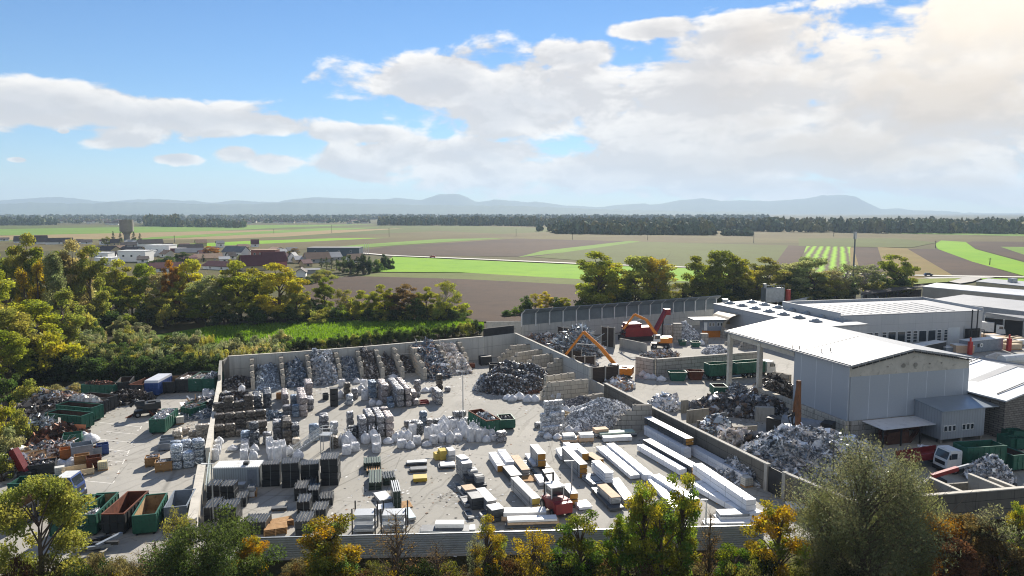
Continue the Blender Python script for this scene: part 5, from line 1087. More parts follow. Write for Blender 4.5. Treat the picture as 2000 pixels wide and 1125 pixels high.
heap('scrap_heap', 'dark wire scrap along the narrow wall in the container yard', Z('a5', 790, 500), 3.4, 2.0, 1.3, 'blue', 1000, (.3, 1.0), 'strip', 96)
heap('scrap_heap', 'blackish scrap strewn by the last top row container', Z('a5', 900, 200), 2.0, 2.0, 1.8, 'dark', 700, (.3, .8), 'sheet', 97)

# bits of scrap and dirt strewn over the yard
r = np.random.default_rng(77); cen = np.array([tuple(Z(*q))[:2] for q in (('z3', 560, 560), ('z3', 1200, 560), ('z4', 750, 560), ('z4', 1150, 500), ('z3', 500, 870), ('z8', 200, 690), ('z8', 480, 720), ('z8', 900, 1040), ('z8', 1000, 480), ('y1', 560, 820), ('y2', 250, 760), ('y2', 500, 900), ('z1', 450, 800), ('z1', 900, 420), ('z1', 700, 900), ('a5', 600, 600), ('a3', 800, 820), ('z6', 600, 600), ('z6', 1300, 560), ('z5', 1400, 560), ('z7', 500, 300))])
n = 4200; P = cen[r.integers(0, len(cen), n)] + r.standard_normal((n, 2)) * r.choice([2.5, 5, 9], n)[:, None]; s_ = r.uniform(.05, .2, (n, 1)); a_ = r.uniform(0, 6.28, n); dx = np.stack([np.cos(a_), np.sin(a_)], 1) * s_; dy = np.stack([-np.sin(a_), np.cos(a_)], 1) * s_ * r.uniform(.3, 1, (n, 1))
hz_ = r.uniform(.02, .09, n); V = np.stack([np.column_stack([P - dx - dy, np.full(n, .014)]), np.column_stack([P + dx - dy, hz_]), np.column_stack([P + dx + dy, hz_ * .6 + .01]), np.column_stack([P - dx + dy, np.full(n, .02)])], 1).reshape(-1, 3)
cl_ = np.array([rgb(c) for c in ('#8d8a84', '#d9d8d4', '#3a3836', '#7a5f48', '#a7abb0', '#55524d')])
tag(link('debris', np_mesh('debris', V, np.arange(n * 4).reshape(n, 4), RUB, np.repeat(cl_[r.integers(0, 6, n)], 4, 0))), 'small bits of scrap and dirt strewn over the yard', 'debris', None, 'stuff')

# ------------------------------------------------------------------ containers, stacks, machines, vehicles
GREENP = mat('container_green', '#1f5b49', 0.55, 0.1, 0.2, 0.7, '#17392f', 0.1, 0.1); RUST = mat('rusty_steel', '#6b3a24', 0.85, 0.2, 0.35, 1.2, '#3a231a', 0.2, 0.12)
BLACKP = mat('container_black', '#2a2d2e', 0.6, 0.1, 0.25, 0.8, '#41362f', 0.1, 0.1); BLUEP = mat('container_blue', '#2c4a86', 0.5, 0.1, 0.15, 0.8, '#22325a', 0.1, 0.1)
GREYP = mat('container_grey', '#7d8690', 0.55, 0.1, 0.15, 0.8, '#5c636a', 0.1, 0.1); INNER = mat('container_inside', '#4b3a30', 0.9, 0.1, 0.35, 1.2, '#2a211c', 0.2, 0.1); TANIN = mat('worn_inside', '#a08661', 0.85, 0.1, 0.25, 1.0, '#5a4534', 0.1, 0.1)
def rolloff(label, pl, pr, length=6.3, h=2.3, body=None, inner=None, rim=None, side_on=False, fill=None, lid=None, open_end=False, fl=0.8, seed=0):
    """open roll-off container; pl, pr: feet of the near face seen in the photo"""
    body = body or GREENP; inner = inner or INNER; rim = rim or (RUST if inner is RUST else body)
    a = Vector(pl); b = Vector(pr); w, rz = run(a, b)
    if side_on: Lx, Ly = w, 2.45
    else: Lx, Ly = max(2.3, min(2.6, w)), length
    o = thing('skip_container', label, 'container', (a.x, a.y, 0), rz, None)
    mb = MB(); t = 0.09; zb = 0.28
    mb.box((Lx / 2, Ly / 2, zb + .06), (Lx - .02, Ly - .02, .12))
    for c, d in (((Lx / 2, t / 2, 0), (Lx, t)), ((Lx / 2, Ly - t / 2, 0), (Lx, t)), ((t / 2, Ly / 2, 0), (t, Ly - 2 * t)), ((Lx - t / 2, Ly / 2, 0), (t, Ly - 2 * t))):
        mb.box((c[0], c[1], zb + .12 + (h - zb - .12) / 2), (d[0], d[1], h - zb - .12))
    e = 0.07
    n = max(3, int(Lx / 0.85)); m_ = max(3, int(Ly / 0.85))
    for i in range(n + 1): mb.box((min(max(Lx * i / n, .05), Lx - .05), -e / 2, zb + (h - zb) / 2), (0.10, e, h - zb - .2))
    for i in range(m_ + 1):
        y = min(max(Ly * i / m_, .05), Ly - .05)
        mb.box((-e / 2, y, zb + (h - zb) / 2), (e, 0.10, h - zb - .2)); mb.box((Lx + e / 2, y, zb + (h - zb) / 2), (e, 0.10, h - zb - .2))
    mb.box((Lx / 2, -e / 2, 1.35), (Lx, e * .9, .08)); mb.build('body', body, o)
    mi = MB(); g = 0.004
    mi.quad((t + g, t + g, zb + .13), (Lx - t - g, t + g, zb + .13), (Lx - t - g, Ly - t - g, zb + .13), (t + g, Ly - t - g, zb + .13))
    for p, q in (((t + g, t + g), (Lx - t - g, t + g)), ((Lx - t - g, t + g), (Lx - t - g, Ly - t - g)), ((Lx - t - g, Ly - t - g), (t + g, Ly - t - g)), ((t + g, Ly - t - g), (t + g, t + g))):
        mi.quad((*q, zb + .13), (*p, zb + .13), (*p, h), (*q, h))
    mi.build('inside_lining', inner, o)
    mr = MB(); k = 0.14
    for c, d in (((Lx / 2, 0.03, h), (Lx + .1, k, .12)), ((Lx / 2, Ly - .03, h), (Lx + .1, k, .12)), ((0.03, Ly / 2, h), (k, Ly - .2, .12)), ((Lx - .03, Ly / 2, h), (k, Ly - .2, .12))): mr.box((c[0], c[1], c[2] + .05), d)
    mr.build('rim', rim, o)
    for s in (0.3, Lx - .3) if not side_on else (0.5, Lx - 0.5): ms = MB(); ms.box((s, Ly / 2, .14), (.18, Ly - .4, .28) if not side_on else (.3, Ly - .6, .28)); ms.build('skid', DARKM, o)
    if lid:
        ml = MB(); ml.extr([(-.05, h + .1), (Ly + .05, h + .1), (Ly / 2, h + .75)] if side_on else [(-.06, h + .1), (Ly + .05, h + .1), (Ly - .2, h + .55), (.15, h + .55)], -.06, Lx + .06); ml.build('lid', lid, o, fix=True)
    if fill:
        c, s_ = math.cos(rz), math.sin(rz)
        heap('scrap_fill', fill[0], (a.x + c * Lx / 2 - s_ * .12, a.y + s_ * Lx / 2 + c * .12, 0), Lx / 2 - .12, (Ly - .24) / 2 * fl, fill[3] if len(fill) > 3 else .8, fill[1], fill[2], (.2, .5), 'sheet', 300 + seed, 0, rz, None, 'scrap', 1.75 if len(fill) < 5 else fill[4], 4)
    return o
z = lambda k, x, y: Z(k, x, y)
rolloff('shallow green container with brown debris by the dark trees', z('z1', 690, 312), z('z1', 962, 318), 6, 2.0, side_on=True, fill=('brown and pale debris in the shallow green container', 'rust', 500, .7), seed=1)
rolloff('dark green container behind the shallow one with debris', z('z1', 985, 305), z('z1', 1055, 300), 5, 2.2, body=BLACKP)
rolloff('small rusty container leftmost of the back row', z('a5', 18, 235), z('a5', 158, 238), 5.5, 2.0, body=BLACKP, inner=RUST)
rolloff('blue container with a grey white lid in the back row', z('a5', 190, 252), z('a5', 335, 250), 6.3, 2.5, body=BLUEP, lid=mat('container_lid', '#c9ccd2', .5, .1, .06, 1, None, 0, .05))
rolloff('dark worn container right of the blue lidded one', z('a5', 378, 222), z('a5', 515, 218), 6.0, 2.2, body=BLACKP, inner=TANIN)
rolloff('black container with pale paper inside in the back row', z('a5', 526, 212), z('a5', 664, 210), 6.3, 2.6, body=BLACKP, fill=('pale paper scrap lying in the black container', 'paper', 300, .7), seed=2)
rolloff('green container with white sheets hanging out in the back row', z('a5', 670, 210), z('a5', 806, 208), 6.3, 2.6, fill=('white sheets piled in the green back row container', 'paper', 400, .9), seed=3)
rolloff('green container heaped with grey foil at the wall end', z('a5', 816, 208), z('a5', 950, 205), 6.3, 2.6, fill=('grey foil heaped in the last back row container', 'silver', 500, 1.5), seed=4)
rolloff('big dark green empty container nearest of the staggered row', z('z1', 388, 584), z('z1', 690, 614), 6, 2.3, side_on=True)
rolloff('empty dark container second in the staggered row', z('z1', 480, 515), z('z1', 775, 545), 6, 2.4, side_on=True)
rolloff('container heaped with white bags in the staggered row', z('z1', 545, 470), z('z1', 828, 494), 6, 2.3, body=BLACKP, side_on=True, fill=('white bags and foil heaped in the staggered row container', 'paper', 160, 1.6), seed=5)
rolloff('farthest black rimmed container of the staggered row', z('z1', 668, 425), z('z1', 905, 450), 6, 2.3, body=BLACKP, side_on=True)
rolloff('green container brim full of light shavings standing alone', z('a5', 240, 668), z('a5', 392, 662), 6.3, 2.3, fill=('light metal shavings filling the lone green container', 'silver', 1200, .5, 1.95), fl=1.0, seed=6)
rolloff('green container half hidden by the round tree', z('z2', 425, 668), z('z2', 566, 668), 6.3, 2.3)
rolloff('green container with shavings on its floor near the tree', z('z2', 624, 652), z('z2', 815, 640), 6.3, 2.3, inner=TANIN, fill=('pale shavings in the near half of the green container', 'silver', 700, .9, .9), fl=.55, seed=7)
rolloff('black container with rust red inside between two green ones', z('z2', 872, 635), z('z2', 1062, 628), 6.3, 2.3, body=BLACKP, inner=RUST)
rolloff('green empty container at the end of the near row', z('z2', 1132, 645), z('z2', 1322, 625), 6.0, 2.2, inner=TANIN)
rolloff('grey blue empty container beside the white wall end', z('z2', 1402, 560), z('z2', 1562, 545), 5.0, 2.1, body=GREYP, inner=GREYP, rim=GREYP)
rolloff('dark container under the round tree at the frame edge', z('z2', -60, 600), z('z2', 165, 600), 6.0, 2.1, body=BLACKP, inner=TANIN)
rolloff('green container with red rim amid the bulk bags', Z('a3', 1590, 690), Z('a3', 1800, 655), 6.6, 2.4, inner=RUST, fill=('light wire scrap lying in the red rimmed container', 'wire', 500, .8), seed=8)
rolloff('small green container behind the red rimmed one', Z('a3', 1820, 590), Z('a3', 1895, 585), 3.2, 1.6, fill=('dark scrap in the small green container', 'dark', 200, .6, 1.1), seed=9)
rolloff('green container at the edge beyond the truck', Z('y5', 1420, 640), Z('y5', 1600, 620), 6.0, 2.2)
rolloff('green container with cables behind the small crates', Z('a5', 585, 480), Z('a5', 695, 500), 3.0, 1.7, fill=('orange and white cable waste in the green bin', 'mixed', 300, .8, 1.2), seed=10)
rolloff('low green container in front of the cable bin', Z('a5', 640, 430), Z('a5', 780, 440), 2.8, 1.5)
rolloff('pale green skip among the scrap before the hall', Z('y2', 50, 605), Z('y2', 145, 605), 3.0, 1.8)
for (x0, x1, y, w_) in ((600, 800, 1040, 'tapered green skip under the block enclosure'), (810, 985, 1030, 'tapered rust brown skip under the block enclosure'), (850, 950, 665, 'dark skip in the sun before the cabin'), (715, 795, 650, 'small dark skip before the grey shredded heap')):
    a, b = Z('y1', x0, y), Z('y1', x1, y); w, rz = run(a, b); t_ = thing('tapered_skip', w_, 'skip', (a.x, a.y, 0), rz); d_ = 2.0; h_ = 1.9 if y > 700 else 1.3
    i_ = w * .16; mb = MB(); mb.add([(i_, 0.1, 0), (w - i_, .1, 0), (w - i_, d_, 0), (i_, d_, 0), (0, 0, h_), (w, 0, h_), (w, d_ + .1, h_), (0, d_ + .1, h_), (.12, .1, h_), (w - .12, .1, h_), (w - .12, d_, h_), (.12, d_, h_), (i_ + .1, .2, .4), (w - i_ - .1, .2, .4), (w - i_ - .1, d_ - .1, .4), (i_ + .1, d_ - .1, .4)],
        [(3, 2, 1, 0), (0, 1, 5, 4), (1, 2, 6, 5), (2, 3, 7, 6), (3, 0, 4, 7), (4, 5, 9, 8), (5, 6, 10, 9), (6, 7, 11, 10), (7, 4, 8, 11), (8, 9, 13, 12), (9, 10, 14, 13), (10, 11, 15, 14), (11, 8, 12, 15), (12, 13, 14, 15)])
    mb.build('body', RUST if 'rust' in w_ else GREENP, t_)
    mb = MB(); mb.box((w / 2, -.02, h_ - .08), (w, .1, .14)); mb.box((w / 2, d_ + .12, h_ - .08), (w, .1, .14)); mb.build('rim', DARKM, t_)

# small bins and crates of the container yard
CARD = mat('cardboard', '#a07a4e', .9, 0, .15, 1, '#6e5233', .1, .1); WOODP = mat('raw_wood', '#b08a5c', .85, 0, .2, 1.5, '#7d6140', .1, .12); BEIGE = mat('beige_board', '#c2b294', .85, 0, .12, 1, '#93866c', .1, .1)
ORANGE = mat('orange_steel', '#a86a34', .7, .1, .2, 1, '#5b3a24', .1, .05); REDP = mat('machine_red', '#7f1f22', .45, .1, .15, 1, '#5c1718', .1, .05); YEL = mat('machine_orange', '#cc7a14', .45, .1, .12, 1, '#8a5a1a', .08, .04)
def bin_(label, k, x, y, w, d, h, m, rz=0.0, inside=None, name='open_bin', cat='bin', closed=False, legs=False):
    p = Z(k, x, y); t = thing(name, label, cat, (p.x, p.y, 0), YAW + rz); zb = .15
    mb = MB(); q = .06
    if closed: mb.box((0, d / 2, zb + h / 2), (w, d, h))
    else:
        mb.box((0, d / 2, zb + .05), (w, d, .1))
        for c, s in (((0, q / 2), (w, q)), ((0, d - q / 2), (w, q)), ((-w / 2 + q / 2, d / 2), (q, d - 2 * q)), ((w / 2 - q / 2, d / 2), (q, d - 2 * q))): mb.box((c[0], c[1], zb + .1 + h / 2), (s[0], s[1], h - .1))
        mb.box((0, -.02, zb + h * .55), (w + .06, .05, .1)); mb.box((0, -.02, zb + h), (w + .06, .08, .1))
    mb.build('body', m, t)
    mb = MB()
    for sx_ in (-1, 0, 1): mb.box((sx_ * (w / 2 - .1), d / 2, zb / 2), (.14, d, zb))
    mb.build('runner', WOODP if m in (CARD, BEIGE, WOODP) else DARKM, t)
    if inside:
        f = Vector((p.x, p.y, 0)) + Vector((-math.sin(YAW + rz), math.cos(YAW + rz), 0)) * .08
        heap('scrap_fill', inside[0], f, w / 2 - .08, d / 2 - .08, .5, inside[1], 160, (.15, .4), 'sheet', 500 + int(x + y), 0, YAW + rz, None, 'scrap', h * .7, 4)
    return t
bin_('rust orange steel crate among the junk', 'a6', 625, 645, 1.9, 1.4, 1.3, ORANGE, .2)
bin_('long grey steel trough tilted between the crates', 'a6', 760, 660, 2.6, 2.2, 2.0, GREYP, .25)
bin_('small blue steel bin at the edge of the open ground', 'a6', 945, 605, 1.5, 1.4, 1.3, BLUEP, .2)
bin_('rusty brown bin behind the caged tank', 'a6', 865, 735, 1.8, 1.5, 1.4, RUST, .2)
bin_('dark bin of black swarf between the panels', 'a6', 385, 795, 3.0, 2.2, 1.4, BLACKP, .1, ('black curly swarf filling the dark bin', 'dark'))
bin_('cardboard lidded bin on a green base', 'a6', 665, 525, 2.4, 1.6, 1.6, GREENP, .1)
bin_('rust red bin of brown scrap at the bush side', 'a6', 490, 440, 2.6, 2.0, 1.5, RUST, .1, ('brown scrap heaped in the rust red bin', 'rust'))
bin_('pale low flatbed box with steel edges', 'a6', 720, 805, 3.6, 2.4, .7, BEIGE, .25)
bin_('wooden frame crate beside the grey trough', 'a6', 755, 720, 1.8, 1.2, 1.5, CARD, .2)
bin_('grey bin of brass scrap left of the blue bin', 'a6', 880, 620, 1.5, 1.4, 1.1, GREYP, .2, ('brassy scrap filling the grey bin', 'rust'))
bin_('brown crate of silver scrap by the dark shadow, front one', 'a5', 392, 1082, 2.1, 1.5, 1.2, CARD, 0, ('silver turnings heaped in the front brown crate', 'silver'))
bin_('brown crate of silver scrap by the dark shadow, rear one', 'a5', 262, 1025, 1.7, 1.5, 1.1, CARD, 0, ('silver turnings heaped in the rear brown crate', 'silver'))
bin_('white topped steel box by the strapped bales', 'a5', 430, 790, 1.9, 1.6, 1.0, GREYP, 0)
bin_('grey low box in front of the white topped one', 'a5', 400, 850, 1.6, 1.4, .9, GREYP, 0)
bin_('black tray on the pale ground by the black crates', 'a1', 1775, 235, 1.0, 1.2, .9, BLACKP)
bin_('brown timber tray in the shadow of the rosy row', 'a1', 1095, 230, 1.1, 1.2, .9, CARD)
bin_('yellowish bin at the foot of the bright shred heap', 'z8', 200, 672, 1.7, 1.3, 1.2, BEIGE, .2)
bin_('dark skip tipped at the back corner of the bale yard', 'z4', 1440, 480, 2.6, 2.0, 1.8, BLACKP, -.2)
bin_('black box beside the concrete corner', 'z4', 1340, 395, 2.6, 1.8, 1.9, BLACKP, 0, None, 'closed_box', 'box', True)
bin_('red machine base on the open ground between bales', 'a4', 1525, 970, 1.5, 1.2, .5, REDP)
bin_('small rusty drum bin by the open corner', 'z4', 1197, 425, 1.0, .9, .9, RUST)
bin_('olive container lying between the pale bags', 'z8', 790, 965, 2.2, 1.6, 1.3, BEIGE, .4)
for i in range(3):
    bin_(['low', 'middle', 'upper'][i] + ' black crate of the slim black tower', 'a4', 108, 1003 - 3 * i, 1.3, 1.3, .95, BLACKP, 0, None, 'black_crate', 'crate', True).location.z = i * 1.08
for i, (x, y) in enumerate(((1400, 340), (1470, 365), (1540, 370), (1420, 255), (1500, 270))):
    bin_(f'dark green stillage by the brick gable, {nth(i)} of the group', 'y5', x, y, 1.9, 1.6, 1.5, GREENP, -.2, None, 'stillage', 'stillage')
# caged liquid tanks
def ibc(label, k, x, y, rz=0.0, m=None, z0=0.0):
    p = Z(k, x, y); t = thing('caged_tank', label, 'tank', (p.x, p.y, z0), YAW + rz); mb = MB(); mb.box((0, .6, .72), (1.12, .94, 1.0)); mb.build('plastic_tank', m or mat('tank_plastic', '#d8d6cc', .5, 0, .08, 1, None, 0, .06), t)
    mb = MB()
    for xx in np.linspace(-.58, .58, 6): mb.box((xx, .1, .7), (.03, .03, 1.1)); mb.box((xx, 1.1, .7), (.03, .03, 1.1))
    for zz in (.25, .5, .75, 1.0, 1.24): mb.box((0, .1, zz), (1.18, .03, .03)); mb.box((-.58, .6, zz), (.03, 1.0, .03)); mb.box((.58, .6, zz), (.03, 1.0, .03))
    mb.build('cage', STEEL, t); mb = MB(); mb.box((0, .6, .1), (1.2, 1.0, .18)); mb.build('pallet', WOODP, t)
ibc('yellowed caged tank standing alone at the junk edge', 'a6', 942, 752, .1, mat('yellow_tank', '#d8cda0', .5, 0, .08, 1, None, 0, .02))
ibc('white caged tank beside the low flatbed box', 'a6', 690, 858, .3); ibc('cloudy caged tank left of the flatbed box', 'a6', 552, 805, .2); ibc('white caged tank at the end of the wrapped stacks', 'z7', 1785, 695, 0)
ibc('white caged tank by the blue container', 'a5', 235, 285, .1); ibc('pale caged tank left of the tan bales', 'a5', 535, 530, .1); ibc('grey caged tank by the green cable bin', 'a5', 575, 560, .1)

# long packs of wrapped panels
WRAP = brickmat('white_wrap', '#e9ecf1', '#dfe3ea', '#c3c9d3', 3.0, .22, 0.0, .006, '#c9d0da', .35, .35, 0, .5); EDGE = mat('foam_edge', '#b8863a', .85, 0, .15, 3, '#8d6327', .1, .1); EDGEY = mat('yellow_edge', '#c9b055', .85, 0, .12, 3, '#8f7a33', .05, .05)
GREYW = brickmat('grey_sheet_bundle', '#c6cacd', '#9da2a7', '#4c5054', 3.5, .16, 0.0, .02, '#8f9499', .4, .5, .25, .5); DARKW = brickmat('dark_sheet_bundle', '#5d6267', '#474b50', '#26282b', 3.5, .14, 0.0, .02, '#383b3f', .4, .55, .25, .5)
TANW = mat('tan_board', '#c4a98c', .8, 0, .12, 1.2, '#98806a', .1, .08); WHITEB = mat('white_board', '#dfe0e0', .55, 0, .06, 1, '#c3c5c7', .08, .05)
def pack(label, k, n, f, ztop, w, z0=0.15, m=None, end=None, layers=1, group=None, name='panel_pack', top=None):
    """a long pack lying along the line from its near upper left corner n to its far one f"""
    a, b = Z(k, *n, ztop), Z(k, *f, ztop); L, rz = run(a, b); h = ztop - z0; m = m or WRAP; rr = random.Random(int(L * 1000))
    t = thing(name, label, 'panel pack', (a.x, a.y, 0), rz, group)                  # local x away along the pack, -y to the right
    for i in range(layers):
        hh = h / layers; dx = rr.uniform(0, .12) if i else 0
        mb = MB(); mb.box((L / 2 + dx, -w / 2 + rr.uniform(-.02, .02), z0 + hh * (i + .5)), (L - .06, w, hh - .05)); s = mb.build('sheet_stack' if m is not WRAP else 'wrapped_stack', m, t)
        if end is not None:
            mb = MB(); mb.box((dx - .0, -w / 2, z0 + hh * (i + .5)), (.07, w - .06, hh - .1)); mb.build('insulation_edge', end, s)
        q = max(2, int(L / 3.2))
        for j in range(q if i == 0 else 0): mb = MB(); mb.box((.6 + (L - 1.2) * j / (q - 1), -w / 2, z0 - .075), (.14, w * .96, .15)); mb.build('bearer', EDGE if m is WRAP else WOODP, t)
    q = max(2, int(L / 2.6))
    for j in range(q): mb = MB(); mb.box((min(.9, L * .2) + (L - 2 * min(.9, L * .2)) * j / (q - 1), -w / 2, z0 + h / 2 + .005), (.05, w + .03, h + .03)); mb.build('strap', mat('strap_band', '#b7bcc4', .5, 0, .05, 1, None, 0, 0) if m is WRAP else DARKM, t)
    if top is not None:
        mb = MB(); mb.box((L / 2, -w / 2, ztop + .03), (L, w + .02, .05)); mb.build('cover_sheet', top, t)
    return t
GP = 'long panel packs of the stacking yard'
pack('lowest longest white wrapped pack beside the tall nearest one', 'z7', (1765, 905), (1312, 648), .85, 2.2, .15, None, None, 1, GP)
pack('tall white wrapped double pack on top of the longest one', 'z7', (1762, 792), (1338, 505), 2.2, 1.25, .88, None, None, 2, GP)
pack('white wrapped pack along the weathered wall below the brown topped one', 'z7', (1735, 592), (1315, 365), 1.35, 1.2, .12, None, None, 2, GP)
pack('white pack under the brown topped stack at the block wall', 'z7', (1270, 388), (955, 205), 1.55, 1.2, .12, None, None, 2, GP)
pack('brown sided stack with a white top against the wall', 'z7', (1285, 312), (958, 142), 2.55, 1.25, 1.6, DARKW, EDGE, 2, GP, 'panel_pack', WHITEB)
pack('white wrapped pack with a brown underside in the middle row', 'z7', (1332, 535), (948, 318), 1.3, 1.3, .15, DARKW, EDGE, 2, GP, 'panel_pack', WHITEB)
pack('white wrapped pack left of the brown sided middle one', 'z7', (1235, 548), (902, 355), .95, 1.15, .12, None, None, 1, GP)
pack('plain white pack of the narrow pair', 'z7', (958, 590), (660, 345), 1.0, 1.15, .12, None, None, 1, GP)
pack('lower white pack left in the narrow pair', 'z7', (850, 595), (580, 368), .7, 1.3, .12, None, None, 1, GP)
pack('orange edged panel stack with grey layered side', 'z7', (452, 515), (310, 375), 1.9, 1.05, .15, GREYW, EDGE, 3, GP, 'panel_pack', WHITEB)
pack('small white pack behind the orange edged stack', 'z7', (470, 425), (385, 345), 1.2, 1.0, .15, None, EDGE, 1, GP)
pack('short white pack at the far left of the orange edged stack', 'z7', (405, 398), (318, 338), 1.2, .9, .15, None, None, 1, GP)
pack('low white pack beside the orange edged stack', 'z7', (300, 440), (262, 380), .8, 1.0, .12, None, None, 1, GP)
pack('high white stack of four wrapped layers near the forklift row', 'z7', (655, 578), (545, 482), 2.1, 1.1, .75, None, None, 4, GP)
pack('broad grey white pallet under the high white stack', 'z7', (560, 665), (470, 590), .7, 2.3, .12, GREYW, None, 2, GP)
pack('bundle of pale boards running towards the yellow tree', 'z7', (800, 790), (680, 622), .75, 1.3, .12, GREYW, None, 2, GP, 'panel_pack', WHITEB)
pack('stack of tan and grey boards left of the yellow tree', 'z7', (700, 775), (588, 672), 1.35, 1.2, .15, GREYW, None, 3, GP, 'panel_pack', TANW)
pack('low dark bundle under the tan boards', 'z7', (690, 855), (540, 690), .55, 1.7, .12, DARKW, None, 1, GP)
pack('white boards seen through the yellow tree, upper row', 'z7', (1325, 788), (1012, 592), 1.0, 1.2, .12, None, EDGE, 1, GP)
pack('white boards seen through the yellow tree, lower row', 'z7', (1178, 848), (978, 612), .6, 1.1, .12, None, None, 1, GP)
pack('lone short tan pack beyond the orange edged stack', 'z7', (580, 480), (490, 425), .8, 1.2, .12, DARKW, EDGE, 1, GP, 'panel_pack', TANW)
pack('leftmost white pack with an orange end by the aisle', 'z6', (978, 305), (890, 168), 1.0, 1.05, .12, None, EDGE, 1, GP)
pack('white pack right of the aisle pack with the orange end', 'z6', (1068, 268), (980, 142), 1.1, 1.1, .12, None, None, 1, GP)
pack('tall double pack with two orange ends', 'z6', (1385, 192), (1305, 97), 2.1, 1.1, .35, GREYW, EDGE, 2, GP, 'panel_pack', WHITEB)
pack('white boards left of the double orange ended pack', 'z6', (1330, 290), (1252, 180), .5, 1.4, .12, None, None, 1, GP)
pack('pink white plank pile beside the square frames', 'z6', (1222, 352), (1112, 205), .9, 1.1, .12, GREYW, None, 3, GP, 'panel_pack', TANW)
pack('dark and white plank pile by the aisle shadow', 'z6', (1115, 412), (1030, 312), .9, 1.5, .12, DARKW, None, 2, GP, 'panel_pack', GREYW)
pack('long double pack with two yellow ends', 'z6', (1328, 640), (1113, 425), 1.65, 1.0, .12, GREYW, EDGEY, 2, GP, 'panel_pack', WHITEB)
pack('striped plank pile behind the red forklift', 'z6', (1500, 462), (1425, 345), .9, 1.4, .12, DARKW, TANW, 2, GP, 'panel_pack', GREYW)
pack('tan topped pack beside the forklift cab', 'z6', (1705, 590), (1625, 492), 1.5, 1.0, .15, DARKW, EDGE, 2, GP, 'panel_pack', WHITEB)
pack('pale pack behind the bright green tree', 'z6', (1800, 720), (1740, 655), .5, 1.6, .12, None, None, 1, GP)
pack('slim dark bars beside the square frames', 'z6', (1480, 520), (1300, 320), .35, .3, .1, DARKW, None, 1, GP)
pack('grey sheet bundle with a pale roof shaped top', 'z6', (725, 640), (678, 575), 1.4, 1.4, .1, DARKW, None, 3, GP, 'panel_pack', GREYW)
pack('long pale pipe bundle in the mixed row', 'z6', (880, 665), (765, 535), 1.4, 1.1, .1, GREYW, None, 3, GP, 'panel_pack', WHITEB)
pack('dark bundle with a pale lid near the yellow maple', 'z6', (925, 755), (868, 700), 1.5, 1.5, .1, DARKW, None, 3, GP, 'panel_pack', WHITEB)
pack('loose grey profiles before the dark lidded bundle', 'z6', (690, 825), (640, 750), .35, .7, .1, GREYW, None, 1, GP)
pack('loose white profiles beside the yellow maple', 'z6', (830, 815), (785, 755), .5, 1.6, .1, GREYW, None, 1, GP)
pack('tall grey tower of the mixed row', 'z6', (620, 245), (565, 205), 2.4, 1.1, .1, GREYW, None, 4, GP, 'panel_pack', WHITEB)
pack('second grey tower of the mixed row', 'z6', (632, 290), (600, 250), 2.2, 1.3, .1, GREYW, None, 4, GP, 'panel_pack', WHITEB)
pack('low grey layered stack right of the towers', 'z6', (700, 365), (672, 330), 1.5, 1.2, .1, GREYW, None, 3, GP)
pack('dark stack in front of the grey towers', 'z6', (672, 440), (640, 390), .9, 1.6, .1, DARKW, None, 2, GP)
pack('slanted loose planks beside the mixed row', 'z6', (660, 610), (550, 480), .5, .5, .1, GREYW, None, 1, GP)
pack('pale rag topped boards in the mixed row', 'z6', (660, 555), (615, 505), .8, 1.4, .1, GREYW, None, 2, GP, 'panel_pack', TANW)
pack('dark open frame stack in the mixed row', 'z6', (770, 490), (735, 455), .5, 1.0, .1, DARKW, None, 1, GP)
def xpack(label, k, l, r, w, h, m, z0=.12, layers=1, name='board_stack', top=None, rot=None):
    """a pack seen broadside: l and r are the feet of its near side"""
    a, b = Z(k, *l, z0), Z(k, *r, z0); L, rz = run(a, b); t = thing(name, label, 'board stack', (a.x, a.y, 0), rz)
    for i in range(layers):
        hh = h / layers; mb = MB(); mb.box((L / 2 + (.1 * i if i % 2 else 0), w / 2, z0 + hh * (i + .5)), (L - .25 * i, w - .03 * i, hh - .05)); mb.build('board_layer', m[i % len(m)] if isinstance(m, list) else m, t)
    for j in range(3): mb = MB(); mb.box((L * (.12 + .38 * j), w / 2, z0 / 2), (.16, w * .95, z0)); mb.build('bearer', WOODP, t)
xpack('white boards in front of the fence at the yellow maple', 'z6', (1020, 862), (1470, 850), 1.5, 1.0, [TANW, WHITEB], .12, 2)
xpack('lower white boards before the fence near the maple', 'z6', (1060, 930), (1600, 912), 1.2, .9, [DARKW, TANW, WHITEB], .12, 3)
xpack('white wrapped board pile on dark planks at the fence', 'z6', (335, 975), (645, 975), 1.1, 1.0, [DARKW, WHITEB], .12, 2)
xpack('dark plank pile along the fence under the white pile', 'z6', (188, 1005), (700, 1003), 1.6, .55, [DARKW, GREYW], .12, 2)
xpack('white boards at the fence beyond the yellow green tree', 'z7', (1535, 965), (1805, 958), 1.5, .9, [GREYW, WHITEB], .12, 3)
xpack('low white boards along the fence end', 'z7', (1440, 1000), (1890, 990), 1.3, .4, [GREYW, WHITEB], .12, 2)
xpack('pale boards beyond the fence at the weathered wall', 'y3', (545, 850), (735, 838), 2.2, .6, [TANW, WHITEB], .12, 2)
xpack('left bundle of purple grey profiles lying crosswise', 'z6', (62, 305), (278, 292), .9, .45, [DARKW, GREYW], .1, 2)
xpack('middle bundle of thin grey profiles lying crosswise', 'z6', (95, 372), (280, 360), 1.1, .4, [DARKW, GREYW], .1, 2)
xpack('yellow pack with white ends lying crosswise', 'z6', (140, 470), (278, 462), 1.5, .5, [mat('yellow_foil', '#b59a2a', .6, 0, .1, 1, None, 0, 0)], .1, 1)
xpack('stack of pale bricks before the grey rubble heap', 'z7', (312, 340), (430, 335), 1.4, 1.1, [TANW, GREYW, WHITEB], .12, 3)
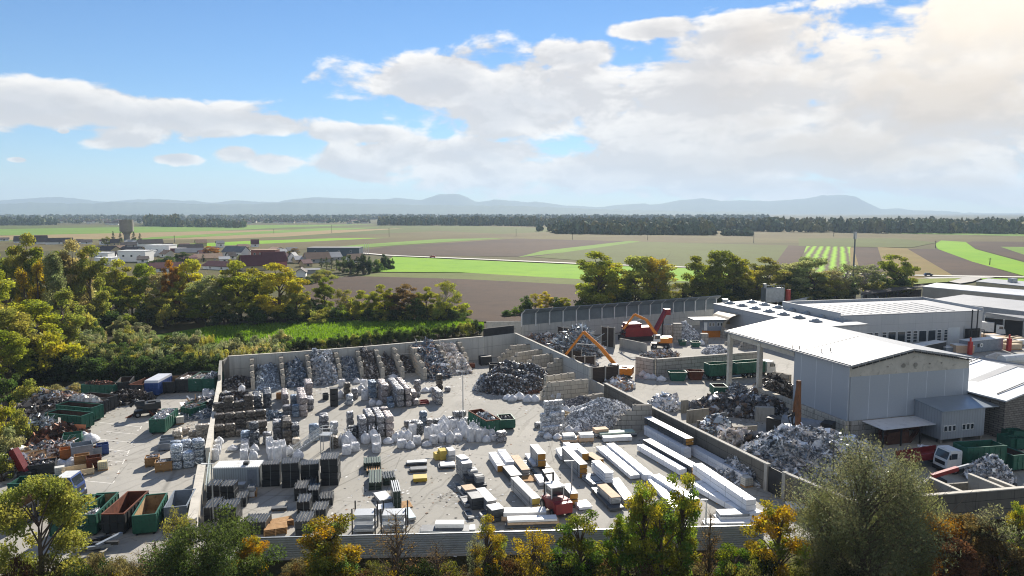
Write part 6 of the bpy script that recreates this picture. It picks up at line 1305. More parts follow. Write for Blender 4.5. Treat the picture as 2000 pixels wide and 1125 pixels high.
xpack('second stack of pale bricks before the rubble heap', 'z7', (445, 335), (562, 330), 1.4, 1.1, [TANW, WHITEB], .12, 2)
xpack('tan wrapped stack behind the green planks', 'z7', (565, 300), (680, 290), 1.4, 1.2, [GREYW, TANW], .12, 2)
xpack('greenish planks lying before the stepped block wall', 'z7', (600, 310), (900, 290), 1.5, .8, [DARKW, GREYW, mat('green_board', '#9db0a4', .7, 0, .1, 1, None, 0, 0)], .12, 3)
xpack('white boxes lying before the greenish planks', 'z7', (640, 335), (862, 325), 1.0, .7, [WHITEB], .12, 1)
xpack('yellow crate left in the mixed row', 'z6', (362, 250), (412, 243), 1.1, .9, [EDGEY], .1, 1); xpack('larger yellow crate in the mixed row', 'z6', (410, 250), (478, 242), 1.4, 1.3, [EDGEY], .1, 1)
xpack('white box beside the yellow crates', 'z6', (480, 262), (562, 252), 1.6, 1.5, [GREYW, WHITEB], .1, 2)
xpack('white boards under the yellow crates', 'z6', (395, 340), (560, 330), 1.6, .5, [DARKW, WHITEB], .1, 2)
pack('slim grey profile bundle between the aisle packs', 'z6', (1270, 330), (1210, 250), .5, .8, .1, GREYW, None, 1, GP)
pack('dark profile bundle under the double orange ended pack', 'z6', (1420, 350), (1330, 250), .3, 1.6, .1, DARKW, None, 1, GP)
pack('short grey stack at the end of the grey towers', 'z6', (770, 420), (735, 380), 1.3, 1.1, .1, GREYW, None, 3, GP)
pack('loose dark planks below the short grey stack', 'z6', (800, 500), (770, 460), .4, 1.0, .1, DARKW, None, 1, GP)
pack('pale plank pile beside the long pipe bundle', 'z6', (930, 690), (850, 570), .8, .6, .1, GREYW, None, 2, GP)
pack('grey plank heap before the pale roof shaped bundle', 'z6', (655, 690), (600, 610), .5, 1.0, .1, GREYW, None, 1, GP)
pack('white pack lying between the plank piles near the forklift', 'z6', (1400, 470), (1345, 390), .6, 1.0, .1, None, None, 1, GP)
xpack('grey boards lying beside the white wrapped pile', 'z6', (655, 985), (760, 982), 1.2, .5, [DARKW, GREYW], .12, 2)
xpack('low pile of dark rods between the black stacks', 'z5', (560, 640), (690, 632), .8, .3, [DARKW], .1, 1)
xpack('white crate by the site container door', 'z5', (345, 525), (420, 520), 1.2, 1.2, [WHITEB, GREYW], .12, 2)
xpack('grey wrapped bin beside the white crate', 'z5', (265, 490), (335, 487), 1.0, 1.1, [GREYW], .12, 1)

# square frames and pallets
def pallet(label, k, x, y, n, rz=0.0, w=1.3, d=1.0):
    p = Z(k, x, y)
    for q in range(n):
        t = thing('pallet', label if n == 1 else label + ', ' + nth(q) + ' from the ground', 'pallet', (p.x + br.uniform(-.04, .04), p.y, q * .16), YAW + rz + br.uniform(-.06, .06), None)
        mb = MB()
        for i in range(6): mb.box((0, d * (i + .5) / 6, .13), (w, d / 8, .03))
        mb.build('deck_board', WOODP, t); mb = MB()
        for sx_ in (-1, 0, 1): mb.box((sx_ * (w / 2 - .07), d / 2, .055), (.1, d, .11))
        mb.build('runner', WOODP, t)
pallet('wooden pallet in the long pile beside the fence', 'z5', 600, 850, 5, 0, 2.4, 1.6); pallet('wooden pallet in the shallow pile at the fence', 'z5', 660, 780, 4, .1, 2.4, 1.4); pallet('flat brown grating pallet by the pale planks', 'z5', 1705, 620, 1, 0, 1.5, 2.0)
pallet('wooden pallet leaning pile by the site container', 'z5', 420, 525, 4, 0, .6, 1.6); pallet('dark pallet frame near the forklift', 'z6', 1300, 470, 1, -.3, 2.2, 2.2)
# stacks of black sheet bundles
BLKS = brickmat('black_sheets', '#26292c', '#1f2225', '#3a3e42', 2.4, .31, 0.0, .012, '#34383c', .3, .5, .2, .4); BLKT = mat('black_ridged_top', '#33373b', .4, .3, .2, 1, None, .1, .08)
GRNS = brickmat('green_sheets', '#23382f', '#1d2f28', '#0f1815', 2.4, .2, 0.0, .015, '#2c4036', .3, .5, .2, .4)
def bstack(label, k, l, r, d, h, m=None, top=None, n=3, ridges=True, posts=True):
    a, b = Z(k, *l), Z(k, *r); L, rz = run(a, b); t = thing('sheet_stack', label, 'sheet stack', (a.x, a.y, 0), rz, None); m = m or BLKS
    for i in range(n):
        hh = h / n; j = random.Random(i + int(L * 99)).uniform(-.06, .06); mb = MB(); mb.box((L / 2 + j, d / 2, hh * (i + .5)), (L - .1, d, hh - .07)); mb.build('sheet_bundle', m, t)
    if ridges:
        mb = MB(); q = max(4, int(L / .3))
        for i in range(q): mb.box((L * (i + .5) / q, d / 2, h + .03), (L / q * .5, d, .07))
        mb.build('ridged_top', top or BLKT, t)
    if posts:
        mb = MB()
        for x in (.0, L * .5, L):
            mb.box((x, -.03, h / 2 + .05), (.04, .03, h + .12)); mb.box((x, d + .03, h / 2 + .05), (.04, .03, h + .12)); mb.box((x, d / 2, h + .09), (.03, d * .4, .03))
        mb.build('strap_frame', mat('pale_strap', '#8a8f8e', .5, .2, .1, 1, None, 0, 0), t)
    return t
for (lab, l, r, d, h, n) in (('tall black stack next to the site container', (482, 440), (635, 432), 1.6, 2.9, 3), ('second tall black stack with a chair on top', (652, 452), (803, 440), 2.2, 3.2, 3), ('third tall black stack under the open frame', (812, 428), (968, 415), 1.6, 2.7, 3), ('tallest black stack with white tags on top', (978, 432), (1130, 425), 2.6, 3.5, 4),
                             ('left ridged black stack before the site container', (18, 588), (128, 582), 2.0, 2.3, 3), ('right ridged black stack before the site container', (135, 590), (255, 585), 2.0, 2.3, 3), ('low ridged black stack beside the pallet pile', (262, 612), (355, 605), 2.2, 1.1, 2), ('ridged black stack at the white wall end', (-5, 740), (105, 735), 3.0, 1.7, 2),
                             ('ridged black stack behind the pine', (115, 770), (275, 760), 2.6, 2.0, 2), ('wide low black stack left of the pallets', (318, 845), (518, 840), 2.2, 1.4, 2), ('far ridged stack of the central black group', (752, 560), (862, 555), 2.6, 1.6, 2), ('second ridged stack of the central black group', (868, 570), (962, 565), 2.2, 1.5, 2),
                             ('low ridged stack right of the central black group', (968, 600), (1082, 592), 2.2, .9, 1), ('tagged stack in the middle of the black group', (778, 690), (892, 682), 2.4, 1.7, 2), ('black stack beside the orange maple', (905, 705), (1030, 700), 2.4, 1.0, 1), ('near black stack of the central group', (765, 860), (900, 855), 2.6, 1.7, 2), ('small ridged stack behind the central black group', (845, 495), (930, 490), 2.2, 1.2, 1)):
    bstack(lab, 'z5', l, r, d, h, None, None, n)
bstack('long green sheet stack leading the green row', 'z5', (1342, 300), (1490, 290), 2.4, 1.0, GRNS, mat('green_ridged_top', '#2f4a3f', .5, .2, .2, 1, None, .1, .08), 2)
bstack('low slatted green stack second in the green row', 'z5', (1362, 335), (1480, 328), 1.6, .5, GRNS, WOODP, 1); bstack('broad green stack with slatted end', 'z5', (1385, 470), (1500, 462), 4.6, 1.0, GRNS, mat('green_ridged_top', '#2f4a3f', .5, .2, .2, 1, None, .1, .08), 2)
bstack('open green stack right of the broad one', 'z5', (1505, 430), (1612, 420), 2.4, 1.0, GRNS, BLKT, 2); bstack('high green stack with rails on top', 'z5', (1592, 635), (1662, 628), 3.6, 2.2, GRNS, STEEL, 3)
pack('bright bundle of loose pipes at the green row', 'z5', (1480, 555), (1425, 490), .5, 1.5, .1, GREYW, None, 1, None, 'pipe_bundle', WHITEB); pack('short bundle of loose pipes below the bright one', 'z5', (1465, 630), (1445, 590), .4, 1.9, .1, GREYW, None, 1, None, 'pipe_bundle', WHITEB)
pack('pale blue planks by the brown grating', 'z5', (1725, 705), (1672, 620), .4, .8, .1, GREYW, None, 1, None, 'pipe_bundle', mat('pale_blue_board', '#a9bcc4', .6, 0, .1, 1, None, 0, 0))
def rack(label, l, r, d, h):
    a, b = Z('z5', *l), Z('z5', *r); L, rz = run(a, b); t = thing('post_rack', label, 'rack', (a.x, a.y, 0), rz)
    for x in (0, L):
        for y in (0, d): mb = MB(); mb.box((x, y, h / 2), (.14, .14, h)); mb.build('post', DARKM, t)
    for zz, mm in ((.5, GREYW), (1.3, WHITEB), (2.0, GREYW)):
        mb = MB(); mb.box((L / 2, d / 2, zz), (L - .2, d * .8, .35)); mb.build('profile_layer', mm, t)
rack('steel post rack of white profiles beside the orange maple', (1248, 850), (1440, 845), 2.2, 3.0); rack('steel post rack of grey profiles beside the bare tree', (1492, 850), (1700, 845), 2.2, 3.0)
# site container
a, b = Z('z5', 75, 450), Z('z5', 462, 440); L, rz = run(a, b); t_ = thing('site_container', 'light grey site container with a white roof behind the black stacks', 'container', (a.x, a.y, 0), rz)
CORR = brickmat('container_wall', '#a7b0b5', '#a1aaaf', '#8a9297', .28, 40, 0, .05, '#8e979c', .2, .5, .2)
mb = MB(); mb.box((L / 2, 1.25, 1.3), (L, 2.5, 2.5)); mb.build('body', CORR, t_); mb = MB(); mb.box((L / 2, 1.25, 2.6), (L + .08, 2.58, .12))
for i in range(22): mb.box((L * (i + .5) / 22, 1.25, 2.68), (L / 44, 2.4, .05))
mb.build('roof', WHITEP, t_); mb = MB(); mb.box((L * .85, -.02, 1.25), (L * .2, .06, 2.2)); mb.build('door', GREYP, t_); mb = MB(); mb.box((L * .68, 1.0, 2.85), (.6, .7, .4)); mb.build('roof_hatch', BLACKP, t_)
# steel stairs and platform
p = Z('a2', 230, 1010); t_ = thing('stair_platform', 'light steel inspection platform with a straight stair and railings', 'platform', (p.x, p.y, 0), 0.02); hp = 2.6
mb = MB(); mb.box((.55, .8, hp), (1.5, 1.6, .12)); mb.build('deck', STEEL, t_); mb = MB()
for x in (-.15, 1.25):
    for y in (.05, 1.55): mb.box((x, y, hp / 2), (.1, .1, hp))
mb.build('leg', STEEL, t_); mb = MB()
for y in (.05, 1.55): mb.bar((-.2, y, hp), (-4.3, y - 2.2, .05), .08, .26)
for i in range(11):
    u = (i + .5) / 11; mb.box((-.2 - 4.1 * u, .8 - 2.2 * u, hp - (hp - .05) * u), (.28, 1.5, .05))
mb.build('stair_flight', STEEL, t_); mb = MB()
for y in (.05, 1.55):
    for hh in (.55, 1.05): mb.bar((-.2, y, hp + hh), (-4.3, y - 2.2, hh), .06); mb.bar((-.2, y, hp + hh), (1.3, y, hp + hh), .06)
    for i in range(6):
        u = i / 5; mb.box((-.2 - 4.1 * u, y - 2.2 * u, hp - (hp - .05) * u + .52), (.05, .05, 1.05))
for x in (-.2, 1.3): mb.box((x, .05, hp + .5), (.06, .06, 1.05)); mb.box((x, 1.55, hp + .5), (.06, .06, 1.05))
mb.bar((1.3, .05, hp + 1.05), (1.3, 1.55, hp + 1.05), .06); mb.build('railing', WHITEP, t_)
# lamp posts
def lamp(label, k, x, y, h, rz=0.0, arm=.8):
    p = Z(k, x, y); t = thing('lamp_post', label, 'lamp post', (p.x, p.y, 0), rz); mb = MB(); mb.tube([(0, 0, 0), (0, 0, h * .5), (0, 0, h)], [.11, .085, .06], 8); mb.build('pole', STEEL, t)
    mb = MB(); mb.bar((-arm, 0, h), (arm * .5, 0, h + .02), .08); mb.box((-arm, 0, h + .02), (.6, .25, .1)); mb.build('lamp_head', WHITEP, t)
lamp('slim steel lamp post in the middle of the bale yard', 'px', 904.5, 830, 8.9); lamp('slim lamp post with a bar head by the forklift', 'z7', 387, 800, 5.0, .1, .6); lamp('thin pale post at the wall end by the pine', 'z5', 78, 760, 7.0); lamp('bare thin post by the fence near the willow', 'z7', 1440, 1010, 3.2, 0, .3)

# machines
def wheel(t, x, y, r, w, name='wheel'):
    o = MB(); o.cyl((x, y, r), r, w, 18, 'X'); o = o.build(name, mat('rubber', '#1c1c1d', .9, 0, .2, 2, '#4a443c', .05, .1), t); m = MB(); m.cyl((x, y, r), r * .5, w + .04, 12, 'X'); m.build('rim', mat('wheel_rim', '#8e9194', .5, .4, .1, 1, None, 0, 0), o)
def handler(label, loc, rz, slew, pts, body, cabm, s=1.0, grab=True, fixed=False):
    """material handler: wheels below, house and cab above, boom and stick through the points pts (reach, height)"""
    t = thing('material_handler', label, 'excavator', loc, rz)
    mb = MB(); mb.box((0, 0, 1.05 * s), (2.3 * s, 4.4 * s, .6 * s)); mb.box((0, -2.1 * s, .6 * s), (3.2 * s, .5 * s, .4 * s)); mb.box((0, 2.1 * s, .6 * s), (3.2 * s, .5 * s, .4 * s)); mb.build('undercarriage', DARKM, t)
    for x in (-1.2, 1.2):
        for y in (-1.4, 1.4): wheel(t, x * s, y * s, .62 * s, .5 * s)
    R_ = Matrix.Rotation(slew, 3, 'Z'); tr = lambda x, y, zz: R_ @ Vector((x * s, y * s, zz * s))
    mb = MB(); mb.box(tr(.1, -1.1, 2.1), (2.6 * s, 3.4 * s, 1.3 * s), slew); mb.box(tr(.1, -2.4, 2.2), (2.7 * s, .9 * s, 1.5 * s), slew); mb.build('house', body, t)
    mb = MB(); mb.box(tr(.5, -1.3, 2.85), (1.2 * s, 1.6 * s, .3 * s), slew); mb.build('engine_cover', body if not grab else GREYP, t)
    mb = MB(); mb.box(tr(-.85, 1.0, 2.7), (1.0 * s, 1.6 * s, 1.7 * s), slew, 0); mb.box(tr(-.85, 1.0, 2.95), (1.03 * s, 1.3 * s, .9 * s), slew, 1); mb.box(tr(-.85, 1.2, 2.95), (.8 * s, 1.63 * s, .9 * s), slew, 1); mb.build('cab', [cabm, GLASS], t)
    P = [tr(.35, q[0], q[1]) for q in pts]
    mb = MB(); mb.bar(P[0], P[1], .5 * s, .75 * s)
    if len(P) > 3: mb.bar(P[1], P[2], .45 * s, .62 * s)
    mb.build('boom', body, t); mb = MB(); mb.bar(P[-2], P[-1], .38 * s, .46 * s); mb.build('stick', body, t)
    mb = MB(); mid = (P[0] + P[1]) / 2; mb.tube([tr(.75, .4, 2.4), mid], .12 * s, 8); mb.tube([P[1] + Vector((0, 0, .3)), (P[-2] + P[-1]) / 2], .1 * s, 8); mb.build('hydraulic_ram', STEEL, t)
    if grab:
        g = MB(); e = P[-1]
        for i in range(5):
            a = 6.2832 * i / 5; g.tube([e + Vector((0, 0, -.3)), e + Vector((math.cos(a) * .75, math.sin(a) * .75, -.75)), e + Vector((math.cos(a) * .55, math.sin(a) * .55, -1.5)), e + Vector((math.cos(a) * .1, math.sin(a) * .1, -1.9))], [.16, .15, .12, .05], 6)
        g.cyl(e + Vector((0, 0, -.1)), .3, .6, 10); g.build('grapple', DARKM, t)
    return t
p = Z('z8', 1290, 590); handler('orange material handler reaching over the long wall', (p.x - .5, p.y + 1.5, 0), R(50), R(20), [(.4, 2.6), (4.0, 6.6), (7.6, 9.6), (11.5, 4.4)], YEL, WHITEP, 1.0)
p = Z('y1', 520, 690); handler('orange material handler with a raised bent boom by the red shredder', (p.x, p.y + 2, 0), R(80), R(8), [(.4, 2.6), (3.6, 7.2), (6.6, 8.6), (9.5, 4.6)], YEL, WHITEP, 1.0)
p = Z('z1', 1205, 500); handler('small dark scrap crane standing on the open ground', (p.x, p.y + 1.2, 0), R(110), R(10), [(.4, 2.3), (1.8, 3.4), (2.9, 2.2)], BLACKP, BLACKP, .8, False)
for q_, (a_, b_) in enumerate(((-2.4, -1.2), (2.4, -1.4), (-2.2, 2.4), (2.6, 2.0))):
    mb = MB(); mb.bar((p.x + a_ * .3, p.y + 1.2 + b_ * .3, 1.0), (p.x + a_, p.y + 1.2 + b_, .08), .28); mb.box((p.x + a_, p.y + 1.2 + b_, .05), (.7, .7, .1)); tag(mb.build('steel_outrigger', RUST), 'rusty steel outrigger around the small dark crane, ' + ['front one at its side', 'front one towards the lone container', 'rear one at its side', 'rear one towards the back row'][q_], 'outrigger')
p = Z('y2', 615, 975); handler('orange material handler with an upright boom before the hall', (p.x, p.y + 1, 0), R(20), R(-28), [(.2, 2.6), (.7, 7.0), (1.0, 10.6), (3.2, 5.0)], mat('worn_orange', '#6b4426', .7, .1, .3, 1, '#35261b', .05, .05), WHITEP, .95)
# red crane arms
p = Z('z1', 205, 1010); t_ = thing('loading_crane', 'bent red crane arm over the scrap at the frame edge', 'crane', (p.x, p.y, 0)); mb = MB(); mb.bar((0.4, 0, .4), (-1.6, .6, 3.6), .8, 1.0); mb.build('boom', REDP, t_); mb = MB(); mb.bar((-1.6, .6, 3.6), (-4.6, .2, .8), .5, .6); mb.build('stick', DARKM, t_); mb = MB(); mb.box((.5, 0, .5), (1.8, 1.6, 1.0)); mb.build('base_frame', DARKM, t_)
p = Z('y5', 660, 830); t_ = thing('crane_boom', 'red loading boom lying in the bunker', 'crane', (p.x, p.y, 0), .1); mb = MB(); mb.bar((-2.6, 0, 1.6), (1.2, .5, 2.3), .5, .5); mb.build('boom', REDP, t_); mb = MB(); mb.bar((1.2, .5, 2.35), (3.0, .8, 2.6), .28, .28); mb.build('extension', GREYP, t_); mb = MB(); mb.box((-1.6, .1, .6), (1.4, 1.4, 1.2)); mb.build('pedestal', DARKM, t_)
# shredder with conveyor, cabin, round shelter
p = Z('y1', 290, 610); t_ = thing('shredder', 'big red scrap shredder with a steep red conveyor', 'shredder', (p.x, p.y, 0), .2); mb = MB(); mb.box((0, 3, 2.5), (7.6, 3.4, 2.6)); mb.extr([(1.4, 3.8), (4.6, 3.8), (4.9, 4.8), (1.1, 4.8)], -3.4, 0.6); mb.build('housing', REDP, t_, fix=True)
mb = MB(); mb.box((0, 3, .65), (9, 4.4, 1.3)); mb.build('base_frame', DARKM, t_); mb = MB(); mb.bar((4.6, 3.0, 1.2), (9.0, 4.6, 7.8), 1.3, .7); mb.build('conveyor', REDP, t_); mb = MB(); mb.box((9.3, 4.7, 7.3), (1.6, 1.6, 1.6)); mb.build('conveyor_head', REDP, t_)
mb = MB(); mb.box((8.0, 4.3, 2.9), (.4, .4, 5.8)); mb.build('support', DARKM, t_)
for (x0, x1, y, h_, w_) in ((540, 625, 600, 4.6, 'tall pale concrete block stand left of the grey shredded heap'), (640, 728, 605, 5.0, 'taller pale concrete block stand beside the shredded heap'), (945, 1022, 620, 2.6, 'low pale block wall right of the shredded heap')):
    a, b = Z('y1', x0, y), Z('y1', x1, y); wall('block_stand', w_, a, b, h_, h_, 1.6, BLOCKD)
p = Z('y1', 1095, 560); t_ = thing('control_cabin', 'grey control cabin on orange skids with a flat roof', 'cabin', (p.x, p.y, 0), .1); mb = MB(); mb.box((0, 1.5, 3.4), (6, 3, 2.9)); bo = mb.build('body', GREYP, t_); mb = MB(); mb.box((-1, 2, 5.0), (10, 5.5, .3)); mb.build('roof', mat('cabin_roof', '#5e6468', .6, .1, .1, 1, None, 0, 0), t_)
mb = MB(); mb.box((0, 1.5, .95), (5, 2.2, 1.9)); mb.build('skid', YEL, t_)
for x in (-1.2, -.3, 1.1, 2.0): mb = MB(); mb.box((x, -.02, 3.7), (.75, .08, 1.0), 0, 0); mb.box((x, -.05, 3.7), (.55, .06, .8), 0, 1); mb.build('window', [WHITEP, GLASS], bo)
mb = MB(); mb.box((-2.5, -.03, 3.2), (.9, .08, 2.2)); mb.build('door', WHITEP, bo)
p = Z('y1', 1360, 560); t_ = thing('round_shelter', 'half round tarpaulin shelter beside the domed hall', 'shelter', (p.x, p.y, 0), .25); mb = MB(); n = 14
pr = [(4.2 * math.cos(math.pi * i / n), 3 + 3.4 * math.sin(math.pi * i / n)) for i in range(n + 1)]
mb.add([(x, y, zz) for y in (0, 8.5) for x, zz in pr] + [(x * .97, y, 3 + (zz - 3) * .97) for y in (0, 8.5) for x, zz in pr], [(i, i + 1, n + 2 + i, n + 1 + i) for i in range(n)] + [(2 * n + 2 + i, 3 * n + 3 + i, 3 * n + 4 + i, 2 * n + 3 + i) for i in range(n)]); mb.build('arched_cover', mat('tarpaulin', '#b9aa90', .6, 0, .1, 1, '#938670', .05, .05), t_); mb = MB()
for y in (0.05,): mb.add([(x * .98, y + 5, zz) for x, zz in pr], [tuple(range(n + 1))])
mb.build('end_panel', mat('tarpaulin_end', '#9a8562', .7, 0, .1, 1, None, 0, 0), t_)
mb = MB(); mb.box((-4.1, 4.2, 1.5), (.8, 8.4, 3)); mb.box((4.1, 4.2, 1.5), (.8, 8.4, 3)); mb.build('block_base', BLOCKD, t_)
# block enclosure in the scrap yard
a, b, c_ = Z('y1', 240, 960), Z('y1', 435, 995), Z('y1', 1570, 890); he = Zh('y1', 435, 995, 795)
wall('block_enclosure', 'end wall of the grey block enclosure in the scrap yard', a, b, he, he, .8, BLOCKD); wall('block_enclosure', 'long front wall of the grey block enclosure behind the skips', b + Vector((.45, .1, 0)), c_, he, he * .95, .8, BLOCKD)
wall('low_wall', 'low pale wall in front of the red shredder', Z('y1', 60, 665), Z('y1', 355, 730), 2.4, 2.4, .3, CONC); blockwall('pale block wall under the hall canopy', Z('y2', 445, 540), Z('y2', 560, 565), [(0, 1)] * 4, BLOCK); blockwall('stepped block wall far under the hall canopy', Z('y1', 1220, 640), Z('y1', 1560, 600), steps(4, .1), BLOCKD)
blockwall('pale block stack behind the parked green trailer', Z('y1', 1370, 690), Z('y1', 1600, 665), steps(3, .1), BLOCKD); wall('concrete_cube', 'pale concrete slab block among the dark scrap before the hall', Z('y2', 325, 760), Z('y2', 450, 765), 2.3, 2.3, .9, CONC); wall('bay_wall', 'grey bay wall beyond the weathered wall, far one', Z('z7', 1245, 110), Z('z7', 1300, 105), 2.3, 2.3, .25, CONC_DARK)
wall('bay_wall', 'grey bay wall beyond the weathered wall, long one', Z('z7', 1290, 190), Z('z7', 1460, 170), 2.2, 2.2, .25, CONC_DARK); wall('bay_wall', 'grey bay wall beyond the weathered wall, middle one', Z('z7', 1370, 245), Z('z7', 1612, 215), 1.6, 1.6, .25, CONC_DARK); wall('bay_wall', 'grey bay wall beyond the weathered wall, near one', Z('z7', 1665, 310), Z('z7', 1840, 300), 1.9, 1.9, .25, CONC_DARK)
# tank on a frame before the hall
p = Z('y2', 640, 890); t_ = thing('drum_machine', 'long grey drum machine with dark ends before the hall wall', 'machine', (p.x, p.y, 0), R(-38)); mb = MB(); mb.tube([(-3.2, 1.2, 1.9), (2.6, 1.2, 1.9)], 1.15, 18); mb.build('drum', GREYP, t_); mb = MB(); mb.box((3.4, 1.2, 1.6), (1.6, 2.4, 2.9)); mb.build('drive_housing', DARKM, t_); mb = MB(); mb.box((-4.4, 1.2, 1.3), (2.2, 2, 2.2)); mb.build('feed_housing', DARKM, t_); mb = MB(); mb.box((-.5, 1.2, .45), (8, 1.8, .9)); mb.build('base_frame', DARKM, t_)

# vehicles
def truck_cab(t, x, m, w=2.45, h=3.1):
    """cab with its front at local x; nose towards -x"""
    mb = MB(); mb.extr([(x + 2.2, .75), (x + 2.2, h), (x + .5, h), (x + .12, 1.9), (x, 1.0), (x, .75)], -w / 2, w / 2); cb = mb.build('cab', m, t, fix=True); cb.rotation_euler = (0, 0, math.pi / 2); cb.scale = (1, -1, 1)
    return cb
def truck(label, loc, rz, cabm, boxes, L=8.6, wheels=(1.4, 5.2, 6.5), rim=None):
    t = thing('truck', label, 'truck', loc, rz); w = 2.45                                      # nose at local y = 0, body to +y
    mb = MB(); mb.extr([(2.2, .8), (2.2, 3.1), (.55, 3.15), (.12, 2.0), (0, 1.2), (0, .8)], -w / 2, w / 2); cab_ = mb.build('cab', cabm, t, fix=True)
    mb = MB(); mb.quad((-w / 2 + .15, .12, 2.02), (w / 2 - .15, .12, 2.02), (w / 2 - .2, .47, 2.98), (-w / 2 + .2, .47, 2.98)); mb.build('windscreen', GLASS, cab_)
    for sx_ in (-1, 1): mb = MB(); mb.box((sx_ * (w / 2 + .005), 1.05, 2.45), (.02, .9, .75)); mb.build('side_window', GLASS, cab_); mb = MB(); mb.box((sx_ * (w / 2 + .12), .35, 2.4), (.1, .15, .6)); mb.build('mirror', DARKM, cab_); mb = MB(); mb.box((sx_ * .95, -.01, 1.0), (.35, .06, .2)); mb.build('headlight', WHITEP, cab_)
    mb = MB(); mb.box((0, 1.35, 3.17), (w * .96, 1.6, .07)); mb.build('roof', WHITEP, cab_); mb = MB(); mb.box((0, -.02, 1.45), (1.7, .06, .5)); mb.build('grille', DARKM, cab_); mb = MB(); mb.box((0, .05, .55), (w, .3, .5)); mb.build('bumper', DARKM, t)
    mb = MB(); mb.box((0, L / 2 + .2, .85), (.9, L - .4, .3)); mb.build('chassis', DARKM, t)
    for y in wheels:
        for sx_ in (-1, 1): wheel(t, sx_ * 1.02, y, .5, .36)
    for bm_, y0, y1, z0, z1, open_ in boxes:
        mb = MB()
        if not open_: mb.box((0, (y0 + y1) / 2, (z0 + z1) / 2), (2.5, y1 - y0, z1 - z0))
        else:
            mb.box((0, (y0 + y1) / 2, z0 + .06), (2.5, y1 - y0, .12))
            for c, s in (((-1.21, (y0 + y1) / 2), (.08, y1 - y0)), ((1.21, (y0 + y1) / 2), (.08, y1 - y0)), ((0, y0 + .04), (2.34, .08)), ((0, y1 - .04), (2.34, .08))): mb.box((c[0], c[1], (z0 + z1) / 2 + .06), (s[0], s[1], z1 - z0 - .12))
            for i in range(8):
                for sx_ in (-1, 1): mb.box((sx_ * 1.27, y0 + .1 + (y1 - y0 - .2) * i / 7, (z0 + z1) / 2), (.06, .1, z1 - z0 - .1))
            for c, s in (((-1.22, (y0 + y1) / 2), (.14, y1 - y0)), ((1.22, (y0 + y1) / 2), (.14, y1 - y0))): mb.box((c[0], c[1], z1 + .04), (s[0], s[1], .1))
        mb.build('loading_body', bm_, t)
    return t
a, b = Z('y5', 560, 690), Z('y5', 1150, 650); L, rz = run(a, b)
truck('white truck with a green hook container in the hall shadow', (a.x + .6, a.y + 1.6, 0), rz - math.pi / 2, WHITEP, [(GREENP, 2.9, 8.9, 1.15, 3.5, True)], 9.2)
a, b = Z('y2', 440, 455), Z('y2', 180, 475); L, rz = run(a, b)
truck('white truck with a green tipper body behind the canopy columns', (a.x, a.y, 0), rz - math.pi / 2, WHITEP, [(GREENP, 2.7, 9.6, 1.1, 3.3, True)], 10)
a, b = Z('y2', 20, 500), Z('y2', 180, 490); L, rz = run(a, b); t_ = thing('trailer', 'green open trailer standing behind the green truck', 'trailer', (a.x, a.y, 0), rz)
mb = MB(); mb.box((2.6, 1.25, 1.1), (5.2, 2.4, .15))
for c, s in (((2.6, .04), (5.2, .08)), ((2.6, 2.46), (5.2, .08)), ((.04, 1.25), (.08, 2.4)), ((5.16, 1.25), (.08, 2.4))): mb.box((c[0], c[1], 2.3), (s[0], s[1], 2.4))
for i in range(7): mb.box((.1 + 5 * i / 6, -.03, 2.3), (.1, .07, 2.3))
mb.build('loading_body', GREENP, t_); mb = MB(); mb.box((2.6, 1.25, .8), (5, .9, .3)); mb.build('chassis', DARKM, t_)
for x in (1.2, 4.0):
    for y in (.2, 2.3): m_ = MB(); m_.cyl((x, y, .5), .5, .35, 16, 'Y'); m_.build('wheel', MC['rubber'], t_)
t_ = thing('flatbed_trailer', 'low dark red trailer bed left of the white truck', 'trailer', tuple(Z('y5', 190, 620)), .35); mb = MB(); mb.box((3.4, 1.2, 1.2), (7.4, 2.4, .2)); mb.box((3.4, .05, 1.6), (7.4, .1, .8)); mb.box((3.4, 2.35, 1.6), (7.4, .1, .8)); mb.build('loading_body', REDP, t_)
for x in (1.0, 5.6): m_ = MB(); m_.cyl((x, 1.2, .5), .5, 2.2, 16, 'Y'); m_.build('axle_wheel', MC['rubber'], t_)
p = Z('a6', 640, 1040); truck('blue truck with a white roofed cab beside the round tree', (p.x + .8, p.y + 1.0, 0), R(95), BLUEP, [(GREENP, 2.6, 7.6, 1.1, 2.6, True)], 8)
a, b = Z('a7', 835, 598), Z('a7', 615, 580); L, rz = run(a, b); truck('white articulated truck parked under the loading canopy', (a.x, a.y, 0), rz - math.pi / 2, WHITEP, [(WHITEP, 2.7, 13.5, 1.1, 3.7, False)], 14, (1.4, 4.5, 10.2, 11.5, 12.8))
def van_box(label, k, l, r, d, h, m, emblem=False):
    a, b = Z(k, *l), Z(k, *r); L, rz = run(a, b); t = thing('freight_container', label, 'container', (a.x, a.y, 0), rz); mb = MB(); mb.box((L / 2, d / 2, h / 2 + .1), (L, d, h)); mb.build('body', m, t); mb = MB(); mb.box((L / 2, d / 2, h + .15), (L + .1, d + .1, .12)); mb.build('roof', WHITEP, t)
    mb = MB(); mb.box((.06, d / 2, h / 2), (.1, d * .9, h * .9)); mb.build('door', GREYP, t)
    if emblem:
        mb = MB(); mb.cyl((L * .36, -.02, h * .62), .55, .05, 18, 'Y'); mb.build('round_emblem', WHITEP, t); mb = MB(); mb.cyl((L * .36, -.05, h * .62), .2, .05, 12, 'Y'); mb.box((L * .27, -.03, h * .62), (.7, .05, .9)); mb.build('square_emblem', DARKM, t)
